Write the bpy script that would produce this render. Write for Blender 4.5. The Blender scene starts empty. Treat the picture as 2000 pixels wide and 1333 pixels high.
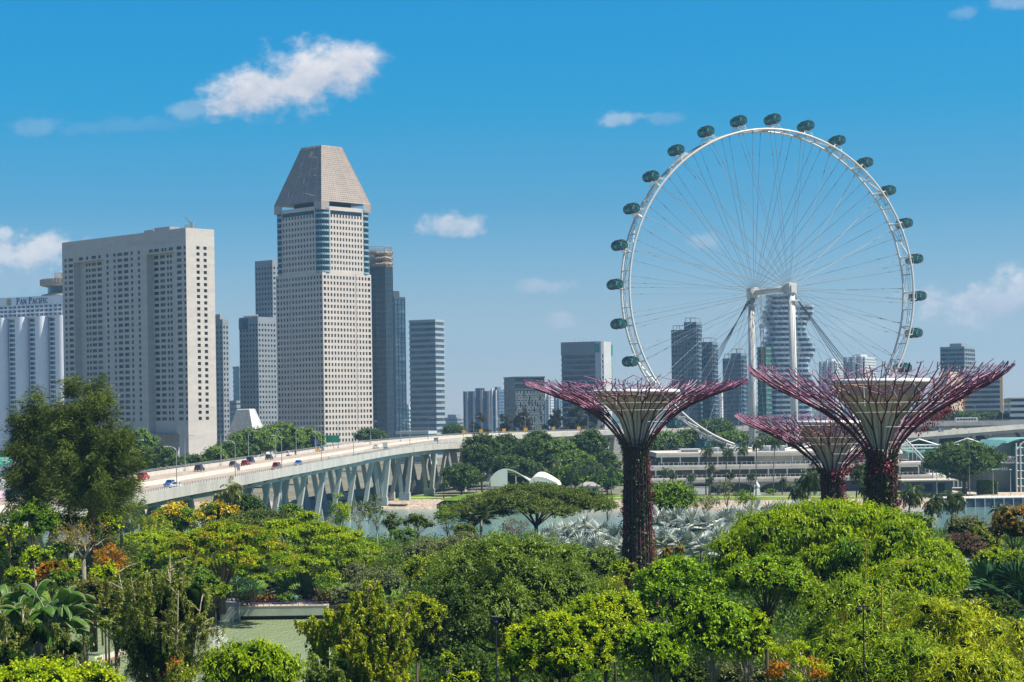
import bpy, math, random
import numpy as np
from mathutils import Vector, Matrix
R = math.radians
sc = bpy.context.scene
COL = sc.collection
# ------------------------------------------------------------------ camera, sky, sun, exposure
F, HC, CX, CY, ROLL = 3889.0, 34.0, 1000.0, 812.0, R(0.8)      # lens in photo pixels, eye height, principal point, roll
cam = bpy.data.cameras.new('camera'); camo = bpy.data.objects.new('camera', cam); COL.objects.link(camo)
cam.sensor_width = 36.0; cam.lens = F / 2000 * 36; cam.clip_end = 40000; cam.clip_start = 1.0
cam.shift_y = (CY - 666.5) / 2000
camo.matrix_world = Matrix.Translation((0, 0, HC)) @ Matrix.Rotation(R(90), 4, 'X') @ Matrix.Rotation(-ROLL, 4, 'Z')
sc.camera = camo
SUN_AZ, SUN_EL = R(-14), R(57)                                  # direction TO the sun, measured from +X
SUNV = Vector((math.cos(SUN_EL) * math.cos(SUN_AZ), math.cos(SUN_EL) * math.sin(SUN_AZ), math.sin(SUN_EL)))
sl = bpy.data.lights.new('sun', 'SUN'); sl.energy = 5.0; sl.angle = R(0.5); sl.color = (1.0, .92, .77)
so = bpy.data.objects.new('sun', sl); COL.objects.link(so)
so.rotation_euler = SUNV.to_track_quat('Z', 'Y').to_euler()
sc.view_settings.view_transform = 'Standard'; sc.view_settings.look = 'None'
sc.view_settings.exposure = 0.8; sc.view_settings.gamma = 1.0
sc.cycles.use_denoising = True
sc.cycles.max_bounces = 6; sc.cycles.diffuse_bounces = 2; sc.cycles.glossy_bounces = 2
sc.cycles.transmission_bounces = 3; sc.cycles.transparent_max_bounces = 8; sc.cycles.volume_bounces = 0
sc.cycles.caustics_reflective = False; sc.cycles.caustics_refractive = False
sc.cycles.sample_clamp_indirect = 4.0

class NT:
    """short-hand for building node trees"""
    def __init__(s, tree): s.t = tree; s.n = tree.nodes; s.l = tree.links
    def add(s, kind, **kw):
        n = s.n.new(kind)
        for k, v in kw.items():
            if k == 'ins':
                for i, x in v.items():
                    if isinstance(x, bpy.types.NodeSocket): s.l.new(x, n.inputs[i])
                    else: n.inputs[i].default_value = x
            else: setattr(n, k, v)
        return n
    def math(s, op, a, b=None, c=None, clamp=False):
        ins = {0: a}
        if b is not None: ins[1] = b
        if c is not None: ins[2] = c
        return s.add('ShaderNodeMath', operation=op, use_clamp=clamp, ins=ins).outputs[0]
    def vmath(s, op, a, b=None):
        ins = {0: a}
        if b is not None: ins[1] = b
        return s.add('ShaderNodeVectorMath', operation=op, ins=ins).outputs[0]
    def mix(s, f, a, b, mode='MIX'):
        n = s.add('ShaderNodeMix', data_type='RGBA', blend_type=mode)
        for i, x in ((0, f), (6, a), (7, b)):
            if isinstance(x, bpy.types.NodeSocket): s.l.new(x, n.inputs[i])
            else: n.inputs[i].default_value = x if i == 0 else (*x[:3], 1)
        return n.outputs[2]
    def noise(s, vec, scale, detail=3, rough=.55):
        n = s.add('ShaderNodeTexNoise', ins={'Scale': scale, 'Detail': detail, 'Roughness': rough})
        if vec is not None: s.l.new(vec, n.inputs['Vector'])
        return n.outputs[0]
    def ramp(s, f, pts):
        n = s.add('ShaderNodeValToRGB', ins={0: f}); e = n.color_ramp.elements
        while len(e) < len(pts): e.new(.5)
        for k, (p, c) in zip(e, pts): k.position = p; k.color = (*c[:3], 1) if len(c) < 4 else c
        return n.outputs[0]

def make_world():
    w = bpy.data.worlds.new('World'); sc.world = w; w.use_nodes = True
    T = NT(w.node_tree); T.n.clear()
    sky = T.add('ShaderNodeTexSky', sky_type='NISHITA', sun_disc=False, sun_elevation=SUN_EL,
                sun_rotation=R(90) - SUN_AZ, altitude=0, air_density=1.0, dust_density=.25, ozone_density=3.0)
    d = T.add('ShaderNodeTexCoord').outputs['Generated']
    xyz = T.add('ShaderNodeSeparateXYZ', ins={0: d}).outputs
    # deep tropical blue above, paler towards the horizon
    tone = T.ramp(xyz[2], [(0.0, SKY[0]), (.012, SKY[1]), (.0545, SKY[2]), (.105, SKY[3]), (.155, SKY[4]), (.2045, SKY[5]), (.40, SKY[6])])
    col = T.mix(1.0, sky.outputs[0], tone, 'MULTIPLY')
    # clouds: soft masses around fixed compass directions, broken up by fractal noise
    y = T.math('MAXIMUM', xyz[1], .05)
    u = T.math('DIVIDE', xyz[0], y); v = T.math('DIVIDE', xyz[2], y)
    uv = T.add('ShaderNodeCombineXYZ', ins={0: u, 1: v, 2: 0.0}).outputs[0]
    uvs = T.vmath('MULTIPLY', uv, (1, 1.25, 1))
    n1 = T.noise(uvs, 85, 9, .62); n2 = T.noise(uvs, 34, 3, .5)
    nz = T.math('ADD', T.math('MULTIPLY', n1, .6), T.math('MULTIPLY', n2, .4))
    tot = None; shade = None
    for (px, py, rx, ry, tilt, st) in CLOUDS:
        cu, cv = pixdir(px, py); t = R(tilt)
        du = T.math('SUBTRACT', u, cu); dv = T.math('SUBTRACT', v, cv)
        a = T.math('MULTIPLY', T.math('ADD', T.math('MULTIPLY', du, math.cos(t)), T.math('MULTIPLY', dv, math.sin(t))), F / rx)
        b = T.math('MULTIPLY', T.math('SUBTRACT', T.math('MULTIPLY', dv, math.cos(t)), T.math('MULTIPLY', du, math.sin(t))), F / ry)
        q = T.math('SQRT', T.math('ADD', T.math('MULTIPLY', a, a), T.math('MULTIPLY', b, b)))
        m = T.math('ADD', T.math('SUBTRACT', 1.0, q), T.math('MULTIPLY', T.math('SUBTRACT', nz, .5), 2.3 if st == 1.0 else 3.3))
        ss = T.add('ShaderNodeMapRange', interpolation_type='SMOOTHSTEP', ins={0: m, 1: -.10, 2: .70, 3: 0.0, 4: st}).outputs[0]
        near = T.add('ShaderNodeMapRange', interpolation_type='SMOOTHSTEP', ins={0: q, 1: 1.1, 2: 1.8, 3: 1.0, 4: 0.0}).outputs[0]
        ss = T.math('MULTIPLY', ss, near)
        tot = ss if tot is None else T.math('MAXIMUM', tot, ss)
        g = T.math('MULTIPLY', near, b)
        shade = g if shade is None else T.math('ADD', shade, g)
    lit = T.math('ADD', T.math('MULTIPLY', shade, .30), T.math('ADD', .45, T.math('MULTIPLY', T.math('SUBTRACT', n1, .5), 1.6)), clamp=True)
    cc = T.mix(lit, (3.7, 4.0, 4.8), (6.1, 6.0, 6.1))
    ahead = T.math('GREATER_THAN', xyz[1], .05)
    col = T.mix(T.math('MULTIPLY', tot, ahead), col, cc)
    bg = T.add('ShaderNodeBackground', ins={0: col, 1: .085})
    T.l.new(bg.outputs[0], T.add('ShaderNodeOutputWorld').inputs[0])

def pixdir(px, py):
    x, y = px - CX, CY - py
    return (x * math.cos(ROLL) + y * math.sin(ROLL)) / F, (-x * math.sin(ROLL) + y * math.cos(ROLL)) / F
SKY = [(.78, .80, 1.0), (.72, .73, .90), (.51, .60, .73), (.19, .52, .71), (.03, .56, .78), (.012, .59, .85), (.15, .33, .56)]  # last stop lies above the frame, darkened to cut the fill light
CLOUDS = [(495, 176, 116, 58, 10, 1.0), (600, 148, 120, 74, 12, 1.0), (685, 124, 74, 58, 0, 1.0), (385, 208, 80, 24, 14, .28), (250, 246, 170, 18, 4, .07),
          (80, 494, 100, 44, 8, .9), (-10, 500, 80, 50, 0, .8), (20, 545, 110, 40, 0, .3), (880, 438, 76, 28, 0, .75), (1206, 234, 60, 18, 12, .42), (1300, 232, 40, 16, 0, .15),
          (1062, 560, 60, 20, 0, .38), (1092, 628, 38, 20, 0, .38), (1372, 474, 40, 18, 0, .3),
          (1925, 588, 150, 48, 9, .85), (1990, 565, 70, 40, 0, .8), (1885, 24, 40, 16, 20, .2), (1970, 8, 55, 18, 0, .3), (78, 246, 55, 22, 0, .15),
          (1700, 645, 110, 26, 0, .15)]
make_world()

# ------------------------------------------------------------------ helpers
def at(px, py, d):
    """the point seen at photo pixel (px, py) at distance d in front of the eye"""
    u, v = pixdir(px, py)
    return Vector((u * d, d, HC + v * d))
def pix(p):
    u = p[0] / p[1] * F; v = (p[2] - HC) / p[1] * F
    return CX + u * math.cos(ROLL) - v * math.sin(ROLL), CY - (u * math.sin(ROLL) + v * math.cos(ROLL))
def tag(o, label=None, cat=None, group=None, kind=None):
    if label: o['label'] = label
    if cat: o['category'] = cat
    if group: o['group'] = group
    if kind: o['kind'] = kind
    return o
def thing(name, loc, label, cat, group=None, rz=0.0):
    o = bpy.data.objects.new(name, None); COL.objects.link(o)
    o.location = loc; o.rotation_euler = (0, 0, rz); o.empty_display_size = .5
    return tag(o, label, cat, group)
def copy_tree(o, parent=None):
    c = o.copy(); COL.objects.link(c)
    if parent is not None:
        c.parent = parent; c.matrix_parent_inverse = o.matrix_parent_inverse.copy()
    for ch in o.children: copy_tree(ch, c)
    return c

class MB:
    """collects shapes, then links them as ONE mesh object"""
    def __init__(s): s.v = []; s.f = []; s.m = []; s.mi = 0
    def add(s, vs, fs):
        b = len(s.v); s.v.extend([tuple(p) for p in vs])
        s.f.extend([tuple(i + b for i in q) for q in fs]); s.m.extend([s.mi] * len(fs)); return s
    def quad(s, a, b, c, d): return s.add([a, b, c, d], [(0, 1, 2, 3)])
    def box(s, x0, x1, y0, y1, z0, z1):
        return s.add([(x0, y0, z0), (x1, y0, z0), (x1, y1, z0), (x0, y1, z0), (x0, y0, z1), (x1, y0, z1), (x1, y1, z1), (x0, y1, z1)],
                     [(3, 2, 1, 0), (4, 5, 6, 7), (0, 1, 5, 4), (1, 2, 6, 5), (2, 3, 7, 6), (3, 0, 4, 7)])
    def prism(s, pts, z0, z1, top=None):
        n = len(pts); top = top or pts
        return s.add([(p[0], p[1], z0) for p in pts] + [(p[0], p[1], z1) for p in top],
                     [tuple(range(n))[::-1], tuple(range(n, 2 * n))] + [(i, (i + 1) % n, n + (i + 1) % n, n + i) for i in range(n)])
    def obox(s, c, ax, ay, az):
        c, ax, ay, az = map(Vector, (c, ax, ay, az))
        P = [c + ax * i + ay * j + az * k for k in (-1, 1) for (i, j) in ((-1, -1), (1, -1), (1, 1), (-1, 1))]
        return s.add(P, [(3, 2, 1, 0), (4, 5, 6, 7), (0, 1, 5, 4), (1, 2, 6, 5), (2, 3, 7, 6), (3, 0, 4, 7)])
    def tube(s, pts, rad, n=6, cap=True, closed=False):
        pts = [Vector(p) for p in pts]; m = len(pts)
        if not isinstance(rad, (list, tuple)): rad = [rad] * m
        vs = []; up = None
        for i, p in enumerate(pts):
            if closed: t = pts[(i + 1) % m] - pts[i - 1]
            else: t = pts[min(i + 1, m - 1)] - pts[max(i - 1, 0)]
            t.normalize()
            if up is None: up = Vector((0, 0, 1)) if abs(t.z) < .9 else Vector((1, 0, 0))
            a = (up - t * up.dot(t))
            if a.length < 1e-4: a = t.orthogonal()
            a.normalize(); b = t.cross(a); up = a
            vs += [p + (a * math.cos(2 * math.pi * k / n) + b * math.sin(2 * math.pi * k / n)) * rad[i] for k in range(n)]
        fs = [(i * n + k, i * n + (k + 1) % n, ((i + 1) % m) * n + (k + 1) % n, ((i + 1) % m) * n + k)
              for i in range(m if closed else m - 1) for k in range(n)]
        if cap and not closed: fs += [tuple(range(n))[::-1], tuple(range((m - 1) * n, m * n))]
        return s.add(vs, fs)
    def lathe(s, prof, n=24, c=(0, 0, 0), cap=True):
        vs = [(c[0] + r * math.cos(2 * math.pi * k / n), c[1] + r * math.sin(2 * math.pi * k / n), c[2] + z) for r, z in prof for k in range(n)]
        fs = [(i * n + k, i * n + (k + 1) % n, (i + 1) * n + (k + 1) % n, (i + 1) * n + k) for i in range(len(prof) - 1) for k in range(n)]
        if cap: fs += [tuple(range(n))[::-1], tuple(range((len(prof) - 1) * n, len(prof) * n))]
        return s.add(vs, fs)
    def sphere(s, c, r, n=10, m=6):
        r = r if isinstance(r, (tuple, list)) else (r, r, r)
        vs = [(c[0], c[1], c[2] - r[2])]
        for i in range(1, m):
            t = -math.pi / 2 + math.pi * i / m
            vs += [(c[0] + r[0] * math.cos(t) * math.cos(2 * math.pi * k / n), c[1] + r[1] * math.cos(t) * math.sin(2 * math.pi * k / n), c[2] + r[2] * math.sin(t)) for k in range(n)]
        vs.append((c[0], c[1], c[2] + r[2])); e = len(vs) - 1
        fs = [(0, 1 + (k + 1) % n, 1 + k) for k in range(n)]
        fs += [(1 + i * n + k, 1 + i * n + (k + 1) % n, 1 + (i + 1) * n + (k + 1) % n, 1 + (i + 1) * n + k) for i in range(m - 2) for k in range(n)]
        fs += [(e, 1 + (m - 2) * n + k, 1 + (m - 2) * n + (k + 1) % n) for k in range(n)]
        return s.add(vs, fs)
    def mesh(s, name, mats, smooth=False):
        me = bpy.data.meshes.new(name); me.from_pydata(s.v, [], s.f)
        for m in (mats if isinstance(mats, (list, tuple)) else [mats]): me.materials.append(m)
        if any(s.m): me.polygons.foreach_set('material_index', s.m)
        if smooth: me.polygons.foreach_set('use_smooth', [True] * len(s.f))
        me.update(); return me
    def build(s, name, mats, parent=None, smooth=False, loc=None):
        return link(name, s.mesh(name, mats, smooth), parent, loc)
def link(name, me, parent=None, loc=None):
    o = bpy.data.objects.new(name, me); COL.objects.link(o)
    if parent is not None: o.parent = parent
    if loc is not None: o.location = loc
    return o
def struct(name, mb, m, kind='structure'):
    return tag(mb.build(name, m), kind=kind)
def npmesh(name, V, Q, mats, tint=None, mi=None):
    me = bpy.data.meshes.new(name); n = len(Q); k = Q.shape[1]
    me.vertices.add(len(V)); me.vertices.foreach_set('co', np.ascontiguousarray(V, np.float32).ravel())
    me.loops.add(n * k); me.loops.foreach_set('vertex_index', np.ascontiguousarray(Q, np.int32).ravel())
    me.polygons.add(n); me.polygons.foreach_set('loop_start', np.arange(0, n * k, k, dtype=np.int32))
    for m in (mats if isinstance(mats, (list, tuple)) else [mats]): me.materials.append(m)
    if mi is not None: me.polygons.foreach_set('material_index', np.ascontiguousarray(mi, np.int32))
    if tint is not None:
        a = me.attributes.new('tint', 'FLOAT', 'FACE'); a.data.foreach_set('value', np.ascontiguousarray(tint, np.float32))
    me.update(calc_edges=True); return me

MATS = {}
def M(name, col, rough=.6, var=.12, scale=.25, spec=.35, metal=0.0, streak=1.0, bump=0.0, col2=None):
    """a surface colour broken up by weathering noise (streak < 1 stretches it vertically)"""
    if name in MATS: return MATS[name]
    m = bpy.data.materials.new(name); m.use_nodes = True; T = NT(m.node_tree); T.n.clear()
    p = T.add('ShaderNodeNewGeometry').outputs['Position']
    q = T.vmath('MULTIPLY', p, (1, 1, streak))
    n = T.math('ADD', T.math('MULTIPLY', T.noise(q, scale, 5, .6), .65), T.math('MULTIPLY', T.noise(p, scale * 9, 2), .35))
    lo = tuple(c * (1 - 2 * var) for c in col); hi = tuple(min(1, c * (1 + 2 * var)) for c in (col2 or col))
    f = T.add('ShaderNodeMapRange', ins={0: n, 1: .3, 2: .7, 3: 0.0, 4: 1.0}).outputs[0]
    b = T.add('ShaderNodeBsdfPrincipled', ins={'Base Color': T.mix(f, lo, hi), 'Roughness': rough, 'Specular IOR Level': spec, 'Metallic': metal})
    if bump:
        bn = T.add('ShaderNodeBump', ins={'Strength': bump, 'Height': T.noise(p, scale * 6, 3)}); T.l.new(bn.outputs[0], b.inputs['Normal'])
    T.l.new(b.outputs[0], T.add('ShaderNodeOutputMaterial').inputs[0])
    MATS[name] = m; return m
def glassM(name, c1, c2, rough=.12, spec=.6):
    """window glass: each pane its own tint between c1 and c2 (blinds, rooms), reflecting the sky"""
    if name in MATS: return MATS[name]
    m = bpy.data.materials.new(name); m.use_nodes = True; T = NT(m.node_tree); T.n.clear()
    a = T.add('ShaderNodeAttribute', attribute_name='tint').outputs['Fac']
    f = T.math('POWER', a, 2.2)
    b = T.add('ShaderNodeBsdfPrincipled', ins={'Base Color': T.mix(f, c1, c2), 'Roughness': rough, 'Specular IOR Level': spec})
    T.l.new(b.outputs[0], T.add('ShaderNodeOutputMaterial').inputs[0]); MATS[name] = m; return m
def leafM(name, c1, c2, trans=.3, spec=.35, rough=.45):
    """leaves: colour from c1 to c2 leaf by leaf, some light shining through"""
    if name in MATS: return MATS[name]
    m = bpy.data.materials.new(name); m.use_nodes = True; T = NT(m.node_tree); T.n.clear()
    a = T.add('ShaderNodeAttribute', attribute_name='tint').outputs['Fac']
    c = T.mix(a, c1, c2)
    b = T.add('ShaderNodeBsdfPrincipled', ins={'Base Color': c, 'Roughness': rough, 'Specular IOR Level': spec})
    t = T.add('ShaderNodeBsdfTranslucent', ins={0: T.mix(.5, c, (c2[0] * 1.3, c2[1] * 1.3, c2[2] * .6))})
    x = T.add('ShaderNodeMixShader', ins={0: trans, 1: b.outputs[0], 2: t.outputs[0]})
    T.l.new(x.outputs[0], T.add('ShaderNodeOutputMaterial').inputs[0]); MATS[name] = m; return m
# ------------------------------------------------------------------ materials of the built things
CONC = M('concrete', (.60, .575, .53), .8, .08, .15, .2, streak=.15)
CONC_D = M('grey_concrete', (.36, .36, .36), .8, .14, .2, .2, streak=.2)
GRANITE = M('granite_cladding', (.50, .47, .44), .6, .07, .05, .3, streak=7)
STONE = M('tower_stone', (.53, .485, .445), .6, .06, .04, .3, streak=5)
WHITE = M('white_paint', (.78, .78, .78), .5, .04, .1)
STEEL_W = M('white_steel', (.60, .60, .58), .35, .05, .2, .5)
STEEL_G = M('grey_steel', (.30, .31, .32), .4, .1, .5, .5)
DARK = M('dark_recess', (.035, .04, .045), .7, .1)
BLACK = M('black_metal', (.02, .02, .022), .5, .1)
GREY_W = M('blue_grey_cladding', (.24, .27, .30), .6, .08, .04, .3, streak=5)
NAVY = M('navy_cladding', (.055, .075, .10), .35, .1, .05, .5, streak=4)
BEIGE = M('beige_render', (.50, .42, .33), .75, .08, .1, .2)
OCHRE = M('ochre_render', (.60, .40, .16), .75, .08, .1, .2)
BRONZE = M('bronze_panel', (.30, .22, .16), .4, .15, .3, .5)
PALE = M('pale_cladding', (.50, .53, .55), .5, .06, .05, .3, streak=4)
TEALW = M('teal_panel', (.05, .30, .26), .5, .1)
GLASS = glassM('dark_glass', (.010, .024, .040), (.09, .11, .12), .2, .3)
GLASS_B = glassM('blue_glass', (.02, .065, .12), (.11, .20, .28), .12, .6)
GLASS_T = glassM('teal_glass', (.05, .17, .22), (.16, .34, .40), .1, .8)
GLASS_P = glassM('pale_blue_band', (.24, .42, .50), (.32, .50, .58), .25)
rnd = random.Random(7)

def panes_to_parts(panes, mat, parent, limit=100, name='window'):
    """each pane its own part (the largest up to the limit), the rest one further part"""
    def area(q): return (Vector(q[1]) - Vector(q[0])).length * (Vector(q[3]) - Vector(q[0])).length / (q[0][1] ** 2) + q[0][2] * 1e-12
    panes = sorted(panes, key=lambda q: -round(area(q) * 1e6, 1) - q[0][2] * 1e-5)
    rg = np.random.default_rng(len(panes))
    for q in panes[:limit]:
        link(name, npmesh(name, np.array([tuple(p) for p in q]), np.array([[0, 1, 2, 3]]), mat, [rg.random()]), parent)
    rest = panes[limit:]
    if rest:
        V = np.array([tuple(p) for q in rest for p in q]); Q = np.arange(len(V)).reshape(-1, 4)
        tag(link(name + '_glazing', npmesh(name + '_glazing', V, Q, mat, rg.random(len(rest))), parent), kind='stuff')

def facade(mb, O, u, n, W, z0, z1, cols, rows, depth, panes):
    """a wall plane with real window recesses: cols (x0, x1) along u, rows (z0, z1)"""
    O, u, n = Vector(O), Vector(u), Vector(n)
    def P(x, z, e=0.0):
        p = O + u * x - n * e; return (p.x, p.y, z)
    cols = sorted(cols); rows = sorted(rows); x = 0.0
    for (a, b) in cols + [(W, W)]:
        if a > x + 1e-4: mb.quad(P(x, z0), P(a, z0), P(a, z1), P(x, z1))
        x = b
        if b <= a: continue
        z = z0
        for (c, e) in rows + [(z1, z1)]:
            if c > z + 1e-4: mb.quad(P(a, z), P(b, z), P(b, c), P(a, c))
            z = e
            if e <= c: continue
            mb.quad(P(a, c), P(b, c), P(b, c, depth), P(a, c, depth)); mb.quad(P(a, e), P(b, e), P(b, e, depth), P(a, e, depth))
            mb.quad(P(a, c), P(a, e), P(a, e, depth), P(a, c, depth)); mb.quad(P(b, c), P(b, e), P(b, e, depth), P(b, c, depth))
            panes.append((P(a, c, depth), P(b, c, depth), P(b, e, depth), P(a, e, depth)))

class Foot:
    """plan of a box seen over its near corner: pixel columns of left end, corner, right end; turned by th degrees"""
    def __init__(s, xl, xc, xr, ytop, d, th, yref=None, z0=3.0):
        t = R(th); yr = yref or (ytop + 830) / 2
        s.C = at(xc, yr, d); s.C.z = 0; s.z0 = z0; s.z1 = at(xc, ytop, d).z; s.d = d
        s.L = Vector((-math.cos(t), math.sin(t), 0)); s.Rr = Vector((math.sin(t), math.cos(t), 0))
        s.nl = Vector((-math.sin(t), -math.cos(t), 0)); s.nr = Vector((math.cos(t), -math.sin(t), 0)); s.yr = yr
        s.wl = s.along_l(xl); s.wr = s.along_r(xr)
    def along_l(s, px, e=0.0):
        k = pixdir(px, s.yr)[0]; c = s.C - s.nl * e
        return (c.x - k * c.y) / (-s.L.x + k * s.L.y)
    def along_r(s, px, e=0.0):
        k = pixdir(px, s.yr)[0]; c = s.C - s.nr * e
        return (k * c.y - c.x) / (s.Rr.x - k * s.Rr.y)
    def pts(s, g=0.0, a=0.0, b=1.0):
        C = s.C + s.L * (-g) + s.Rr * (-g); wl, wr = s.wl + 2 * g, s.wr + 2 * g
        return [C, C + s.Rr * wr, C + s.Rr * wr + s.L * wl, C + s.L * wl]
    def p(s, l, r): return s.C + s.L * l + s.Rr * r
    def base(s): c = s.p(s.wl / 2, s.wr / 2); return (c.x, c.y, s.z0)

def building(name, f, label, group=None, cat='building'):
    return thing(name, f.base(), label, cat, group)
def part(mb, name, mats, root, smooth=False):
    """a part whose shapes were given in world coordinates"""
    o = mb.build(name, mats, root, smooth); o.matrix_parent_inverse = Matrix.Translation(-root.location); return o
class Anchor:
    pass
def adopt(root, first):
    """give every child linked since `first` the root's inverse so that world coordinates stay put"""
    for o in root.children:
        if o.name not in first: o.matrix_parent_inverse = Matrix.Translation(-root.location)

def banded(name, label, px, ytop, d, th, fh, sp, wall, glass, mull=0, group='city buildings on the skyline', plant=(.2, .8, 4), parapet=2.0, cat='office tower', fin=None, z0=3.0, mast=0):
    """tower of alternating window bands and spandrels"""
    f = Foot(*px, ytop, d, th, z0=z0); r = building(name, f, label, group, cat)
    w = MB(); zt = f.z1 - parapet; n = max(2, int((zt - f.z0) / fh)); h = (zt - f.z0) / n
    rg = random.Random(int(px[1]))
    for i in range(n):
        z = f.z0 + i * h
        w.prism(f.pts(.35), z, z + h * sp)
        b = MB(); P = f.pts(0); segs = []
        for a in range(4):
            p, q = P[a], P[(a + 1) % 4]; m = max(1, int((q - p).length / 4))
            for k in range(m):
                s0, s1 = p.lerp(q, k / m), p.lerp(q, (k + 1) / m)
                segs.append(((s0.x, s0.y, z + h * sp), (s1.x, s1.y, z + h * sp), (s1.x, s1.y, z + h), (s0.x, s0.y, z + h)))
        V = np.array([p for q in segs for p in q]); Q = np.arange(len(V)).reshape(-1, 4)
        link('window_band', npmesh('window_band', V, Q, glass, [rg.random() * .6 + .3 * rg.random() for _ in segs]), r)
    w.prism(f.pts(.35), zt, f.z1)
    w.build('spandrel', wall, r)
    if mull:
        m = MB()
        for (O, u, W, nn) in ((f.C, f.L, f.wl, f.nl), (f.C, f.Rr, f.wr, f.nr)):
            k = max(1, int(W / mull))
            for i in range(k + 1):
                c = O + u * (W * i / k) + nn * .2
                m.obox((c.x, c.y, (f.z0 + zt) / 2), u * .18, nn * .32, (0, 0, (zt - f.z0) / 2))
        m.build('mullion', fin or wall, r)
    if plant:
        a, b, hh = plant; g = MB()
        g.prism([f.p(f.wl * a, f.wr * .2), f.p(f.wl * a, f.wr * .8), f.p(f.wl * b, f.wr * .8), f.p(f.wl * b, f.wr * .2)], f.z1 + .01, f.z1 + hh)
        g.build('plant_room', wall, r)
    if mast:
        c = f.p(f.wl * .4, f.wr * .5); MB().tube([(c.x, c.y, f.z1), (c.x, c.y, f.z1 + mast)], .25, 5).build('mast', STEEL_G, r)
    adopt(r, set()); return f, r

def punched(name, label, px, ytop, d, th, fh, pitch, ww, wh, wall, glass, group='city buildings on the skyline', limit=60, plant=(.2, .8, 4), cat='office tower', z0=3.0, top=4.0, depth=.4, balcony=False):
    """tower of single windows set back in solid walls"""
    f = Foot(*px, ytop, d, th, z0=z0); r = building(name, f, label, group, cat)
    w = MB(); panes = []; n = max(1, int((f.z1 - top - f.z0) / fh)); h = (f.z1 - top - f.z0) / n
    rows = [(f.z0 + i * h + h * (1 - wh) * .5, f.z0 + i * h + h * (1 + wh) * .5) for i in range(n)]
    for (u, nn, W) in ((f.L, f.nl, f.wl), (f.Rr, f.nr, f.wr)):
        k = max(1, round(W / pitch)); q = W / k
        cols = [(i * q + q * (1 - ww) / 2, i * q + q * (1 + ww) / 2) for i in range(k)]
        facade(w, f.C, u, nn, W, f.z0, f.z1, cols, rows, depth, panes)
    P = f.pts(); w.add([(p.x, p.y, f.z1) for p in P], [(0, 1, 2, 3)])
    w.add([(P[1].x, P[1].y, f.z0), (P[2].x, P[2].y, f.z0), (P[2].x, P[2].y, f.z1), (P[1].x, P[1].y, f.z1)], [(0, 1, 2, 3)])
    w.add([(P[2].x, P[2].y, f.z0), (P[3].x, P[3].y, f.z0), (P[3].x, P[3].y, f.z1), (P[2].x, P[2].y, f.z1)], [(0, 1, 2, 3)])
    w.build('wall', wall, r); panes_to_parts(panes, glass, r, limit)
    if plant:
        a, b, hh = plant; g = MB()
        g.prism([f.p(f.wl * a, f.wr * .2), f.p(f.wl * a, f.wr * .8), f.p(f.wl * b, f.wr * .8), f.p(f.wl * b, f.wr * .2)], f.z1 + .01, f.z1 + hh)
        g.build('plant_room', wall, r)
    adopt(r, set()); return f, r

# ------------------------------------------------------------------ the ground, the water, the far hills
GRASS = M('lawn', (.115, .20, .022), .9, .22, .08, .1)
SOIL = M('garden_soil', (.045, .05, .022), .95, .3, .15, .1)
LAND = M('city_ground', (.16, .16, .13), .95, .2, .02, .1)
PAVE = M('paving', (.46, .38, .31), .85, .1, .2, .2)
ROCK = M('bank_stone', (.36, .30, .25), .9, .4, .9, .2)
def waterM(name, col, bump, scale):
    m = bpy.data.materials.new(name); m.use_nodes = True; T = NT(m.node_tree); T.n.clear()
    p = T.vmath('MULTIPLY', T.add('ShaderNodeNewGeometry').outputs['Position'], (1, .35, 1))
    n = T.math('ADD', T.noise(p, scale, 4), T.math('MULTIPLY', T.noise(p, scale * .12, 2), .8))
    bn = T.add('ShaderNodeBump', ins={'Strength': bump, 'Distance': 1.0, 'Height': n})
    b = T.add('ShaderNodeBsdfPrincipled', ins={'Base Color': (*col, 1), 'Roughness': .12, 'Specular IOR Level': .5, 'Normal': bn.outputs[0]})
    T.l.new(b.outputs[0], T.add('ShaderNodeOutputMaterial').inputs[0]); return m
WATER = waterM('channel_water', (.14, .25, .26), .30, .55); LAKE = waterM('lake_water', (.29, .36, .20), .5, 2.4)
w = MB(); w.box(-2600, 2600, 380, 900, -3, 0.0); struct('water', w, WATER)
w = MB(); w.box(-80, -20, 206, 329, -1, 1.0); struct('lake', w, LAKE)
# north shore of the channel
SH = [(-2600, 745), (-60, 742), (-20, 735), (40, 708), (80, 690), (166, 690), (2600, 690)]
w = MB()
for (a, b) in zip(SH, SH[1:]):
    w.add([(a[0], a[1] + 12, 3), (b[0], b[1] + 12, 3), (b[0], 9000, 3), (a[0], 9000, 3)], [(0, 1, 2, 3)])
struct('ground', w, LAND)
w = MB()
for (a, b) in zip(SH[:6], SH[1:6]):
    n = max(1, int((b[0] - a[0]) / 4)) if b[0] - a[0] < 300 else 60
    for i in range(n):
        p = [a[0] + (b[0] - a[0]) * (i + k) / n for k in (0, 1)]; q = [a[1] + (b[1] - a[1]) * (i + k) / n for k in (0, 1)]
        zs = [rnd.uniform(-.3, .3) for _ in range(6)]
        for j, (e0, z0, e1, z1) in enumerate(((-2, -1, 4, 1.1), (4, 1.1, 8, 2.0), (8, 2.0, 12.3, 3.03))):
            w.quad((p[0], q[0] + e0, z0), (p[1], q[1] + e0, z0), (p[1], q[1] + e1, z1), (p[0], q[0] + e1, z1))
struct('riverbank', w, ROCK)
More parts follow.
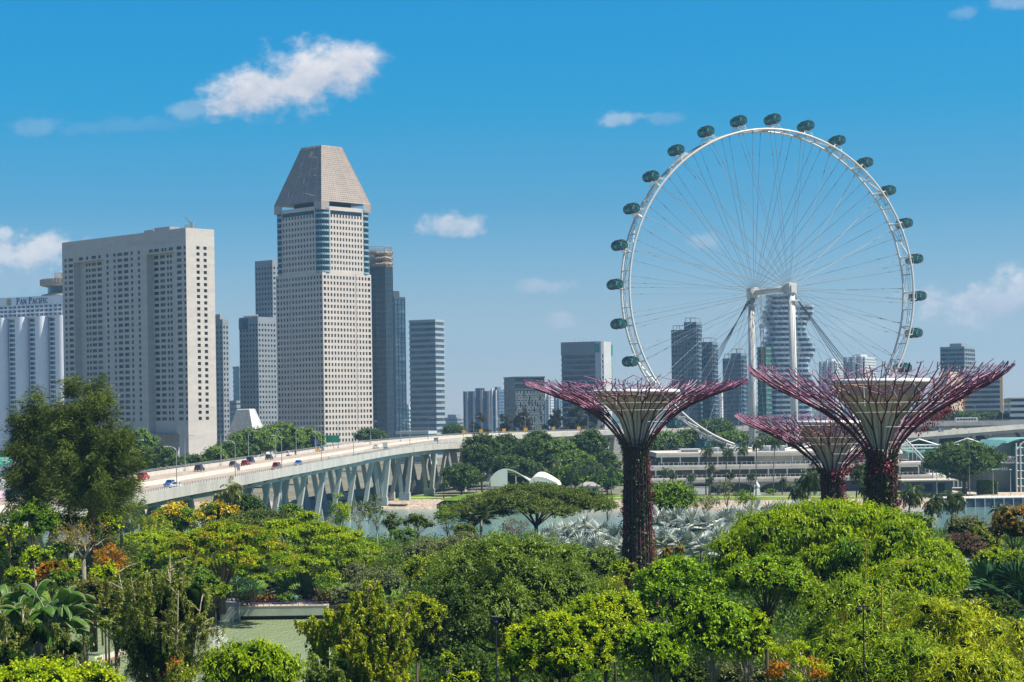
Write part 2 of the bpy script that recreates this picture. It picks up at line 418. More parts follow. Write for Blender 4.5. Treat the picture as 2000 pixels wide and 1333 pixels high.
# seawall on the right is a thing of its own; lawn strips and promenade on the north shore
w = MB()
w.add([(-70, 757, 3.02), (-10, 748, 3.02), (46, 721, 3.02), (92, 702.5, 3.02), (165, 702.5, 3.02), (165, 728, 3.02), (95, 745, 3.02), (40, 766, 3.02), (-70, 800, 3.02)], [tuple(range(9))])
struct('lawn', w, GRASS)
w = MB(); w.box(165, 420, 703, 790, 2.9, 3.03); struct('plaza', w, PAVE)
w = MB(); w.add([(-66, 768, 3.05), (-8, 758, 3.05), (52, 731, 3.05), (165, 714, 3.05), (165, 717.5, 3.05), (54, 735, 3.05), (-7, 762, 3.05), (-66, 773, 3.05)], [(0, 1, 6, 7), (1, 2, 5, 6), (2, 3, 4, 5)])
struct('path', w, PAVE)
w = MB()
for (x0, x1, y0, y1) in ((-1500, -80, -40, 500), (-20, 1500, -40, 500), (-80, -20, -40, 206), (-80, -20, 329, 500)): w.box(x0, x1, y0, y1, -3, 3.0)
struct('garden_ground', w, SOIL)
w = MB()
for (x0, x1, y0, y1) in ((-130, -58, 345, 420), (-58, -20, 340, 400), (-90, -70, 290, 330)): w.box(x0, x1, y0, y1, 2.9, 3.03)
struct('garden_lawn', w, GRASS)
hx = [(-5200 + i * 260) for i in range(41)]
w = MB()
for i in range(40):
    za, zb = (38 + 30 * math.sin(i * .9) * math.sin(i * .37) for i in (i, i + 1))
    w.quad((hx[i], 6200, 0), (hx[i + 1], 6200, 0), (hx[i + 1], 6900, zb), (hx[i], 6900, za))
struct('hills', w, M('far_woods', (.06, .09, .05), .95, .3, .01, .1))

# ------------------------------------------------------------------ the broad grey hotel with recessed bays
def grey_hotel():
    f = Foot(123, 365, 420.5, 445, 1060, 43.5, yref=620)
    r = building('grey_hotel', f, 'broad grey hotel slab with two tall recessed window bays and a passage at its foot', cat='hotel')
    w = MB(); panes = []
    zt = f.z1; za, zb = at(360, 483, 1060).z, at(360, 818, 1060).z; n = 29; h = (za - zb) / (n - 1)
    zr = [za - i * h for i in range(n)]; rows = [(z - .92, z + .86) for z in zr]
    k = 1 / 2.667
    def cw(px, wpx, e=0): return (f.along_l((px + wpx / 2) * k, e), f.along_l((px - wpx / 2) * k, e))
    b1, b2 = (f.along_l(545 * k), f.along_l(388 * k)), (f.along_l(912 * k), f.along_l(768 * k))
    zp = at(345, 848, 1060).z; dep = 4.0; bt = zr[0] - h * .55
    main = [cw(345, 11), cw(372, 23), cw(563, 11), cw(600, 11), cw(628, 24), cw(660, 24), cw(690, 11), cw(727, 12), cw(937, 25), cw(967, 12)]
    bayc = [cw(425, 24, dep), cw(455, 11, dep), cw(470, 11, dep), cw(492, 23, dep), cw(522, 23, dep), cw(790, 12, dep), cw(817, 24, dep), cw(850, 25, dep), cw(878, 11, dep), cw(894, 11, dep)]
    # strips of the front plane between the bays, then the band above them
    def sub(cols, a, b): return [(c0 - a, c1 - a) for (c0, c1) in cols if c0 >= a and c1 <= b]
    p0, p1 = f.along_l(347 * k * 2.667), f.along_l(298)
    for (a, b) in ((0, b2[0]), (b2[1], b1[0]), (b1[1], f.wl)):
        facade(w, f.C + f.L * a, f.L, f.nl, b - a, zp, bt, sub(main, a, b), rows[1:], .55, panes)
    top = main + [cw(425, 23), cw(457, 12), cw(492, 23), cw(522, 14), cw(790, 22), cw(819, 26), cw(850, 12), cw(866, 12), cw(894, 24)]
    facade(w, f.C, f.L, f.nl, f.wl, bt, zt, top, rows[:1], .55, panes)
    for (a, b) in (b1, b2):
        O = f.C + f.L * a - f.nl * dep
        facade(w, O, f.L, f.nl, b - a, zp, bt, sub(bayc, a, b), rows[1:], .45, panes)
        for x in (a, b):
            p, q = f.C + f.L * x, f.C + f.L * x - f.nl * dep
            w.quad((p.x, p.y, zp), (q.x, q.y, zp), (q.x, q.y, bt), (p.x, p.y, bt))
        p, q = f.C + f.L * a, f.C + f.L * b; s, t = p - f.nl * dep, q - f.nl * dep
        w.quad((p.x, p.y, bt), (q.x, q.y, bt), (t.x, t.y, bt), (s.x, s.y, bt))
    # end wall, back, roof
    cols = [(f.along_r((c - 8.5) * k + 0.0), f.along_r((c + 8.5) * k)) for c in (1036, 1073)]
    facade(w, f.C, f.Rr, f.nr, f.wr, 3, zt, cols, rows, .7, panes)
    P = f.pts()
    w.add([(p.x, p.y, zt) for p in P], [(0, 1, 2, 3)]); w.add([(p.x, p.y, zp) for p in P], [(0, 1, 2, 3)])
    for a, b in ((1, 2), (2, 3)): w.quad((P[a].x, P[a].y, zp), (P[b].x, P[b].y, zp), (P[b].x, P[b].y, zt), (P[a].x, P[a].y, zt))
    # the foot: two blocks with the passage between them
    for (a, b) in ((0.02, p0), (p1, f.wl)):
        w.prism([f.p(a, .02), f.p(a, f.wr - .02), f.p(b, f.wr - .02), f.p(b, .02)], 3, zp - .01)
    w.build('wall', GRANITE, r); panes_to_parts(panes, GLASS, r, 100)
    def px_l(px): return f.along_l(px)
    for (x0, x1, hh) in ((272, 290, 1.8), (292, 322, 2.4)):
        MB().prism([f.p(px_l(x1), 4), f.p(px_l(x1), 11), f.p(px_l(x0), 11), f.p(px_l(x0), 4)], zt + .02, zt + hh).build('plant_room', GREY_W, r)
    c = f.p(1.5, 5); g = MB()
    g.box(c.x - .9, c.x + .9, c.y - .9, c.y + .9, zt, zt + 3.2)
    for dx in (0, 2.0):
        g.tube([(c.x - 1 + dx * .5, c.y, zt + 3), (c.x - 4.6 + dx, c.y - 1, zt + 7.4)], .14, 5)
    g.box(c.x - 3.6, c.x - 1.8, c.y - .9, c.y + .9, zt, zt + 1.8)
    g.build('roof_crane', STEEL_G, r); adopt(r, set())
grey_hotel()

# ------------------------------------------------------------------ the white hotel with round columns and its sign
LET = {  # strokes of serif capitals on a unit-high grid: (x0, y0, x1, y1, thickness)
 'P': (.55, [(.1, 0, .1, 1, .14), (.1, 1, .36, 1, .07), (.36, 1, .5, .88, .09), (.5, .88, .5, .64, .13), (.5, .64, .36, .5, .09), (.36, .5, .1, .5, .07), (-.02, 0, .24, 0, .06), (-.02, 1, .1, 1, .06)]),
 'A': (.74, [(.05, 0, .36, 1, .07), (.36, 1, .68, 0, .14), (.17, .34, .56, .34, .06), (-.05, 0, .16, 0, .06), (.56, 0, .8, 0, .06)]),
 'N': (.78, [(.1, 0, .1, 1, .07), (.1, 1, .66, 0, .14), (.66, 0, .66, 1, .07), (-.02, 0, .22, 0, .06), (-.02, 1, .12, 1, .06), (.54, 1, .78, 1, .06)]),
 'C': (.72, [(.66, .8, .5, .96, .08), (.5, .96, .3, .98, .08), (.3, .98, .1, .75, .11), (.1, .75, .06, .5, .13), (.06, .5, .1, .25, .13), (.1, .25, .3, .02, .11), (.3, .02, .5, .04, .08), (.5, .04, .66, .2, .07)]),
 'I': (.26, [(.12, 0, .12, 1, .14), (0, 0, .24, 0, .06), (0, 1, .24, 1, .06)]),
 'F': (.56, [(.1, 0, .1, 1, .14), (.1, 1, .52, 1, .07), (.1, .53, .42, .53, .07), (-.02, 0, .24, 0, .06), (.52, 1, .52, .86, .06), (.42, .62, .42, .44, .06)])}
def lettering(mb, O, u, n, text, size, small=.78, gap=.17):
    x = 0.0
    for i, ch in enumerate(text):
        if ch == ' ': x += size * .42; continue
        s = size * (1.0 if i == 0 or text[i - 1] == ' ' else small)
        wd, st = LET[ch]
        for (x0, y0, x1, y1, t) in st:
            a = O + u * (x + x0 * s) + Vector((0, 0, y0 * s)); b = O + u * (x + x1 * s) + Vector((0, 0, y1 * s))
            dirv = (b - a); ln = dirv.length / 2; dirv.normalize(); side = n.cross(dirv) * (t * s / 2)
            mb.obox((a + b) / 2 + n * .12, dirv * (ln + t * s * .3), side, n * .12)
        x += (wd + gap) * s
    return x
HOTW = M('hotel_white', (.84, .87, .92), .5, .04, .1)
def white_hotel():
    f = Foot(-60, 150, 175, 575, 1250, 28, yref=640)
    r = building('white_hotel', f, 'white hotel with tall round columns and dark blue PAN PACIFIC lettering under its roof', cat='hotel')
    w = MB(); bal = MB(); panes = []; bp = []
    zt = f.z1; z_sign = at(60, 594, 1250).z; z_bal = at(60, 618, 1250).z
    O = f.p(0, 0)
    w.prism(f.pts(-1.2), 3, z_bal)                               # recessed body behind the columns
    w.prism(f.pts(-2.2), z_bal, z_sign); w.prism(f.pts(0), z_sign, zt)
    # columns and window strips (positions from the left)
    P0 = 39.0; cen = [16 + P0 * k / 1.0 - 39 for k in range(0, 6)]
    cw = [(-4, 15), (32, 55), (71, 94), (110, 133)]
    for (a, b) in cw:
        l0, l1 = f.along_l(b), f.along_l(a); c = f.p((l0 + l1) / 2, .3); rad = (l1 - l0) / 2
        g = MB(); m = 14
        pts = [c + f.L * (rad * math.cos(t)) + f.nl * (rad * 1.0 * math.sin(t)) for t in [math.pi * i / m for i in range(m + 1)]]
        g.prism(pts, 3, z_bal + .5); g.build('column', HOTW, r, smooth=False)
    n = int((z_bal - 12) / 3.05)
    for (a, b) in ((16, 31), (56, 70), (95, 109)):
        l0, l1 = f.along_l(b), f.along_l(a); q = (l1 - l0) / 2
        for i in range(n):
            z = z_bal - 2.6 - i * 3.05
            for j in range(2):
                c0, c1 = f.p(l0 + q * j + .12, 1.12), f.p(l0 + q * (j + 1) - .12, 1.12)
                zz = 1.85
                panes.append(((c0.x, c0.y, z), (c1.x, c1.y, z), (c1.x, c1.y, z + zz), (c0.x, c0.y, z + zz)))
            s = f.p((l0 + l1) / 2, 1.0); bal.obox((s.x, s.y, z - .65), f.L * (l1 - l0) / 2 * .98, f.nl * .35, (0, 0, .45))
    # three balcony rows under the sign
    bw = f.wl / 24
    for i in range(3):
        z = z_bal + i * (z_sign - z_bal) / 3; h = (z_sign - z_bal) / 3
        bal.prism([f.p(0, -.6), f.p(0, 2.1), f.p(f.wl, 2.1), f.p(f.wl, -.6)], z, z + h * .4)
        for k in range(25):
            p = f.p(k * bw, .6); bal.obox((p.x, p.y, z + h * .7), f.L * (.5 if k % 2 else .3), f.nl * 1.4, (0, 0, h * .31))
            q0, q1 = f.p(k * bw + .6, 2.15), f.p(k * bw + bw * .55, 2.15)
            bp.append(((q0.x, q0.y, z + h * .42), (q1.x, q1.y, z + h * .42), (q1.x, q1.y, z + h * .98), (q0.x, q0.y, z + h * .98)))
    w.build('wall', HOTW, r); bal.build('balcony', HOTW, r); panes_to_parts(panes + bp, GLASS_B, r, 100)
    sg = MB(); lettering(sg, f.p(f.along_l(33.5), -.05) + Vector((0, 0, at(60, 590.4, 1250).z)), -f.L, f.nl, 'PAN PACIFIC', 3.95)
    sg.build('lettering', M('sign_blue', (.01, .05, .15), .5), r)
    lg = MB(); c = f.p(f.along_l(18), -.25); z = at(18, 591.6, 1250).z; gold = M('sign_gold', (.42, .30, .10), .4)
    arch = [(-1.75, 0), (1.75, 0), (1.75, 2.8), (1.25, 3.9), (0, 4.4), (-1.25, 3.9), (-1.75, 2.8)]; inn = [(x * .72, .35 + y * .82) for x, y in arch]
    for i in range(7):
        a, b, cc, dd = arch[i], arch[(i + 1) % 7], inn[(i + 1) % 7], inn[i]
        lg.quad(*[(c - f.L * x + Vector((0, 0, z + y))) for x, y in (a, b, cc, dd)])
    for hgt in (1.1, 2.2, 3.1): q = c + Vector((0, 0, z + hgt)); lg.obox(q, f.L * 1.0, f.nl * .1, (0, 0, .16))
    q = c + Vector((0, 0, z + 2.0)); lg.obox(q, f.L * .17, f.nl * .1, (0, 0, 1.7))
    lg.build('arch_emblem', gold, r)
    # rooftop restaurant: round glazed drum under a deep ribbed rim
    c = f.p(f.along_l(100), 22); rd = 21
    MB().lathe([(rd * .97, 0), (rd * .97, 1.2), (rd * .80, 2.0), (rd * .80, 2.1)], 32, (c.x, c.y, zt)).build('roof_base', BEIGE, r)
    MB().lathe([(rd * .78, 2.0), (rd * .78, 6.5)], 32, (c.x, c.y, zt)).build('restaurant_glazing', GLASS_B, r)
    rim = MB().lathe([(rd * .82, 6.4), (rd, 7.2), (rd, 11.0), (rd * .9, 11.2)], 40, (c.x, c.y, zt))
    for i in range(60):
        a = i * math.pi / 30; rim.obox((c.x + rd * math.cos(a), c.y + rd * math.sin(a), zt + 9.1), (-math.sin(a) * .3, math.cos(a) * .3, 0), (math.cos(a) * .2, math.sin(a) * .2, 0), (0, 0, 1.8))
    rim.build('roof_rim', BEIGE, r)
    dr = MB().lathe([(rd * .58, 11.1), (rd * .58, 15.4), (rd * .4, 15.9)], 32, (c.x, c.y, zt)); dr.build('roof_drum', WHITE, r, smooth=False)
    MB().box(c.x - 5, c.x - 3, c.y - 12.5, c.y - 12, zt + 12.6, zt + 14).build('roof_vent', GREY_W, r)
    v = MB()
    for dx in (-4, 0, 5, 9): v.tube([(c.x + dx, c.y, zt + 15.6), (c.x + dx, c.y, zt + 18.5)], .12, 4)
    v.build('aerial', STEEL_G, r); adopt(r, set())
white_hotel()

# ------------------------------------------------------------------ the tall stone tower with the cut-off pyramid
def pyramid_tower():
    d = 1300; f = Foot(541, 632, 727, 283, d, 44, yref=700)
    r = building('pyramid_tower', f, 'tall beige stone tower with rounded glass corners under a cut-off pyramid roof', cat='office tower')
    zs = at(630, 532, d).z; ze = at(630, 392, d).z; zt = at(622, 284, d + 20).z; fl = 11.43 * d / F
    w = MB(); panes = []; strip = MB(); n = int((zs - 6) / fl)
    rows = [(zs - 3.0 - i * fl - 1.05, zs - 3.0 - i * fl + 1.05) for i in range(n)]
    for (u, nn, W) in ((f.L, f.nl, f.wl), (f.Rr, f.nr, f.wr)):
        m = 13; q = (W - 7) / m; cols = [(.9, 3.0), (W - 3.0, W - .9)] + [(3.5 + i * q + q * .24, 3.5 + i * q + q * .76) for i in range(m)]
        facade(w, f.C, u, nn, W, 3, zs, cols, rows, .6, panes)
        cut = 6.3; m = 11; q = (W - 2 * cut - 1.6) / m; cols = [(.8 + i * q + q * .24, .8 + i * q + q * .76) for i in range(m)]
        n2 = int((ze - zs - 8) / fl); rows2 = [(zs + 2.0 + i * fl, zs + 4.1 + i * fl) for i in range(n2)]
        facade(w, f.C + u * cut, u, nn, W - 2 * cut, zs, ze - 3.2, cols, rows2, .6, panes)
        c = f.C + u * (W / 2) + nn * .02; strip.obox((c.x, c.y, ze - 7.0), u * (W / 2 - cut - 1.2), nn * .03, (0, 0, 1.25))
        for e in (cut, W - cut):
            p = f.C + u * e; s = p - nn * cut; w.quad((p.x, p.y, zs), (s.x, s.y, zs), (s.x, s.y, ze - 3.2), (p.x, p.y, ze - 3.2))
        p = f.C + u * (W * .68) + nn * .1
        w.obox((p.x, p.y, (zs + 3) / 2), u * .18, nn * .2, (0, 0, (zs - 3) / 2))
    P = f.pts(); w.add([(p.x, p.y, zs) for p in P], [(0, 1, 2, 3)])
    for a, b in ((1, 2), (2, 3)): w.quad((P[a].x, P[a].y, 3), (P[b].x, P[b].y, 3), (P[b].x, P[b].y, zs), (P[a].x, P[a].y, zs))
    w.prism(f.pts(-6.3), zs, ze - 3.3); w.prism(f.pts(-1.5), ze - 3.3, ze - 3.0)
    w.build('wall', STONE, r); panes_to_parts(panes, GLASS, r, 100); strip.build('window_strip', GLASS, r)
    MB().prism(f.pts(-9), ze - 3, ze + 1).build('top_storey', DARK, r)
    # rounded corners of dark glass and pale blue bands
    for (l, s) in ((4.6, 4.6), (f.wl - 4.6, 4.6), (4.6, f.wr - 4.6), (f.wl - 4.6, f.wr - 4.6)):
        c = f.p(l, s); rad = 5.0; g = MB().lathe([(rad, 0), (rad, ze - zs - 4.2)], 20, (c.x, c.y, zs)); o = g.build('corner_bay', GLASS, r)
        b = MB(); k = int((ze - zs - 4) / fl)
        for i in range(k + 1): b.lathe([(rad + .15, 0), (rad + .15, 1.25)], 20, (c.x, c.y, zs + i * fl + .2))
        b.build('bay_band', GLASS_P, o)
        v = MB()
        for i in range(20):
            a = i * math.pi / 10; v.tube([(c.x + (rad + .05) * math.cos(a), c.y + (rad + .05) * math.sin(a), zs), (c.x + (rad + .05) * math.cos(a), c.y + (rad + .05) * math.sin(a), ze - 4.2)], .16, 4)
        v.build('bay_mullion', NAVY, o)
    # pyramid with legs at the corners
    py = MB(); B = f.pts(.35); cx = sum((p for p in f.pts()), Vector()) / 4; T_ = [cx + (p - cx) * .415 for p in B]
    def lp(a, b, t): return a + (b - a) * t
    py.prism(B, ze, zt, T_)
    for i in range(4):
        a, b, c = B[i], lp(B[i], B[(i + 1) % 4], .16), lp(B[i], B[i - 1], .16); m = lp(a, cx, .16)
        a2 = a; lowz = at(630, 409, d).z
        py.prism([a, lp(a, b, .98), m, lp(a, c, .98)], lowz, ze, None)
    py.build('pyramid_roof', M('roof_metal', (.345, .295, .26), .38, .1, .12, .5, streak=3), r)
    ri = MB(); le = MB()
    for i in range(4):
        a, b, c, e = B[i], B[(i + 1) % 4], T_[(i + 1) % 4], T_[i]
        for k in range(1, 28):
            t = k / 28; z = ze + (zt - ze) * t; p, q = lp(a, e, t), lp(b, c, t); nrm = ((p + q) / 2 - cx).normalized() * .06
            ri.tube([(p.x + nrm.x, p.y + nrm.y, z), (q.x + nrm.x, q.y + nrm.y, z)], .10, 4)
        for k in range(0, 25):
            t = k / 24; p, q = lp(a, b, t), lp(e, c, t); nrm = ((p + q) / 2 - cx).normalized() * .06
            (le if k in (0, 8, 16, 21, 24) else ri).tube([(p.x + nrm.x, p.y + nrm.y, ze), (q.x + nrm.x, q.y + nrm.y, zt)], .16 if k in (0, 8, 16, 21, 24) else .07, 4)
    ri.build('panel_joint', M('joint_grey', (.27, .23, .205), .6), r); le.mi = 1
    # pale bracing seen through the shaded slope
    br = MB(); rg = random.Random(3)
    a, b, c, e = B[3], B[0], T_[0], T_[3]
    def on(s, t):
        p = lp(lp(a, b, s), lp(e, c, s), t); nrm = f.nl * .3; return (p.x + nrm.x, p.y + nrm.y, ze + (zt - ze) * t + .3)
    for _ in range(30):
        s, t = rg.uniform(.25, .8), rg.uniform(.05, .8); ds, dt = rg.choice(((.14, .02), (.12, -.03), (.03, .10), (.05, .05), (-.03, .08)))
        br.tube([on(s, t), on(s + ds, t + dt)], .10, 4)
    le.add(br.v, br.f); le.build('roof_rib', [M('rib_pale', (.45, .40, .36), .5), M('brace_pale', (.50, .46, .43), .5)], r); adopt(r, set())
pyramid_tower()

# ------------------------------------------------------------------ other towers
SKYL = 'city buildings on the skyline'
punched('slim_grey_tower', 'slim grey tower of small square windows beside the sunlit end of the grey hotel', (400, 436, 447.5), 624, 1500, 30, 3.9, 3.4, .5, .5, GREY_W, GLASS, limit=60)
def stepped_tower():
    f = Foot(500, 534, 548, 508, 1520, 40); r = building('stepped_grey_tower', f, 'blue-grey office tower of two stepped heights just behind the shaded side of the pyramid-roofed tower', SKYL, 'office tower')
    g = Foot(468.5, 505, 540, 619, 1505, 40); w = MB(); panes = []
    for ff, hh in ((f, f.z1), (g, g.z1)):
        n = int((hh - 8) / 3.9); rows = [(hh - 7 - i * 3.9, hh - 5.2 - i * 3.9) for i in range(n)]
        for (u, nn, W) in ((ff.L, ff.nl, ff.wl), (ff.Rr, ff.nr, ff.wr)):
            k = max(1, round(W / 3.3)); q = W / k
            facade(w, ff.C, u, nn, W, 3, hh, [(i * q + q * .26, i * q + q * .76) for i in range(k)], rows, .4, panes)
        P = ff.pts(); w.add([(p.x, p.y, hh) for p in P], [(0, 1, 2, 3)])
        for a, b in ((1, 2), (2, 3)): w.quad((P[a].x, P[a].y, 3), (P[b].x, P[b].y, 3), (P[b].x, P[b].y, hh), (P[a].x, P[a].y, hh))
    w.build('wall', GREY_W, r); panes_to_parts(panes, GLASS, r, 60)
    MB().prism([g.p(g.wl * .55, -.3), g.p(g.wl * .55, 3), g.p(g.wl + .3, 3), g.p(g.wl + .3, -.3)], g.z1 - 9, g.z1 - 1).build('glazed_corner', GLASS_B, r)
    v = MB()
    for i in range(7): p = g.p(g.wl * (.15 + .11 * i), 2); v.sphere((p.x, p.y, g.z1 + 1), 1.0, 6, 4); v.tube([(p.x, p.y, g.z1 - .2), (p.x, p.y, g.z1 + .8)], .2, 4)
    v.build('satellite_dish', STEEL_G, r); adopt(r, set())
stepped_tower()
banded('teal_glass_tower', 'sliver of pale teal glass tower seen in the gap left of the stepped grey tower', (456, 468, 480), 716, 1900, 35, 4.2, .25, GREY_W, GLASS_T, plant=None)
banded('low_blue_block', 'low plain blue block at the foot of the pale teal glass tower', (446, 462, 482), 783, 1800, 35, 4.2, .6, GREY_W, GLASS_B, plant=None)
def dark_tower():
    d = 1420; c = at(745, 680, d); zt = at(745, 481, d).z; rad = 46 * d / F / 2 * 1.02
    r = thing('dark_tower', (c.x, c.y + rad, 3), 'dark navy many-sided tower with an open crown of bronze panels', 'office tower', SKYL)
    c = Vector((c.x, c.y + rad, 0)); zc = at(745, 521, d).z
    P = [(c.x + rad * math.cos(math.pi / 8 + i * math.pi / 4), c.y + rad * math.sin(math.pi / 8 + i * math.pi / 4)) for i in range(8)]
    MB().prism(P, 3, zc).build('shaft', NAVY, r)
    m = MB(); s = MB(); n = int((zc - 3) / 4)
    for i in range(8):
        a, b = Vector((*P[i], 0)), Vector((*P[(i + 1) % 8], 0)); nn = ((a + b) / 2 - c).normalized() * .1
        for k in range(6): q = a.lerp(b, k / 6) + nn; m.tube([(q.x, q.y, 3), (q.x, q.y, zc)], .16, 4)
        for k in range(n): z = 5 + k * 4; s.quad(*[(q.x + nn.x, q.y + nn.y, zz) for q, zz in ((a, z), (b, z), (b, z + 1.7), (a, z + 1.7))])
    m.build('mullion', BLACK, r); s.build('window_band', GLASS_B, r)
    MB().prism([(c.x + (p[0] - c.x) * .86, c.y + (p[1] - c.y) * .86) for p in P], zc, zt - 4).build('crown_core', NAVY, r)
    g = MB(); ps = MB(); rg = random.Random(5)
    for i in range(8):
        a, b = Vector((*P[i], 0)), Vector((*P[(i + 1) % 8], 0)); nn = ((a + b) / 2 - c).normalized()
        for k in range(7): q = a.lerp(b, k / 6); g.tube([(q.x, q.y, zc), (q.x, q.y, zt)], .15, 4)
        for z in np.linspace(zc, zt, 7): g.tube([(a.x, a.y, z), (b.x, b.y, z)], .15, 4)
        for k in range(5):
            for j in range(3):
                q = a.lerp(b, (k + .5) / 5); z = zc + (zt - zc) * (.18 + .27 * j) + rg.uniform(-.4, .4); t = rg.uniform(.2, .9)
                ps.obox((q.x + nn.x * .3, q.y + nn.y * .3, z), (b - a) / 13, nn * .9 * t + Vector((0, 0, -.7)), (0, 0, .12))
                ps.obox((q.x + nn.x * .2, q.y + nn.y * .2, z - 1.2), (b - a) / 12, nn * .1, (0, 0, .8))
    g.build('crown_frame', STEEL_G, r); ps.build('crown_panel', BRONZE, r); adopt(r, set())
dark_tower()
banded('blue_glass_tower', 'slim blue glass tower directly behind the dark many-sided tower', (752, 772, 792), 580, 1600, 45, 3.8, .22, NAVY, GLASS_B, mull=3, plant=(.3, .7, 5))
banded('striped_tower', 'blue-grey tower striped with floor bands, standing alone left of the open sky', (801, 851, 868), 624, 1500, 28, 4.15, .45, M('band_grey', (.33, .37, .40), .5, .06, .05, .3), GLASS_B, mull=0, plant=None, mast=0)
banded('far_pale_block', 'small pale block in the gap between the blue glass tower and the striped tower', (791, 799, 806), 797, 2300, 40, 4, .5, PALE, GLASS_T)
banded('far_blue_block', 'low blue apartment block far beyond the flyover beside the striped tower', (866, 893, 908), 816, 2600, 30, 4, .5, GREY_W, GLASS_B)
banded('low_glass_hall', 'low glazed hall at the foot of the striped tower beside the flyover', (774, 836, 852), 842, 1300, 20, 4, .3, PALE, GLASS_T, plant=None)
def mesh_pyramid():
    f = Foot(441, 497, 521, 800, 1080, 35, yref=830, z0=3); r = building('mesh_pyramid', f, 'small pale mesh-clad pyramid with a flat top rising above the green trees', cat='pavilion')
    B = f.pts(); c = sum(B, Vector()) / 4; T_ = [c + (p - c) * .42 for p in B]; B = [c + (p - c) * 1.75 for p in B]
    MB().prism(B, 3, f.z1, T_).build('cladding', M('mesh_cladding', (.55, .55, .53), .6, .3, 1.3, .3), r)
    g = MB()
    for i in range(4):
        a, b, cc, e = B[i], B[(i + 1) % 4], T_[(i + 1) % 4], T_[i]
        g.tube([(a.x, a.y, 3), (e.x, e.y, f.z1)], .3, 5); g.tube([(e.x, e.y, f.z1), (cc.x, cc.y, f.z1)], .3, 5)
    g.build('edge_beam', WHITE, r); adopt(r, set())
mesh_pyramid()
APT = 'apartment blocks beyond the flyover'
def apartments(name, label, px, ytop, d, th, wall, wall2, ribs, group=APT, fh=3.0, step=(0, 1.5, 0)):
    f, r = punched(name, label, px, ytop, d, th, fh, 3.2, .55, .5, wall, GLASS_B, group, limit=40, plant=(.3, .6, 3), cat='apartment block', top=1.5)
    g = MB()
    for i in range(ribs):
        c = f.C + f.L * (f.wl * (i + .5) / ribs) + f.nl * .4
        g.obox((c.x, c.y, (f.z1 + 3) / 2 + step[i % 3]), f.L * (f.wl / ribs * .16), f.nl * .8, (0, 0, (f.z1 - 3) / 2))
    o = g.build('stair_shaft', wall2, r); o.matrix_parent_inverse = Matrix.Translation(-r.location); return f, r
apartments('blue_apartment_block', 'blue and pink ribbed apartment block with a stepped roofline, left of the dark glass box', (905, 962, 966), 764, 2000, 12, M('apt_blue', (.10, .16, .24), .7), M('apt_pink', (.42, .36, .36), .7), 4)
apartments('white_apartment_block', 'white and blue apartment block squeezed between the ribbed block and the dark glass box', (958, 974, 986), 762, 1950, 30, M('apt_blue', (.10, .16, .24), .7), WHITE, 2)
apartments('pale_apartment_block', 'pale apartment slab seen right of the dark glass box', (1062, 1076, 1082), 772, 2150, 25, PALE, WHITE, 2)
apartments('sky_blue_apartment_block', 'light blue apartment slab next to the large glazed block with a solid pale end', (1078, 1096, 1104), 775, 2200, 20, M('apt_sky', (.20, .32, .40), .7), PALE, 3)
def dark_box():
    f, r = banded('dark_glass_box', 'dark glass office box with a facade of staggered light panels', (985, 1006, 1064), 736, 1450, 72, 4.2, .3, NAVY, GLASS, plant=None, parapet=1)
    g = MB(); rg = random.Random(9); W = f.wr; k = 26
    for i in range(k):
        for j in range(10):
            if rg.random() < .82:
                z = f.z1 - 12 - j * 3.6 - (1.5 if i % 3 == 1 else 0); c = f.C + f.Rr * (W * (i + .5) / k) + f.nr * .5
                g.obox((c.x, c.y, z), f.Rr * (W / k * .22), f.nr * .2, (0, 0, 1.5))
    part(g, 'facade_panel', M('panel_grey', (.26, .31, .33), .5), r)
dark_box()
def solid_end_block():
    f, r = banded('solid_end_tower', 'large glazed office block with a solid pale end wall and a small teal corner', (1097.5, 1175, 1196), 667, 1500, 22, 3.9, .32, GREY_W, GLASS_B, parapet=10, plant=None)
    w = MB(); c = f.C + f.L * (f.wl * .5); e = f.p(f.wl * .0, f.wr / 2)
    w.obox((f.p(-.4, f.wr / 2).x, f.p(-.4, f.wr / 2).y, (f.z1 + 3) / 2), f.Rr * (f.wr / 2 * .72), f.L * .35, (0, 0, (f.z1 - 3) / 2))
    q = f.p(2.2, -.2); w.obox((q.x, q.y, (f.z1 + 3) / 2), f.L * 2.4, f.nl * .5, (0, 0, (f.z1 - 3) / 2))
    part(w, 'end_wall', PALE, r)
    q = f.p(3, -.7); t = MB().obox((q.x, q.y, f.z1 - 5), f.L * 2.0, f.nl * .15, (0, 0, 3.4)); q = f.p(-.9, f.wr * .9); t.obox((q.x, q.y, f.z1 - 6), f.L * .3, f.Rr * 1.6, (0, 0, 4)); part(t, 'teal_corner', TEALW, r)
    v = MB()
    for i in range(6): q = f.p(f.wl * (.2 + .1 * i), 5); v.tube([(q.x, q.y, f.z1), (q.x, q.y, f.z1 + 2.5 + i % 2)], .1, 4)
    part(v, 'aerial', STEEL_G, r)
solid_end_block()
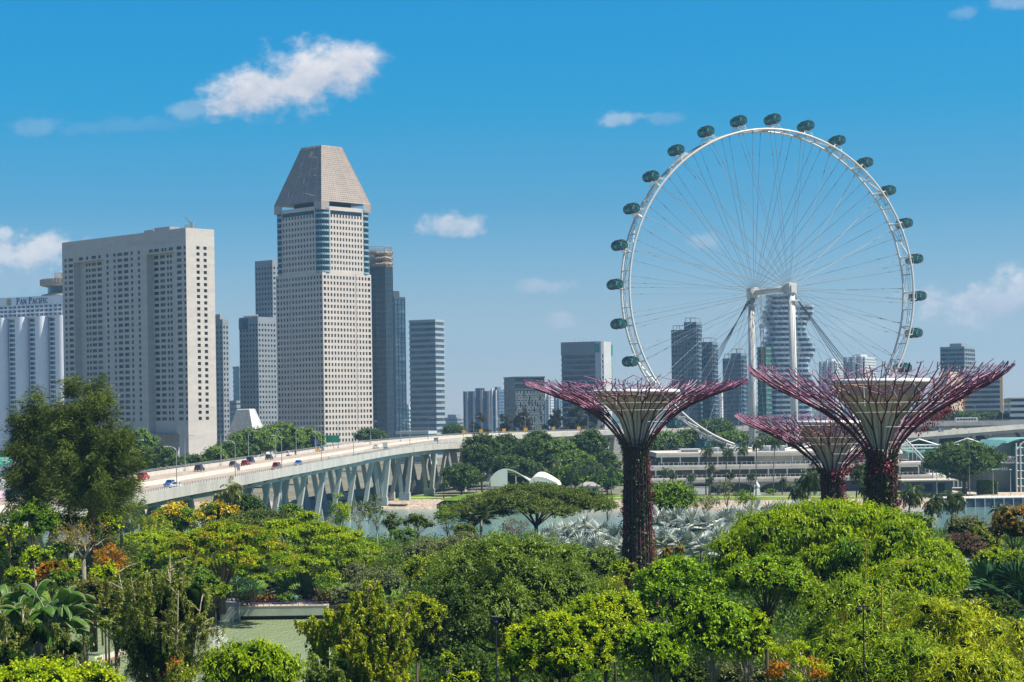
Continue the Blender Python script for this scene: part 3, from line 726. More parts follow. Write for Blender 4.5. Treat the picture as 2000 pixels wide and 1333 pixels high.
def condo(name, label, segs, d, th, group='glass apartment towers behind the big wheel'):
    """apartment tower of several slabs of different height"""
    root = None
    for k, (px, ytop) in enumerate(segs):
        f = Foot(*px, ytop, d + 6 * k, th)
        if root is None: root = building(name, f, label, group, 'apartment tower')
        w = MB(); panes = []; n = int((f.z1 - 6) / 3.3)
        rows = [(f.z1 - 3.2 - i * 3.3 - 1.15, f.z1 - 3.2 - i * 3.3 + 1.15) for i in range(n)]
        for (u, nn, W) in ((f.L, f.nl, f.wl), (f.Rr, f.nr, f.wr)):
            m = max(1, round(W / 2.6)); q = W / m
            facade(w, f.C, u, nn, W, 3, f.z1, [(i * q + q * .1, i * q + q * .9) for i in range(m)], rows, .4, panes)
            for i in range(0, n, 1):
                for j in (range(0, m, 5)):
                    c = f.C + u * (q * (j + 1.4)) + nn * .5
                    if (j + k) % 2 == 0: w.obox((c.x, c.y, rows[i][0] - .35), u * q * .9, nn * .6, (0, 0, .3))
        P = f.pts(); w.add([(p.x, p.y, f.z1) for p in P], [(0, 1, 2, 3)])
        for a, b in ((1, 2), (2, 3)): w.quad((P[a].x, P[a].y, 3), (P[b].x, P[b].y, 3), (P[b].x, P[b].y, f.z1), (P[a].x, P[a].y, f.z1))
        o = w.build('slab', M('condo_grey', (.15, .205, .26), .5, .08, .05, .4, streak=4), root); panes_to_parts(panes, GLASS_B, o, 30)
        t = MB(); a, b = f.p(f.wl * .15, f.wr * .2), f.p(f.wl * .85, f.wr * .8)
        for c in ((.1, .1), (.1, .9), (.9, .1), (.9, .9), (.5, .1)):
            q = f.p(f.wl * c[0], f.wr * c[1]); t.tube([(q.x, q.y, f.z1), (q.x, q.y, f.z1 + 3.4)], .22, 4)
        for (i, j) in (((.1, .1), (.9, .1)), ((.9, .1), (.9, .9)), ((.1, .1), (.1, .9)), ((.1, .9), (.9, .9))):
            for z in (3.4,): p, q = f.p(f.wl * i[0], f.wr * i[1]), f.p(f.wl * j[0], f.wr * j[1]); t.tube([(p.x, p.y, f.z1 + z), (q.x, q.y, f.z1 + z)], .25, 4)
        t.build('roof_frame', STEEL_G, o)
    adopt(root, set())
    return root
condo('stepped_glass_tower', 'blue-grey glass apartment tower with three stepped roofs seen through the lower left spokes', [((1337, 1361, 1372), 629), ((1312, 1343, 1352), 644), ((1356, 1392, 1403), 668)], 1500, 22)
condo('round_topped_glass_tower', 'narrower blue glass apartment tower with an open roof frame left of the wheel legs', [((1428, 1448, 1459), 690), ((1412, 1432, 1446), 700)], 1480, 25)
apartments('striped_white_block', 'thin white apartment strip showing between the two glass apartment towers', (1402, 1410, 1414), 758, 2000, 30, WHITE, PALE, 1)
apartments('low_grey_block', 'low grey block tucked between the left wheel leg and the round topped glass tower', (1452, 1466, 1474), 752, 1900, 30, GREY_W, PALE, 2)
def wavy_tower():
    d = 1560; c0 = at(1528, 700, d); zt = at(1528, 574, d).z
    r = thing('wavy_tower', (c0.x, c0.y + 22, 3), 'banded tower whose floors swell in and out in waves, standing behind the wheel legs', 'apartment tower', 'glass apartment towers behind the big wheel')
    sl = MB(); rg = random.Random(4); n = int((zt - 3) / 4.1); k = F / d
    def xs(y, lo, hi): return at(lo, y, d).x, at(hi, y, d).x
    for i in range(n):
        z = zt - 2 - i * 4.1; yy = 574 + i * 4.1 * k
        wob = 3 + 6.5 * math.sin(yy / 9.5) * (1 if yy < 720 else .5) + (0, 1.5, 0)[i % 3]
        for (lo, hi, y0, dy, e) in ((1500 - wob * .8 + (i > 12) * 4, 1555 + wob * .6, 574, 0, 30), (1544, 1588 + 6 * math.sin(yy / 12 + 2) * (1.3 if yy < 720 else .6) + (i > 9) * 5, 592, 7, 26)):
            if yy < y0: continue
            x0, x1 = xs(min(yy, 800), lo, hi); ym = c0.y + dy; b = 4.0
            cx_, cy_ = (x0 + x1) / 2, ym + e / 2
            def se(t): c_, s_ = math.cos(t), math.sin(t); return (cx_ + (x1 - x0) / 2 * math.copysign(abs(c_) ** .55, c_), cy_ + e / 2 * math.copysign(abs(s_) ** .55, s_))
            out = [se(2 * math.pi * q / 24) for q in range(24)]
            inn = [(cx_ + (p[0] - cx_) * .93, cy_ + (p[1] - cy_) * .93) for p in out]
            sl.prism(out, z, z + 1.75)
            g = MB().prism(inn, z - 2.36, z); g.build('window_band', GLASS_B, r)
    sl.build('floor_slab', M('wavy_slab', (.34, .43, .52), .4, .06, .05, .4), r)
    a = at(1560, 640, d + 2); MB().box(a.x - 3.5, a.x + 3.5, a.y + 6, a.y + 12, 3, zt - 6).build('lift_shaft', PALE, r); adopt(r, set())
wavy_tower()
banded('netted_tower', 'unfinished tower wrapped in green netting beside the banded wavy tower', (1480, 1496, 1506), 678, 1500, 30, 3.6, .35, M('green_net', (.05, .22, .18), .8), glassM('raw_floor', (.03, .05, .05), (.08, .12, .12), .8), plant=None, cat='building site')
def site_crane():
    b = at(1489, 690, 1490); zt = at(1489, 618, 1490).z
    r = thing('tower_crane', (b.x, b.y, 3), 'thin red tower crane with its jib raised, between the two white wheel legs', 'crane')
    g = MB()
    for dx, dy in ((-.9, -.9), (.9, -.9), (.9, .9), (-.9, .9)): g.tube([(b.x + dx, b.y + dy, 60), (b.x + dx, b.y + dy, zt - 6)], .2, 4)
    for i in range(int((zt - 66) / 2)):
        z = 60 + i * 2; s = 1 if i % 2 else -1; g.tube([(b.x - .9 * s, b.y - .9, z), (b.x + .9 * s, b.y - .9, z + 2)], .12, 4)
    g.build('mast', M('crane_red', (.32, .10, .09), .5), r)
    MB().box(b.x - 1.6, b.x + 1.6, b.y - 1.6, b.y + 1.6, zt - 9, zt - 6).build('cab', GREY_W, r)
    j = MB(); e = at(1485, 575, 1490)
    for dx in (-.5, .5): j.tube([(b.x + dx, b.y, zt - 6), (e.x + dx, e.y, e.z)], .2, 4)
    j.tube([(b.x + 2, b.y, zt - 6), (b.x + 4, b.y, zt + 4), (e.x, e.y, e.z)], .12, 4); j.build('jib', M('crane_grey', (.25, .26, .28), .5), r); adopt(r, set())
site_crane()
apartments('stepped_pale_block', 'pale apartment block with a stepped roof behind the lower right spokes', (1600, 1632, 1645), 706, 2100, 25, PALE, WHITE, 3)
apartments('tall_pale_block', 'pale apartment block with a taller flat roof just right of the stepped pale one', (1648, 1690, 1712), 697, 2150, 25, PALE, WHITE, 3)
banded('right_glass_tower', 'blue-grey tower with horizontal floor lines rising behind the right branch canopy', (1838, 1884, 1904), 677, 1750, 28, 3.8, .4, GREY_W, GLASS_B, mull=6, plant=(.2, .7, 3))
f_, r_ = banded('ochre_banded_tower', 'wide banded tower with sunlit ochre end walls behind the right branch canopy', (1882, 1950, 1953), 729, 1500, 8, 3.6, .45, M('lilac_band', (.40, .38, .42), .6), GLASS, plant=None)
w = MB(); q = f_.p(-.6, f_.wr / 2); w.obox((q.x, q.y, (f_.z1 + 5) / 2), f_.Rr * (f_.wr / 2 + .6), f_.L * 1.6, (0, 0, f_.z1 / 2 - 1)); q = f_.p(f_.wl + 4, f_.wr / 2); w.obox((q.x, q.y, (f_.z1 + 1) / 2), f_.Rr * (f_.wr / 2 + .3), f_.L * 4.5, (0, 0, f_.z1 / 2 - 2)); part(w, 'end_wall', OCHRE, r_)
punched('beige_tower', 'plain beige and grey slab tower left of the ochre banded tower', (1822, 1858, 1884), 737, 1480, 42, 4, 6, .3, .3, BEIGE, GLASS, limit=30)
banded('blue_glass_slab', 'low blue glass slab half hidden under the right branch canopy', (1782, 1826, 1836), 790, 1400, 22, 3.8, .3, GREY_W, GLASS_T)
f_, r_ = banded('orange_topped_block', 'low white banded block with an orange top storey at the right edge', (1962, 2040, 2060), 779, 1350, 12, 3.4, .55, WHITE, GLASS, plant=(.1, .3, 5), parapet=.5)
part(MB().prism(f_.pts(.6), f_.z1 - 2.6, f_.z1 + .3), 'top_band', OCHRE, r_)
# ------------------------------------------------------------------ the flyover: swept along a curve seen edge-on from here
def spline(P, step=4.0):
    out = []
    for i in range(len(P) - 1):
        p0, p1, p2, p3 = P[max(i - 1, 0)], P[i], P[i + 1], P[min(i + 2, len(P) - 1)]
        n = max(2, int((p2 - p1).length / step))
        for k in range(n):
            t = k / n
            out.append(.5 * ((2 * p1) + (p2 - p0) * t + (2 * p0 - 5 * p1 + 4 * p2 - p3) * t * t + (3 * p1 - p0 - 3 * p2 + p3) * t ** 3))
    out.append(P[-1]); return out
class Path:
    def __init__(s, P, step=4.0):
        s.p = spline(P, step); s.s = [0.0]
        for a, b in zip(s.p, s.p[1:]): s.s.append(s.s[-1] + (b - a).length)
        s.t = []; m = len(s.p)
        for i in range(m):
            t = s.p[min(i + 1, m - 1)] - s.p[max(i - 1, 0)]; t.z = 0; t.normalize(); s.t.append(t)
    def fr(s, i): t = s.t[i]; return s.p[i], t, Vector((-t.y, t.x, 0))
    def pos(s, i, t, z): p, _, n = s.fr(i); return p + n * t + Vector((0, 0, z))
    def idx(s, d): return min(range(len(s.s)), key=lambda i: abs(s.s[i] - d))
    def sweep(s, mb, prof, i0=0, i1=None, closed=True):
        i1 = len(s.p) - 1 if i1 is None else i1; n = len(prof)
        vs = [s.pos(i, t, z) for i in range(i0, i1 + 1) for t, z in prof]; m = i1 - i0 + 1
        fs = [(i * n + k, i * n + (k + 1) % n, (i + 1) * n + (k + 1) % n, (i + 1) * n + k) for i in range(m - 1) for k in range(n if closed else n - 1)]
        if closed: fs += [tuple(range(n))[::-1], tuple(range((m - 1) * n, m * n))]
        mb.add(vs, fs); return mb
BW = 31.0
NEAR = [(0, 1012, 334), (256, 968, 386), (352, 950, 422), (458, 932, 464), (556, 914, 518), (640, 899.5, 580), (750, 880, 695), (850, 862.5, 812), (1000, 849, 945),
        (1100, 844, 1000), (1200, 841, 1035), (1350, 837, 1065), (1500, 833, 1080), (1800, 825, 1090), (2000, 822.5, 1092), (2200, 820, 1092)]
P_ = [at(*q) - Vector((0, 0, 1.05)) for q in NEAR]
P_ = [Vector((-112, 215, 15.5)), Vector((-101, 275, 16.2))] + P_
MAIN = Path(P_)
ROADC = M('road_surface', (.34, .29, .25), .85, .10, .06, .2, streak=1)
BRC = M('bridge_concrete', (.43, .43, .405), .8, .13, .2, .2, streak=.15)
PARA = M('parapet_concrete', (.52, .49, .45), .8, .10, .3, .2)
br = thing('road_bridge', tuple(MAIN.p[0]), 'long pale concrete flyover on V-shaped piers curving away behind the gardens', 'bridge')
b = MB(); MAIN.sweep(b, [(.0, -.5), (BW, -.5), (BW, 0), (.0, 0)]); part(b, 'deck_slab', BRC, br)
b = MB()
for t0, t1 in ((.45, BW / 2 - .4), (BW / 2 + .4, BW - .45)): MAIN.sweep(b, [(t0, .006), (t1, .006)], closed=False)
part(b, 'carriageway', ROADC, br)
b = MB(); n_ = len(MAIN.p)
for lane in (3.6, 7.2, 10.8, BW / 2 + 4.2, BW / 2 + 7.8, BW / 2 + 11.4):
    for i in range(0, n_ - 1, 3): MAIN.sweep(b, [(lane, .012), (lane + .16, .012)], i, i + 1, closed=False)
part(b, 'lane_marking', M('marking_white', (.75, .75, .72), .7), br)
for t0 in (-.02, BW - .36):
    b = MB(); MAIN.sweep(b, [(t0, -1.25), (t0 + .38, -1.25), (t0 + .38, 1.0), (t0, 1.0)]); part(b, 'parapet', PARA if t0 > 1 else BRC, br)
b = MB(); MAIN.sweep(b, [(BW / 2 - .35, 0), (BW / 2 + .35, 0), (BW / 2 + .15, .95), (BW / 2 - .15, .95)]); part(b, 'median_barrier', PARA, br)
b = MB(); MAIN.sweep(b, [(2.6, -2.7), (BW / 2 - 2.6, -2.7), (BW / 2 - 2.6, -.5), (2.2, -.5)]); MAIN.sweep(b, [(BW / 2 + 2.6, -2.7), (BW - 2.6, -2.7), (BW - 2.2, -.5), (BW / 2 + 2.6, -.5)]); part(b, 'girder', BRC, br)
for i in range(0, n_, 4):
    p, t, n = MAIN.fr(i); b = MB()
    vs = [p + n * a + t * e + Vector((0, 0, z)) for e in (-.25, .25) for a, z in ((.36, -.5), (2.6, -.5), (2.6, -2.4), (.36, -1.2))]
    b.add(vs, [(0, 1, 2, 3), (4, 5, 6, 7), (0, 3, 7, 4), (2, 3, 7, 6)]); part(b, 'bracket', BRC, br)
b = MB()
for z in (1.28, 1.55): MAIN.sweep(b, [(.12, z), (.24, z), (.24, z + .09), (.12, z + .09)])
for t0 in (BW - .24,):
    for z in (1.3, 1.6): MAIN.sweep(b, [(t0, z), (t0 + .12, z), (t0 + .12, z + .1), (t0, z + .1)])
for i in range(0, n_ - 1):
    for f_ in (0, .5):
        for t0 in (.18, BW - .18):
            p = MAIN.pos(i, t0, 1.0).lerp(MAIN.pos(i + 1, t0, 1.0), f_); b.box(p.x - .06, p.x + .06, p.y - .06, p.y + .06, p.z, p.z + .62)
part(b, 'railing', STEEL_G, br)
YEL = M('sign_yellow', (.75, .42, .03), .6)
def vpier(path, i, tc, z0, parent, top=-2.68, wt=4.4, wb=1.4, low=.18):
    g = MB(); p, t, n = path.fr(i); zt = p.z + top; hz = zt - z0; zm = z0 + hz * low
    for sgn in (-1, 1):
        vs = []
        for z, c, w in ((zm - .8, wb, .7), (zt, wt, .62)):
            q = p + n * (tc + sgn * c); q.z = z
            vs += [q + n * a + t * e for a, e in ((-w, -1.0), (w, -1.0), (w, 1.0), (-w, 1.0))]
        g.add(vs, [(0, 1, 2, 3), (4, 5, 6, 7), (0, 1, 5, 4), (1, 2, 6, 5), (2, 3, 7, 6), (3, 0, 4, 7)])
    q = p + n * tc; g.obox((q.x, q.y, (zm + z0) / 2), n * (wb + 1.1), t * 1.15, (0, 0, (zm - z0) / 2))
    part(g, 'pier', BRC, parent)
for s_ in list(range(60, 760, 32)) + list(range(800, 1500, 60)):
    i = MAIN.idx(s_); p = MAIN.p[i]; z0 = 2.9 if (p.y < 500 or p.y > 745) else -2
    for tc in (7.4, BW - 7.4): vpier(MAIN, i, tc, z0, br)
# slip roads: one leaving on the near side, one joining from the right
def slip(name, label, P, width, piers, zb=2.9):
    pa = Path(P); r = thing(name, tuple(pa.p[0]), label, 'bridge')
    b = MB(); pa.sweep(b, [(0, -.5), (width, -.5), (width, 0), (0, 0)]); part(b, 'deck_slab', BRC, r)
    b = MB(); pa.sweep(b, [(.4, .006), (width - .4, .006)], closed=False); part(b, 'carriageway', ROADC, r)
    for t0 in (-.02, width - .36): b = MB(); pa.sweep(b, [(t0, -1.0), (t0 + .38, -1.0), (t0 + .38, 1.0), (t0, 1.0)]); part(b, 'parapet', BRC, r)
    b = MB(); pa.sweep(b, [(1.6, -2.6), (width - 1.6, -2.6), (width - 1.4, -.5), (1.4, -.5)]); part(b, 'girder', BRC, r)
    b = MB()
    for z in (1.28, 1.55): pa.sweep(b, [(.1, z), (.22, z), (.22, z + .09), (.1, z + .09)])
    for i in range(len(pa.p)): p = pa.pos(i, .16, 1.0); b.box(p.x - .06, p.x + .06, p.y - .06, p.y + .06, p.z, p.z + .62)
    part(b, 'railing', STEEL_G, r)
    for s_ in piers: vpier(pa, pa.idx(s_), width / 2, zb, r, top=-2.58, wt=2.6, wb=.9)
    return pa, r
i_ = MAIN.idx(470)
S0 = [at(690, 891.5, 632), at(740, 882.5, 678), at(790, 875, 725), at(850, 868.8, 775), at(905, 866.5, 812), at(960, 868, 850), at(1010, 872, 880)]
SLIP, _ = slip('slip_road', 'narrow slip road bridge peeling off the flyover on its near side and ending among trees', [p - Vector((0, 0, 1.05)) for p in S0], 8.0, (70, 110, 150, 190))
S1 = [at(1420, 858, 985), at(1560, 856, 985), at(1700, 852, 990), at(1790, 847, 1000), at(1900, 838.5, 1020), at(2010, 830, 1045), at(2120, 824, 1062)]
JOIN, _ = slip('joining_ramp', 'lower ramp bridge rising from behind the supertrees to join the flyover at the right', [p - Vector((0, 0, 1.05)) for p in S1], 12.0, (40, 90, 140))
# leaning fins of the big pier at the right edge
pr = thing('bridge_pier_fins', tuple(at(1985, 868, 1040)), 'dark leaning concrete pier fins under the flyover at the right edge', 'bridge pier')
g = MB()
for px0, px1 in ((1926, 1948), (1950, 1975), (1985, 2010)):
    a, b_, c, d_ = at(px0, 841, 1050), at(px0 + 26, 840, 1050), at(px1 + 24, 872, 1050), at(px1, 872, 1050)
    vs = [v + Vector((0, e, 0)) for e in (0, 14) for v in (a, b_, c, d_)]; g.add(vs, [(0, 1, 2, 3), (4, 5, 6, 7), (0, 1, 5, 4), (1, 2, 6, 5), (2, 3, 7, 6), (3, 0, 4, 7)])
part(g, 'fin', CONC_D, pr)

def deck_at(px, py, dz=0.0):
    """where the eye's ray through a pixel meets the flyover's deck: (station, offset)"""
    best = None
    for i in range(0, n_, 1):
        for k in range(1, 61):
            t = BW * k / 61; q = MAIN.pos(i, t, dz); x, y = pix(q); e = (x - px) ** 2 + 4 * (y - py) ** 2
            if best is None or e < best[0]: best = (e, i, t)
    return best[1], best[2]

# ------------------------------------------------------------------ lamp posts on the flyover
def lamp_proto(h=8.8, arm=2.0, double=False):
    r = thing('lamp_post', (0, 0, 0), 'x', 'lamp post', 'lamp posts on the flyover')
    MB().tube([(0, 0, 0), (0, 0, h * .55), (0, 0, h)], [.12, .10, .07], 6).build('pole', STEEL_G, r)
    for s in ((1, -1) if double else (1,)):
        a = MB().tube([(0, 0, h - .1), (s * arm * .3, 0, h + .45), (s * arm * .7, 0, h + .7), (s * arm, 0, h + .7)], .075, 5); a.build('arm', STEEL_G, r)
        hd = MB(); hd.obox((s * (arm + .3), 0, h + .68), (.42, 0, 0), (0, .15, 0), (0, 0, .11)); hd.build('lamp_head', WHITE, r)
    MB().box(-.25, .25, -.25, .25, 0, .5).build('base', CONC, r)
    return r
ORD = ['first', 'second', 'third', 'fourth', 'fifth', 'sixth', 'seventh', 'eighth', 'ninth', 'tenth', 'eleventh', 'twelfth', 'thirteenth', 'fourteenth', 'fifteenth', 'sixteenth', 'seventeenth', 'eighteenth', 'nineteenth', 'twentieth']
lp0 = None
def place_lamps(pxs, t, label, arm_dir):
    global lp0
    for k, px_ in enumerate(pxs):
        i = min(range(n_), key=lambda j: abs(pix(MAIN.pos(j, t, 0))[0] - px_)); p, tt, nn = MAIN.fr(i)
        q = MAIN.pos(i, t, 0.0)
        if lp0 is None: o = lp0 = lamp_proto()
        else: o = copy_tree(lp0)
        o.location = q; v = nn * arm_dir; o.rotation_euler = (0, 0, math.atan2(v.y, v.x))
        o['label'] = label % ORD[k]
place_lamps((349, 458, 553, 629, 692, 801, 906, 975, 1026, 1150, 1775, 1905), .75, 'thin lamp post on the near parapet of the flyover, %s from the left', 1)
place_lamps((98, 260, 360, 429, 486, 537, 577, 616, 660, 724, 782, 838, 922, 1048, 1168, 1640, 1830, 1960), BW - .75, 'thin lamp post on the far parapet of the flyover, %s from the left', -1)
for k, (px_, py_) in enumerate(((910, 838), (945, 838), (983, 837), (1027, 836), (1078, 835), (1132, 834))):
    i = min(range(n_), key=lambda j: abs(pix(MAIN.pos(j, BW - .5, 1))[0] - px_)); q = MAIN.pos(i, BW - .1, 0)
    r = thing('road_sign', tuple(q), 'small orange warning sign above the far parapet of the flyover, %s from the left' % ORD[k], 'road sign', 'orange signs on the flyover')
    MB().tube([(0, 0, 0), (0, 0, 2.4)], .06, 5).build('post', STEEL_G, r); g = MB(); g.box(-.9, .9, -.1, -.03, 1.5, 3.1); g.build('plate', YEL, r)
# cabinet boxes hung on lamp poles and a green direction sign
for (px_, py_, lab, col, wdt, hgt, cat) in ((462, 916, 'grey equipment box beside a lamp post in the middle of the flyover', GREY_W, .8, 1.6, 'box'), (852, 865, 'grey equipment box on the flyover near where the slip road leaves', GREY_W, .9, 2.2, 'box'),
                                 (753, 872, 'pale equipment box on the median of the flyover beside the white car', PALE, .9, 2.0, 'box'), (652, 868, 'small green direction sign over the far parapet in front of the tall stone tower', M('sign_green', (.02, .20, .12), .5), 2.6, 2.6, 'road sign'),
                                 (617, 870, 'small blue and red banner on a post above the far parapet of the flyover', M('banner_blue', (.10, .12, .35), .6), .7, 1.8, 'banner')):
    i, t = deck_at(px_, py_ + (4 if cat == 'box' else 8)); q = MAIN.pos(i, t if cat == 'box' else BW - .2, 0)
    r = thing('equipment_box' if cat == 'box' else cat.replace(' ', '_'), tuple(q), lab, cat)
    z0 = 0.0 if cat == 'box' else 2.2
    MB().box(-wdt, wdt, -.3, .3, z0 + .1, z0 + hgt + .3).build('panel', col, r)
    MB().box(-.12, .12, -.2, .2, 0, z0 + .1).build('post', STEEL_G, r)

# ------------------------------------------------------------------ vehicles
TYRE = M('tyre', (.015, .015, .015), .9); RIM = M('wheel_rim', (.45, .45, .46), .3, metal=.6); CARGLASS = M('car_glass', (.02, .025, .03), .08, spec=.8)
REDL = M('tail_lamp', (.35, .01, .01), .3); WHL = M('head_lamp', (.7, .7, .66), .15, spec=.8)
def paint(name, c): return M('paint_' + name, c, .22, .03, .5, .6)
CARP = {}
def car_mesh(kind):
    if kind in CARP: return CARP[kind]
    L, W = {'sedan': (4.6, 1.8), 'suv': (4.6, 1.85), 'hatch': (4.0, 1.7), 'van': (4.8, 1.8)}[kind]; h = {'sedan': 1.45, 'suv': 1.72, 'hatch': 1.5, 'van': 1.95}[kind]
    bl = .92 if kind != 'suv' else 1.05
    a = L / 2
    low = [(-a, .35), (a, .35), (a, .62), (a - .12, .78), (a - 1.15, bl), (-a + .9 if kind == 'sedan' else -a + .25, bl), (-a, bl - .1)]
    ca = {'sedan': [(a - 1.2, bl), (a - 1.95, h), (-a + 1.35, h), (-a + .75, bl)], 'suv': [(a - 1.2, bl), (a - 1.8, h), (-a + .45, h), (-a + .12, bl)],
          'hatch': [(a - 1.05, bl), (a - 1.7, h), (-a + .7, h), (-a + .15, bl)], 'van': [(a - .7, bl), (a - 1.3, h), (-a + .2, h), (-a + .08, bl)]}[kind]
    b = MB()
    def ext(prof, w0, w1, zb):
        n = len(prof); vs = []
        for s in (-1, 1):
            for (x, z) in prof: vs.append((x, s * (w0 if z <= zb else w1), z))
        return vs, [tuple(range(n)), tuple(range(n, 2 * n))[::-1]] + [(i, (i + 1) % n, n + (i + 1) % n, n + i) for i in range(n)]
    b.add(*ext(low, W / 2, W / 2 - .06, .7)); b.add(*ext(ca, W / 2 - .08, W / 2 - .26, bl + .01))
    g = MB()
    for s in (-1, 1):
        q = [ca[0], ca[1], ca[2], ca[3]]; cx_ = sum(p[0] for p in q) / 4; cz = sum(p[1] for p in q) / 4
        vs = [(cx_ + (x - cx_) * .86, s * ((W / 2 - .08) + ((W / 2 - .26) - (W / 2 - .08)) * ((cz + (z - cz) * .72) - bl) / (h - bl) + .015), cz + (z - cz) * .72) for x, z in q]
        g.add(vs, [(0, 1, 2, 3)])
    def screen(p, q, off):
        p, q = Vector((p[0], 0, p[1])), Vector((q[0], 0, q[1])); u = p.lerp(q, .12); v = p.lerp(q, .88); n = Vector((-(q - p).z, 0, (q - p).x)).normalized() * off
        g.add([u + n + Vector((0, -W / 2 + .2, 0)), u + n + Vector((0, W / 2 - .2, 0)), v + n + Vector((0, W / 2 - .34, 0)), v + n + Vector((0, -W / 2 + .34, 0))], [(0, 1, 2, 3)])
    screen(ca[0], ca[1], -.02); screen(ca[3], ca[2], .02)
    wh = MB().tube([(0, -.11, 0), (0, .11, 0)], .33, 12); wr = MB().tube([(0, -.12, 0), (0, .12, 0)], .19, 10)
    CARP[kind] = (b, g, wh, wr, L, W, bl); return CARP[kind]
GLm = None
def car(kind, px_, py_, mat, label, away, cat='car', rack=None, t_fix=None, path_pos=None):
    b, g, wh, wr, L, W, bl = car_mesh(kind)
    if path_pos is None:
        i, t = deck_at(px_, py_); q = MAIN.pos(i, t, .01); tt = MAIN.t[i]
    else: q, tt = path_pos
    if not away: tt = -tt
    r = thing(cat.replace(' ', '_'), tuple(q), label, cat, 'vehicles on the flyover', math.atan2(tt.y, tt.x))
    b.build('body', mat, r); g.build('window', CARGLASS, r)
    for sx in (L / 2 - .85, -L / 2 + .8):
        for sy in (-W / 2 + .1, W / 2 - .1):
            o = link('wheel', MATS.setdefault('wheelmesh', wh.mesh('wheel', TYRE)), r, (sx, sy, .33)); link('rim', MATS.setdefault('rimmesh', wr.mesh('rim', RIM)), o)
    for sy in (-1, 1):
        MB().box(L / 2 - .03, L / 2 + .02, sy * (W / 2 - .25) - .18, sy * (W / 2 - .25) + .18, .60, .74).build('headlight', WHL, r)
        MB().box(-L / 2 - .02, -L / 2 + .03, sy * (W / 2 - .2) - .14, sy * (W / 2 - .2) + .14, .66, .84).build('tail_light', REDL, r)
    if rack: MB().box(-.25, .1, -.3, .3, rack[0], rack[0] + .22).build('roof_sign', rack[1], r)
    return r
PB, PW, PR, PM, PY, PD, PG, PN = paint('blue', (.02, .12, .42)), paint('white', (.75, .75, .74)), paint('red', (.42, .03, .03)), paint('maroon', (.25, .02, .035)), paint('yellow', (.80, .52, .02)), paint('dark', (.035, .04, .05)), paint('green', (.03, .055, .055)), paint('navy', (.025, .04, .10))
car('sedan', 267, 947, PY, 'yellow taxi at the far left of the flyover, half behind the feathery tree', True, 'taxi', (1.45, WHITE))
car('suv', 281, 938, PR, 'bright red car in the far lanes beside the feathery tree', True)
car('hatch', 333, 951, PB, 'blue hatchback just ahead of the white car by the near parapet', False)
car('sedan', 343, 954.5, PW, 'white car close to the near parapet beside the blue hatchback', False)
car('suv', 389, 921.5, PD, 'dark grey off-road car alone on the far lanes left of the others', True)
car('hatch', 454.5, 911, PD, 'small dark grey car behind the lamp post on the far lanes', True)
car('suv', 479, 911, PM, 'dark red estate car next to the navy people carrier', True)
car('van', 489, 905.5, PN, 'navy people carrier beside the far parapet', True)
car('suv', 527, 898, PG, 'dark green off-road car on the far lanes behind the white car', True)
car('suv', 562, 891, PW, 'white estate car on the far lanes with the motorcycle near it', True)
car('sedan', 621, 882, PY, 'yellow taxi in front of a small blue car near the crest of the flyover', True, 'taxi', (1.45, PB))
car('hatch', 625, 877, PB, 'small blue car close to the far parapet behind the second yellow taxi', True)
car('van', 540, 917, PM, 'maroon people carrier in the near lanes', False)
car('hatch', 582, 909, PB, 'bright blue car in the near lanes following the maroon one', False)
car('sedan', 735, 876, PW, 'white saloon car in the middle of the flyover, farthest of the white cars', True)
car('sedan', 753, 882, PN, 'navy car beside the near parapet where the slip road leaves', False)
def motorcycle():
    i, t = deck_at(573, 886); q = MAIN.pos(i, t, .01); tt = MAIN.t[i]
    r = thing('motorcycle', tuple(q), 'dark motorcycle ridden beside the far parapet near the white estate car', 'motorcycle', 'vehicles on the flyover', math.atan2(tt.y, tt.x))
    for x in (-.65, .65):
        o = MB().tube([(x, -.06, .31), (x, .06, .31)], .31, 12).build('wheel', TYRE, r); MB().tube([(x, -.07, .31), (x, .07, .31)], .2, 10).build('rim', RIM, o)
    g = MB().tube([(-.65, 0, .34), (-.2, 0, .55), (.35, 0, .7), (.65, 0, .34)], [.06, .16, .14, .05], 6); g.tube([(.55, 0, .4), (.42, 0, 1.0)], .04, 5); g.build('frame', PD, r)
    MB().obox((-.3, 0, .78), (.42, 0, 0), (0, .14, 0), (0, 0, .06)).build('seat', BLACK, r)
    MB().tube([(.4, -.36, 1.04), (.42, 0, 1.0), (.4, .36, 1.04)], .025, 5).build('handlebar', STEEL_G, r)
    p = thing('person', tuple(q + Vector((0, 0, 0))), 'motorcycle rider in a dark jacket and helmet leaning on the handlebar', 'person', None, math.atan2(tt.y, tt.x))
    b = MB(); b.tube([(-.32, 0, .84), (-.28, 0, 1.1), (-.15, 0, 1.38), (-.08, 0, 1.5)], [.19, .17, .21, .08], 8)
    for s in (-1, 1):
        b.tube([(-.3, s * .1, .86), (.05, s * .2, .86), (.0, s * .2, .42), (.12, s * .2, .38)], [.1, .09, .07, .04], 6)
        b.tube([(-.13, s * .2, 1.38), (.05, s * .3, 1.16), (.36, s * .34, 1.06)], [.07, .06, .04], 6)
    b.sphere((-.03, 0, 1.6), .12); b.build('body', M('jacket_dark', (.04, .04, .05), .8), p, True)
    MB().sphere((-.03, 0, 1.63), .15).build('helmet', paint('red', (.42, .03, .03)), p, True)
motorcycle()
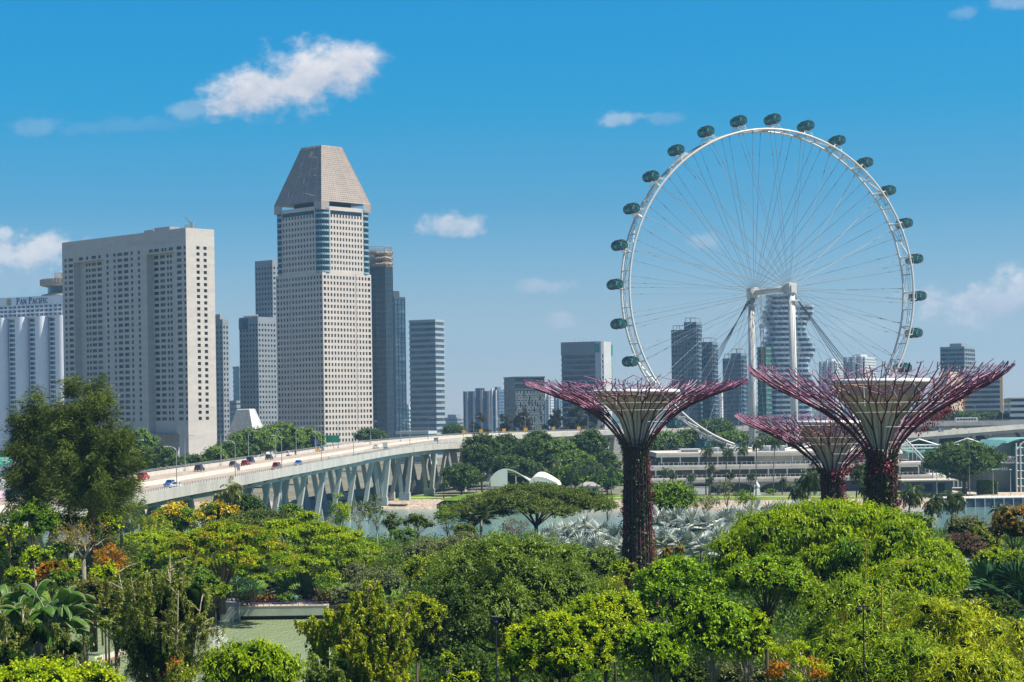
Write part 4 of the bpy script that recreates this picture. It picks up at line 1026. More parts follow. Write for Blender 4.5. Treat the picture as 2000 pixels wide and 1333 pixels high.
def truck(px_, py_, lab, mat):
    i, t = deck_at(px_, py_); q = MAIN.pos(i, t, .01); tt = -MAIN.t[i]
    r = thing('truck', tuple(q), lab, 'truck', 'vehicles on the flyover', math.atan2(tt.y, tt.x))
    b = MB(); b.add([(x, y, z) for x, z in ((3.0, .5), (3.0, 1.3), (2.6, 2.2), (1.5, 2.2), (1.5, .5)) for y in (-1, 1)], [(0, 2, 4, 6, 8), (1, 3, 5, 7, 9), (0, 1, 3, 2), (2, 3, 5, 4), (4, 5, 7, 6), (6, 7, 9, 8), (8, 9, 1, 0)])
    b.build('cab', mat, r); g = MB(); g.add([(2.99, -.85, 1.4), (2.99, .85, 1.4), (2.64, .8, 2.1), (2.64, -.8, 2.1)], [(0, 1, 2, 3)]); g.build('window', CARGLASS, r)
    c = MB().box(-3.2, 1.3, -1.05, 1.05, .95, 1.25); c.box(-3.2, 1.3, -1.05, -.98, 1.25, 1.9); c.box(-3.2, 1.3, .98, 1.05, 1.25, 1.9); c.box(-3.2, -3.12, -1.05, 1.05, 1.25, 1.9); c.build('cargo_bed', mat, r)
    MB().box(-3.1, 2.9, -.4, .4, .55, .93).build('chassis', BLACK, r)
    for sx in (2.1, -2.2):
        for sy in (-.85, .85): o = MB().tube([(sx, sy - .14, .45), (sx, sy + .14, .45)], .45, 12).build('wheel', TYRE, r); MB().tube([(sx, sy - .15, .45), (sx, sy + .15, .45)], .22, 10).build('rim', RIM, o)
truck(30, 978, 'blue flatbed truck on the flyover at the left edge below the white tube bridge', PB)
def on_path(pa, px_, t, z=.01):
    i = min(range(len(pa.p)), key=lambda j: abs(pix(pa.pos(j, t, 0))[0] - px_)); return pa.pos(i, t, z), pa.t[i]
car('sedan', 0, 0, PW, 'white car on the lower ramp just right of the right supertree trunk', True, path_pos=on_path(JOIN, 1803, 4))
car('hatch', 0, 0, PB, 'small blue car on the lower ramp ahead of the white car', True, path_pos=on_path(JOIN, 1843, 4))
def bus():
    q, tt = on_path(MAIN, 1886, 6)
    r = thing('bus', tuple(q), 'white bus on the flyover in front of the ochre banded tower', 'bus', 'vehicles on the flyover', math.atan2(tt.y, tt.x))
    MB().box(-6, 6, -1.25, 1.25, .4, 3.2).build('body', PW, r); g = MB()
    for s in (-1, 1):
        for k in range(7): g.box(-5.6 + k * 1.6, -4.2 + k * 1.6, s * 1.26 - .01, s * 1.26 + .01, 1.6, 2.7)
    g.box(5.99, 6.02, -1.1, 1.1, 1.4, 2.9); g.build('window', CARGLASS, r)
    for sx in (-3.6, 3.8):
        for sy in (-1.1, 1.1): MB().tube([(sx, sy - .16, .5), (sx, sy + .16, .5)], .5, 12).build('wheel', TYRE, r)
bus()

# ------------------------------------------------------------------ the big observation wheel
def wheel():
    d = 880; hub = at(1506, 568, d); th = R(21.5)
    a = Vector((math.sin(th), -math.cos(th), 0)); t = Vector((math.cos(th), math.sin(th), 0)); up = Vector((0, 0, 1))
    RR = 70.8; W2 = 4.2; root = thing('observation_wheel', (hub.x, hub.y, 3), 'giant white observation wheel with cable spokes and dark teal passenger capsules', 'ferris wheel')
    def P(phi, r, ax): return hub + (t * math.sin(phi) + up * math.cos(phi)) * r + a * ax
    N = 112
    rim = MB()
    for ax in (-W2, W2): rim.tube([P(2 * math.pi * k / N, RR, ax) for k in range(N)], .50, 8, closed=True)
    part(rim, 'rim', STEEL_W, root, True)
    lad = MB()
    for k in range(N):
        p = 2 * math.pi * k / N; q = 2 * math.pi * (k + 1) / N
        if k % 2 == 0: lad.tube([P(p, RR, -W2), P(p, RR, W2)], .30, 6)
        s = 1 if (k // 4) % 2 else -1
        if k % 4 == 0: lad.tube([P(p, RR, -W2 * s), P(2 * math.pi * (k + 4) / N, RR, W2 * s)], .17, 5)
    part(lad, 'rim_bracing', STEEL_W, root)
    wk = MB()
    for e in (-.5, .5): wk.tube([P(2 * math.pi * k / N, RR + .55, e * 1.6) for k in range(N)], .12, 4, closed=True)
    for k in range(N * 2): p = math.pi * k / N; wk.tube([P(p, RR + .55, -.8), P(p, RR + .55, .8)], .07, 4)
    part(wk, 'maintenance_walkway', STEEL_G, root)
    S = 18.6
    ax_ = MB().tube([hub - a * S, hub + a * S], 1.25, 20); part(ax_, 'spindle', STEEL_W, root, True)
    for e in (-1, 1):
        h = MB()
        for k in range(3): c = hub + a * (e * (S - 4.2 + k * 1.1)); h.tube([c - a * .4, c + a * .4], [2.5, 2.5], 24)
        h.tube([hub + a * e * (S - 5), hub + a * e * (S - 1.4)], 2.0, 20); part(h, 'hub_flange', STEEL_W, root)
    sp = MB(); rg = random.Random(2)
    for k in range(28):
        c = R(1.4) + 2 * math.pi * k / 28
        for (dp, ax, e) in ((-.052, -W2, -1), (-.018, W2, 1), (.018, -W2, 1), (.052, W2, -1)):
            ph = c + dp; q = P(ph, RR - .5, ax); h0 = hub + a * e * (S - 4.2 + (ax > 0) * 1.6) + (t * math.sin(ph + dp * 3) + up * math.cos(ph + dp * 3)) * 2.4
            sp.tube([h0, q], .075, 4, cap=False)
            m = q.lerp(h0, .13); n = q.lerp(h0, .15); sp.tube([m, n], .17, 5); m = q.lerp(h0, .0); n = q.lerp(h0, .02); sp.tube([m, n], .18, 5)
    part(sp, 'spoke_cables', M('cable_steel', (.17, .20, .23), .45, .1), root)
    # capsules outside the rim, each a glazed barrel with ribs on a cradle
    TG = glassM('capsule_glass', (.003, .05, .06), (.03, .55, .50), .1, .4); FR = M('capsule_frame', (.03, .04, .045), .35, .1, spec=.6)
    bar, ribs, cra = MB(), MB(), MB()
    L, r0 = 4.3, 1.95
    prof = [(-L - .12, 1.7), (-L, 1.9), (-L * .6, r0), (-L * .2, r0), (L * .2, r0), (L * .6, r0), (L, 1.9), (L + .12, 1.7)]
    n = 16
    Vv = [(x, r * math.cos(2 * math.pi * k / n), r * math.sin(2 * math.pi * k / n)) for x, r in prof for k in range(n)]
    Q = [(i * n + k, i * n + (k + 1) % n, (i + 1) * n + (k + 1) % n, (i + 1) * n + k) for i in range(7) for k in range(n)]
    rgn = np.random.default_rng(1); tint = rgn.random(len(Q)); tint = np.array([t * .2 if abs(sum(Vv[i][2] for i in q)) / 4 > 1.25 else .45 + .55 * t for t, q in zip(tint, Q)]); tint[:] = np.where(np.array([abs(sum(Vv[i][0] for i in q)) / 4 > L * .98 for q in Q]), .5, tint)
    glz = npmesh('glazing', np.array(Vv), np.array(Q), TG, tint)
    for x, r in prof: ribs.tube([(x, (r + .04) * math.cos(2 * math.pi * k / n), (r + .04) * math.sin(2 * math.pi * k / n)) for k in range(n)], .15, 4, closed=True)
    for k in range(0, n, 2): c, s = math.cos(2 * math.pi * (k + .5) / n), math.sin(2 * math.pi * (k + .5) / n); ribs.tube([(x, (r + .03) * c, (r + .03) * s) for x, r in prof], .09, 4)
    def cap_mesh(x):
        V = [(x, rr * math.cos(2 * math.pi * k / n), rr * math.sin(2 * math.pi * k / n)) for rr in (.0, .8, 1.72) for k in range(n)]; Qc = [(j * n + k, j * n + (k + 1) % n, (j + 1) * n + (k + 1) % n, (j + 1) * n + k) for j in range(2) for k in range(n)]
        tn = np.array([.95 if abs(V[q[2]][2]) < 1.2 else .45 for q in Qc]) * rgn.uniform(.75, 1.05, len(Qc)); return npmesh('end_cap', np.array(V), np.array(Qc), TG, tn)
    for x in (L + .2, -L - .2):
        for k in range(4): c, s = math.cos(math.pi * k / 4 + .4), math.sin(math.pi * k / 4 + .4); ribs.tube([(x, -1.7 * c, -1.7 * s), (x, 1.7 * c, 1.7 * s)], .10, 4)
        ribs.tube([(x, .85 * math.cos(2 * math.pi * k / n), .85 * math.sin(2 * math.pi * k / n)) for k in range(n)], .09, 4, closed=True)
    floor = MB().box(-L * .95, L * .95, -1.5, 1.5, -1.5, -1.2); roof = MB().box(-L * .8, L * .8, -.8, .8, 1.95, 2.3)
    for x in (-2.2, 2.2):
        cra.tube([(x, (r0 + .2) * math.cos(2 * math.pi * k / 20), (r0 + .2) * math.sin(2 * math.pi * k / 20)) for k in range(20)], .11, 5, closed=True)
    mesh = {'frame': ribs.mesh('frame', FR), 'end_cap': cap_mesh(L + .14), 'end_cap.': cap_mesh(-L - .14), 'floor': floor.mesh('floor', FR), 'roof_unit': roof.mesh('roof_unit', FR), 'mounting_ring': cra.mesh('mounting_ring', FR)}
    Ra = 4.9; xa = math.atan2(a.y, a.x)
    for k in range(28):
        ph = R(1.4) + 2 * math.pi * k / 28; c = P(ph, RR + Ra, 0); inv = Matrix.Translation(-root.location)
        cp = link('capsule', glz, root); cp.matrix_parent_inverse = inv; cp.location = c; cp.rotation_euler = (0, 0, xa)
        for nm, me in mesh.items(): link(nm.strip('.'), me, cp)
        g = MB()
        for x in (-1.9, 1.9):
            for dp in (-.022, .022):
                for ax in (-W2 * .95, W2 * .95): g.tube([P(ph + dp, RR + .2, ax), P(ph, RR + Ra - 2.1, x) + (t * math.cos(ph) - up * math.sin(ph)) * (1.2 if dp > 0 else -1.2)], .13, 4)
        for ax in (-W2, W2): g.tube([P(ph - .03, RR + .5, ax), P(ph - .02, RR + 2.2, ax * .8), P(ph + .02, RR + 2.2, ax * .8), P(ph + .03, RR + .5, ax)], .14, 4)
        part(g, 'capsule_bracket', STEEL_W, root)
    for e, bpx in ((-1, 1483), (1, 1552)):
        top = hub + a * e * (S - .6); base = Vector((top.x + e * .8, top.y, 3)); g = MB()
        g.tube([base, base.lerp(top, .5), top + Vector((0, 0, 1.0))], [1.6, 1.58, 1.5], 20); part(g, 'leg', STEEL_W, root, True)
        h = MB(); h.obox(top + Vector((0, 0, -.2)), a * 1.5, t * 1.8, (0, 0, 2.3)); h.obox(top + Vector((0, 0, -5.5)), a * 2.2, t * 2.3, (0, 0, .35)); h.obox(top + a * e * 1.9 + Vector((0, 0, -.4)), a * .25, t * 1.2, (0, 0, 1.6)); part(h, 'leg_head', STEEL_W, root)
        lad = MB().tube([base + a * 1.9, top + a * 1.9 + Vector((0, 0, -6))], .14, 4); part(lad, 'leg_ladder', STEEL_G, root)
    st = MB()
    for e, sx, reach in ((-1, -1, 46), (1, 1, 58)):
        top = hub + a * e * (S - .6) + Vector((0, 0, -1.2))
        for k in range(4):
            ft = hub + t * sx * (reach + k * 4.2) + a * e * (S + 4); ft.z = 3
            st.tube([top + t * sx * .5 + a * (k - 1.5) * .5 + Vector((0, 0, -k * .5)), ft], .15, 5, cap=False)
    part(st, 'stay_cables', M('stay_dark', (.09, .11, .14), .45, .1), root)
wheel()
# ------------------------------------------------------------------ leaves: many small faces spread through lobes
def unit(v): return v / np.maximum(np.linalg.norm(v, axis=1, keepdims=True), 1e-6)
def leafcards(rg, P, A, L, W, tint, droop=.15, face=None):
    """a four-cornered leaf at each point P along direction A"""
    n = len(P); A = unit(A)
    ref = unit((face if face is not None else np.zeros((n, 3))) + rg.normal(size=(n, 3)) * .55)
    B = unit(np.cross(A, ref)); L = np.broadcast_to(L, (n,)) * rg.uniform(.65, 1.3, n); W = np.broadcast_to(W, (n,)) * rg.uniform(.7, 1.25, n)
    mid = P + A * (L * .45)[:, None]; tip = P + A * L[:, None]; tip[:, 2] -= L * droop
    V = np.stack([P, mid + B * (W / 2)[:, None], tip, mid - B * (W / 2)[:, None]], 1).reshape(-1, 3)
    return V, np.arange(4 * n).reshape(-1, 4), tint
class Leaves:
    def __init__(s): s.V = []; s.Q = []; s.T = []; s.M = []; s.n = 0
    def add(s, VQT, mi=0):
        V, Q, T = VQT; s.V.append(V); s.Q.append(Q + s.n); s.T.append(np.broadcast_to(T, (len(Q),))); s.M.append(np.full(len(Q), mi)); s.n += len(V)
    def mesh(s, name, mats): return npmesh(name, np.concatenate(s.V), np.concatenate(s.Q), mats, np.concatenate(s.T), np.concatenate(s.M))
def lobe_points(rg, lobes, dens, low=.35, inner=.35, skip=.74):
    """tuft positions over the outside (and some of the inside) of ellipsoid lobes"""
    PP, OO, TT = [], [], []
    C = np.array([l[0] for l in lobes]); Rd = np.array([l[1] for l in lobes])
    for k in range(len(lobes)):
        c, r = C[k], Rd[k]
        area = 4 * math.pi * (((r[0] * r[1]) ** 1.6 + (r[0] * r[2]) ** 1.6 + (r[1] * r[2]) ** 1.6) / 3) ** (1 / 1.6)
        n = max(6, int(area * dens)); D = unit(rg.normal(size=(n, 3)))
        keep = (D[:, 2] > -.25) | (rg.random(n) < low); D = D[keep]; n = len(D)
        ph = rg.uniform(0, 6.3, 6)
        bump = .15 * np.sin(4.5 * D[:, 0] + ph[0]) * np.sin(4.5 * D[:, 1] + ph[1]) + .12 * np.sin(9 * D[:, 0] + ph[2]) * np.sin(8 * D[:, 2] + ph[3]) + .05 * np.sin(15 * D[:, 1] + ph[4])
        dep = np.where(rg.random(n) < inner, rg.uniform(.45, .9, n), 1.0)
        P = c + D * r * ((1 + bump) * dep)[:, None]
        ok = np.ones(n, bool)
        for j in range(len(lobes)):
            if j != k: ok &= np.linalg.norm((P - C[j]) / Rd[j], axis=1) > skip
        lt = rg.normal() * .12
        PP.append(P[ok]); OO.append(unit(D / r)[ok]); TT.append((lt + rg.normal(size=n) * .1)[ok])
    return np.concatenate(PP), np.concatenate(OO), np.concatenate(TT)
def _cube_sphere(m=4):
    V, Q, ix = [], [], {}
    for ax in range(3):
        for sg in (-1, 1):
            g = [[None] * (m + 1) for _ in range(m + 1)]
            for i in range(m + 1):
                for j in range(m + 1):
                    p = [0, 0, 0]; p[ax] = sg; p[(ax + 1) % 3] = 2 * i / m - 1; p[(ax + 2) % 3] = 2 * j / m - 1; key = tuple(round(x, 4) for x in p)
                    if key not in ix: ix[key] = len(V); V.append(p)
                    g[i][j] = ix[key]
            Q += [(g[i][j], g[i + 1][j], g[i + 1][j + 1], g[i][j + 1]) for i in range(m) for j in range(m)]
    return unit(np.array(V, float)), np.array(Q)
CSV, CSQ = _cube_sphere()
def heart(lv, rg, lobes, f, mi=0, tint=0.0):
    """solid dark blob added inside each clump to block sun and deepen the gaps"""
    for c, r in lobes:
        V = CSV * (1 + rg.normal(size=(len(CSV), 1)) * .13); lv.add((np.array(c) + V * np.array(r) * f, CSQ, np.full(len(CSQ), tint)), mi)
def tuft_leaves(rg, P, O, T, per, L, W, spread=.7, up=.2, droop=.2, jit=.4, face_up=.6, base=.45):
    n = len(P) * per; p = np.repeat(P, per, 0) + rg.normal(size=(n, 3)) * L * jit; o = np.repeat(O, per, 0)
    A = o * (1 - spread) + unit(rg.normal(size=(n, 3))) * spread; A[:, 2] += up
    fc = o * .7; fc[:, 2] += face_up
    t = np.clip(base + np.repeat(T, per) + rg.normal(size=n) * .15, 0, 1)
    return leafcards(rg, p, A, L, W, t, droop, fc)

# ------------------------------------------------------------------ the branching steel towers with planted trunks
MAG = M('magenta_steel', (.30, .125, .225), .5, .12, .6, .35); MAGD = M('plum_steel', (.12, .032, .07), .5, .12, .6, .35)
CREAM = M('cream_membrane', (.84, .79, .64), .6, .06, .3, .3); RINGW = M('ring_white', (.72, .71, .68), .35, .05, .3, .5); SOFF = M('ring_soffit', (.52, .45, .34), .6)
CLIMB = leafM('climber_leaves', (.016, .030, .010), (.11, .14, .035), .2); FLOWER = leafM('climber_flowers', (.16, .015, .045), (.42, .05, .12), .25)
PANEL = M('planting_panel', (.13, .10, .075), .95, .4, 1.2, .1)
def supertree(label, axpx, d, prof, ring, fun, ybase, seed, red, leaf_n, flow=()):
    """prof: (pixel row, half width in pixels) from the foot to the tips; ring: (row, half width)"""
    rg = random.Random(seed); nrg = np.random.default_rng(seed); k = d / F
    foot = at(axpx, prof[0][0], d); X = foot.x
    PR = [(at(axpx, y, d).z, h * k) for y, h in prof]; zb = 3.0
    root = thing('supertree', (X, d, zb), label, 'tree-like tower', 'branching steel supertrees')
    def rad(z):
        for (z0, r0), (z1, r1) in zip(PR, PR[1:]):
            if z <= z1: return r0 + (r1 - r0) * max(0, (z - z0) / (z1 - z0))
        return PR[-1][1]
    # smooth profile as a function of a running parameter
    S = [0.0]
    pp = [(zb, PR[0][1] * 1.12)] + PR
    for a, b in zip(pp, pp[1:]): S.append(S[-1] + math.hypot(b[0] - a[0], b[1] - a[1]))
    def prof_at(s):
        s = max(0, min(s, S[-1]))
        for i in range(len(S) - 1):
            if s <= S[i + 1]:
                f = (s - S[i]) / (S[i + 1] - S[i] + 1e-9)
                z0, r0 = pp[i]; z1, r1 = pp[i + 1]; return z0 + (z1 - z0) * f, r0 + (r1 - r0) * f
        return pp[-1]
    def Q(s, ang, lift=0.0):
        z, r = prof_at(s); return Vector((X + r * math.cos(ang), d + r * math.sin(ang), z + lift))
    sN = S[len([1 for y, h in prof if h <= prof[0][1] * 1.02])]      # where the flare starts
    sE = S[-1]; core = PR[0][1] * .80
    zneck = prof_at(sN)[0]
    c = MB().lathe([(core * 1.1, zb), (core, (zb + zneck) / 2), (core * .96, zneck)], 20, (X, d, 0)); part(c, 'trunk', PANEL, root)
    # main ribs: straight up the trunk, then forking again and again towards the rim
    br = MB(); tw = MB(); tr_ = MB(); NR = 22
    zr = at(axpx, ring[0], d).z; rr = ring[1] * k
    def run(s0, s1, a0, a1, r0, r1, m, n=5, l0=0.0, l1=0.0):
        m.tube([Q(s0 + (s1 - s0) * i / 3, a0 + (a1 - a0) * i / 3, l0 + (l1 - l0) * i / 3) for i in range(4)], [r0 + (r1 - r0) * i / 3 for i in range(4)], n)
    for i in range(NR):
        an = 2 * math.pi * i / NR + rg.uniform(-.03, .03)
        tr_.tube([Q(0, an), Q(sN * .5, an), Q(sN * .97, an)], .13, 5)
        br.tube([Q(sN * .97, an), Q(sN, an)], .13, 5)
        f1 = sN + (sE - sN) * rg.uniform(.20, .34); run(sN, f1, an, an, .11, .10, br)
        for sg in (-1, 1):
            a1 = an + sg * math.pi / NR * .52; f2 = f1 + (sE - sN) * rg.uniform(.13, .2); run(f1, f2, an, a1, .10, .09, br)
            f3 = f2 + (sE - sN) * rg.uniform(.1, .16); run(f2, f3, a1, a1, .09, .085, br)
            for s2 in (-1, 1):
                a2 = a1 + s2 * math.pi / NR * .27; f4 = f3 + (sE - sN) * rg.uniform(.06, .11); run(f3, f4, a1, a2, .08, .075, br, 5, 0, rg.uniform(-.1, .3))
                lift = rg.uniform(-.1, .3); f5 = min(sE, f4 + (sE - sN) * rg.uniform(.14, .30)); run(f4, f5, a2, a2 + rg.uniform(-.012, .012), .075, .068, br, 5, 0, lift)
                for s3 in (-1, 1):
                    if rg.random() < .15: continue
                    a3 = a2 + s3 * math.pi / NR * rg.uniform(.10, .24); f6 = min(sE * 1.0, f5 + rg.uniform(.7, 1.6)); run(f5, f6, a2, a3, .052, .046, tw, 4, lift, lift + rg.uniform(-.1, .2))
                    f7 = min(sE, f6 + rg.uniform(.8, 3.0)); run(f6, f7, a3, a3 + rg.uniform(-.015, .015), .055, .04, tw, 4, lift, lift + rg.uniform(-.1, .3))
    # a second, inner layer of twigs standing above the rim
    for i in range(120):
        an = rg.uniform(0, 2 * math.pi); s0 = sN + (sE - sN) * rg.uniform(.42, .86); l0 = rg.uniform(0, .35); q0 = Q(s0, an, l0); st = rg.uniform(.8, 1.8)
        q1 = Q(s0 + st, an + rg.uniform(-.10, .10), l0 + rg.uniform(0, .35)); tw.tube([q0, q1], .055, 4)
        for sg in (-1, 1): q2 = Q(s0 + st + rg.uniform(.5, 1.5), an + sg * rg.uniform(.05, .15), l0 + rg.uniform(.05, .55)); tw.tube([q1, q2], .045, 4)
        tw.tube([Q(s0 - rg.uniform(.8, 2), an + rg.uniform(-.08, .08), 0), q0], .07, 4)
    part(tr_, 'trunk_rib', M('rib_dark', (.10, .045, .05), .6), root); br.mi = 1; br.add(tw.v, tw.f); part(br, 'branch_lattice', [MAGD, MAG], root)
    # cream funnel, ring and the thin hoops
    FN = [(at(axpx, y, d).z, h * k) for y, h in fun]
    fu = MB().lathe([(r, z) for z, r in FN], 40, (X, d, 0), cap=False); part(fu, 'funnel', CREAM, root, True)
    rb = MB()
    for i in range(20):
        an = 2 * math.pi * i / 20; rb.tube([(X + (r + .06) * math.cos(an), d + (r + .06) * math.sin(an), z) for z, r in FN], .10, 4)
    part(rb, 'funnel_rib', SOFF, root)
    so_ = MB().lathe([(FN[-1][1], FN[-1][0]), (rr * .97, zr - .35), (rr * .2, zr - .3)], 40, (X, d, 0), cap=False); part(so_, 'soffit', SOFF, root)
    rn = MB().tube([(X + rr * math.cos(2 * math.pi * i / 48), d + rr * math.sin(2 * math.pi * i / 48), zr) for i in range(48)], .30, 8, closed=True); part(rn, 'ring', RINGW, root, True)
    hp = MB()
    for s_ in (.0, .12, .26, .42, .55):
        s1 = sN + (sE - sN) * s_; z, r = prof_at(s1); r *= .97
        hp.tube([(X + r * math.cos(2 * math.pi * i / 40), d + r * math.sin(2 * math.pi * i / 40), z) for i in range(40)], .03, 4, closed=True)
    for i in range(12):
        an = 2 * math.pi * i / 12; z, r = prof_at(sN + (sE - sN) * .5); hp.tube([(X + rr * math.cos(an), d + rr * math.sin(an), zr), (X + r * math.cos(an + .12), d + r * math.sin(an + .12), z)], .025, 4)
    part(hp, 'hoop', PALE, root)
    # climbing plants on the trunk, with hanging flowers
    lv = Leaves(); n = leaf_n; s = nrg.random(n) ** .8 * sN * 1.04; an = nrg.uniform(0, 2 * math.pi, n)
    clump = np.sin(an * 5 + 1.3 * seed) * np.sin(s * .9 + an * 2) + nrg.normal(size=n) * .5
    keep = clump > -.1; s, an = s[keep], an[keep]; n = len(s)
    zz = np.array([prof_at(x)[0] for x in s]); r_ = np.array([prof_at(x)[1] for x in s]) + nrg.uniform(-.25, .15, n)
    Pp = np.stack([X + r_ * np.cos(an), d + r_ * np.sin(an), zz], 1); O = np.stack([np.cos(an), np.sin(an), np.zeros(n)], 1)
    lv.add(tuft_leaves(nrg, Pp, O, nrg.normal(size=n) * .15, 3, .32, .16, .7, -.2, .3, .5))
    part_o = link('climber', lv.mesh('climber', CLIMB), root); part_o.matrix_parent_inverse = Matrix.Translation(-root.location)
    fl = Leaves()
    for (a0, f0, f1, m) in red:
        s = sN * nrg.uniform(f0, f1, m); an = a0 + nrg.normal(size=m) * .16; zz = np.array([prof_at(x)[0] for x in s]); r_ = np.array([prof_at(x)[1] for x in s]) + nrg.uniform(.1, .45, m)
        Pp = np.stack([X + r_ * np.cos(an), d + r_ * np.sin(an), zz], 1); O = np.stack([np.cos(an), np.sin(an), np.zeros(m)], 1)
        fl.add(tuft_leaves(nrg, Pp, O, nrg.normal(size=m) * .15, 6, .26, .18, .8, -.1, .3, .9))
    for (a0, sa, sb, m) in flow:                      # blossoms hanging under the branches
        s = sN + (sE - sN) * nrg.uniform(sa, sb, m); an = a0 + nrg.normal(size=m) * .12; q = np.array([tuple(Q(x, y)) for x, y in zip(s, an)]); q[:, 2] -= nrg.uniform(.1, 1.1, m)
        fl.add(tuft_leaves(nrg, q, np.tile([[0, 0, -1.0]], (m, 1)), nrg.normal(size=m) * .15, 6, .24, .18, .8, -.3, .3, 1.0))
    part_o = link('blossom', fl.mesh('blossom', FLOWER), root); part_o.matrix_parent_inverse = Matrix.Translation(-root.location)
supertree('supertree standing alone left of the wheel legs, with a red-flowered trunk', 1246, 258,
          [(1110, 29), (1000, 25), (930, 22.5), (890, 21.5), (872, 26), (850, 40), (835, 52), (820, 68), (805, 88), (792, 110), (778, 143), (765, 180), (752, 212), (747, 219)], (766, 83),
          [(882, 15), (850, 20), (820, 30), (800, 44), (788, 60), (776, 74)], 1110, 11,
          [(-2.6, .35, .75, 60), (-2.4, .1, .4, 30), (-.25, .45, .95, 70), (-.15, .2, .5, 50), (-1.9, .25, .45, 12)], 8000)
supertree('largest supertree at the right with its magenta branch canopy overlapping the smaller one beside it', 1723, 226,
          [(1060, 31), (980, 29), (930, 27), (895, 26.5), (875, 33), (855, 50), (838, 66), (822, 86), (805, 110), (790, 138), (772, 172), (752, 212), (732, 243), (718, 257)], (746, 93),
          [(878, 17), (850, 24), (822, 36), (800, 52), (786, 66), (773, 82)], 1040, 23,
          [(-2.2, .9, 1.03, 26), (-.9, .86, 1.02, 14), (-.2, .7, 1.0, 26), (-1.5, .92, 1.03, 12)], 9500, flow=[(-.1, .25, .55, 50), (.15, .45, .7, 26), (-2.9, .2, .4, 12)])
supertree('smallest supertree half hidden behind the canopy of the largest one', 1626, 285,
          [(1000, 21), (970, 19.5), (945, 19), (925, 21.2), (905, 33), (890, 52), (878, 66), (866, 84), (855, 104), (845, 124), (835, 148), (825, 170), (815, 184), (812, 188)], (826, 66),
          [(925, 12), (905, 18), (885, 26), (866, 38), (855, 48), (845, 60)], 1000, 37,
          [(-.2, .75, 1.05, 60), (-.9, .9, 1.05, 16), (-1.6, .95, 1.05, 12), (-2.4, .9, 1.0, 8)], 5600, flow=[(-.1, .1, .35, 34), (-2.9, .1, .3, 14)])

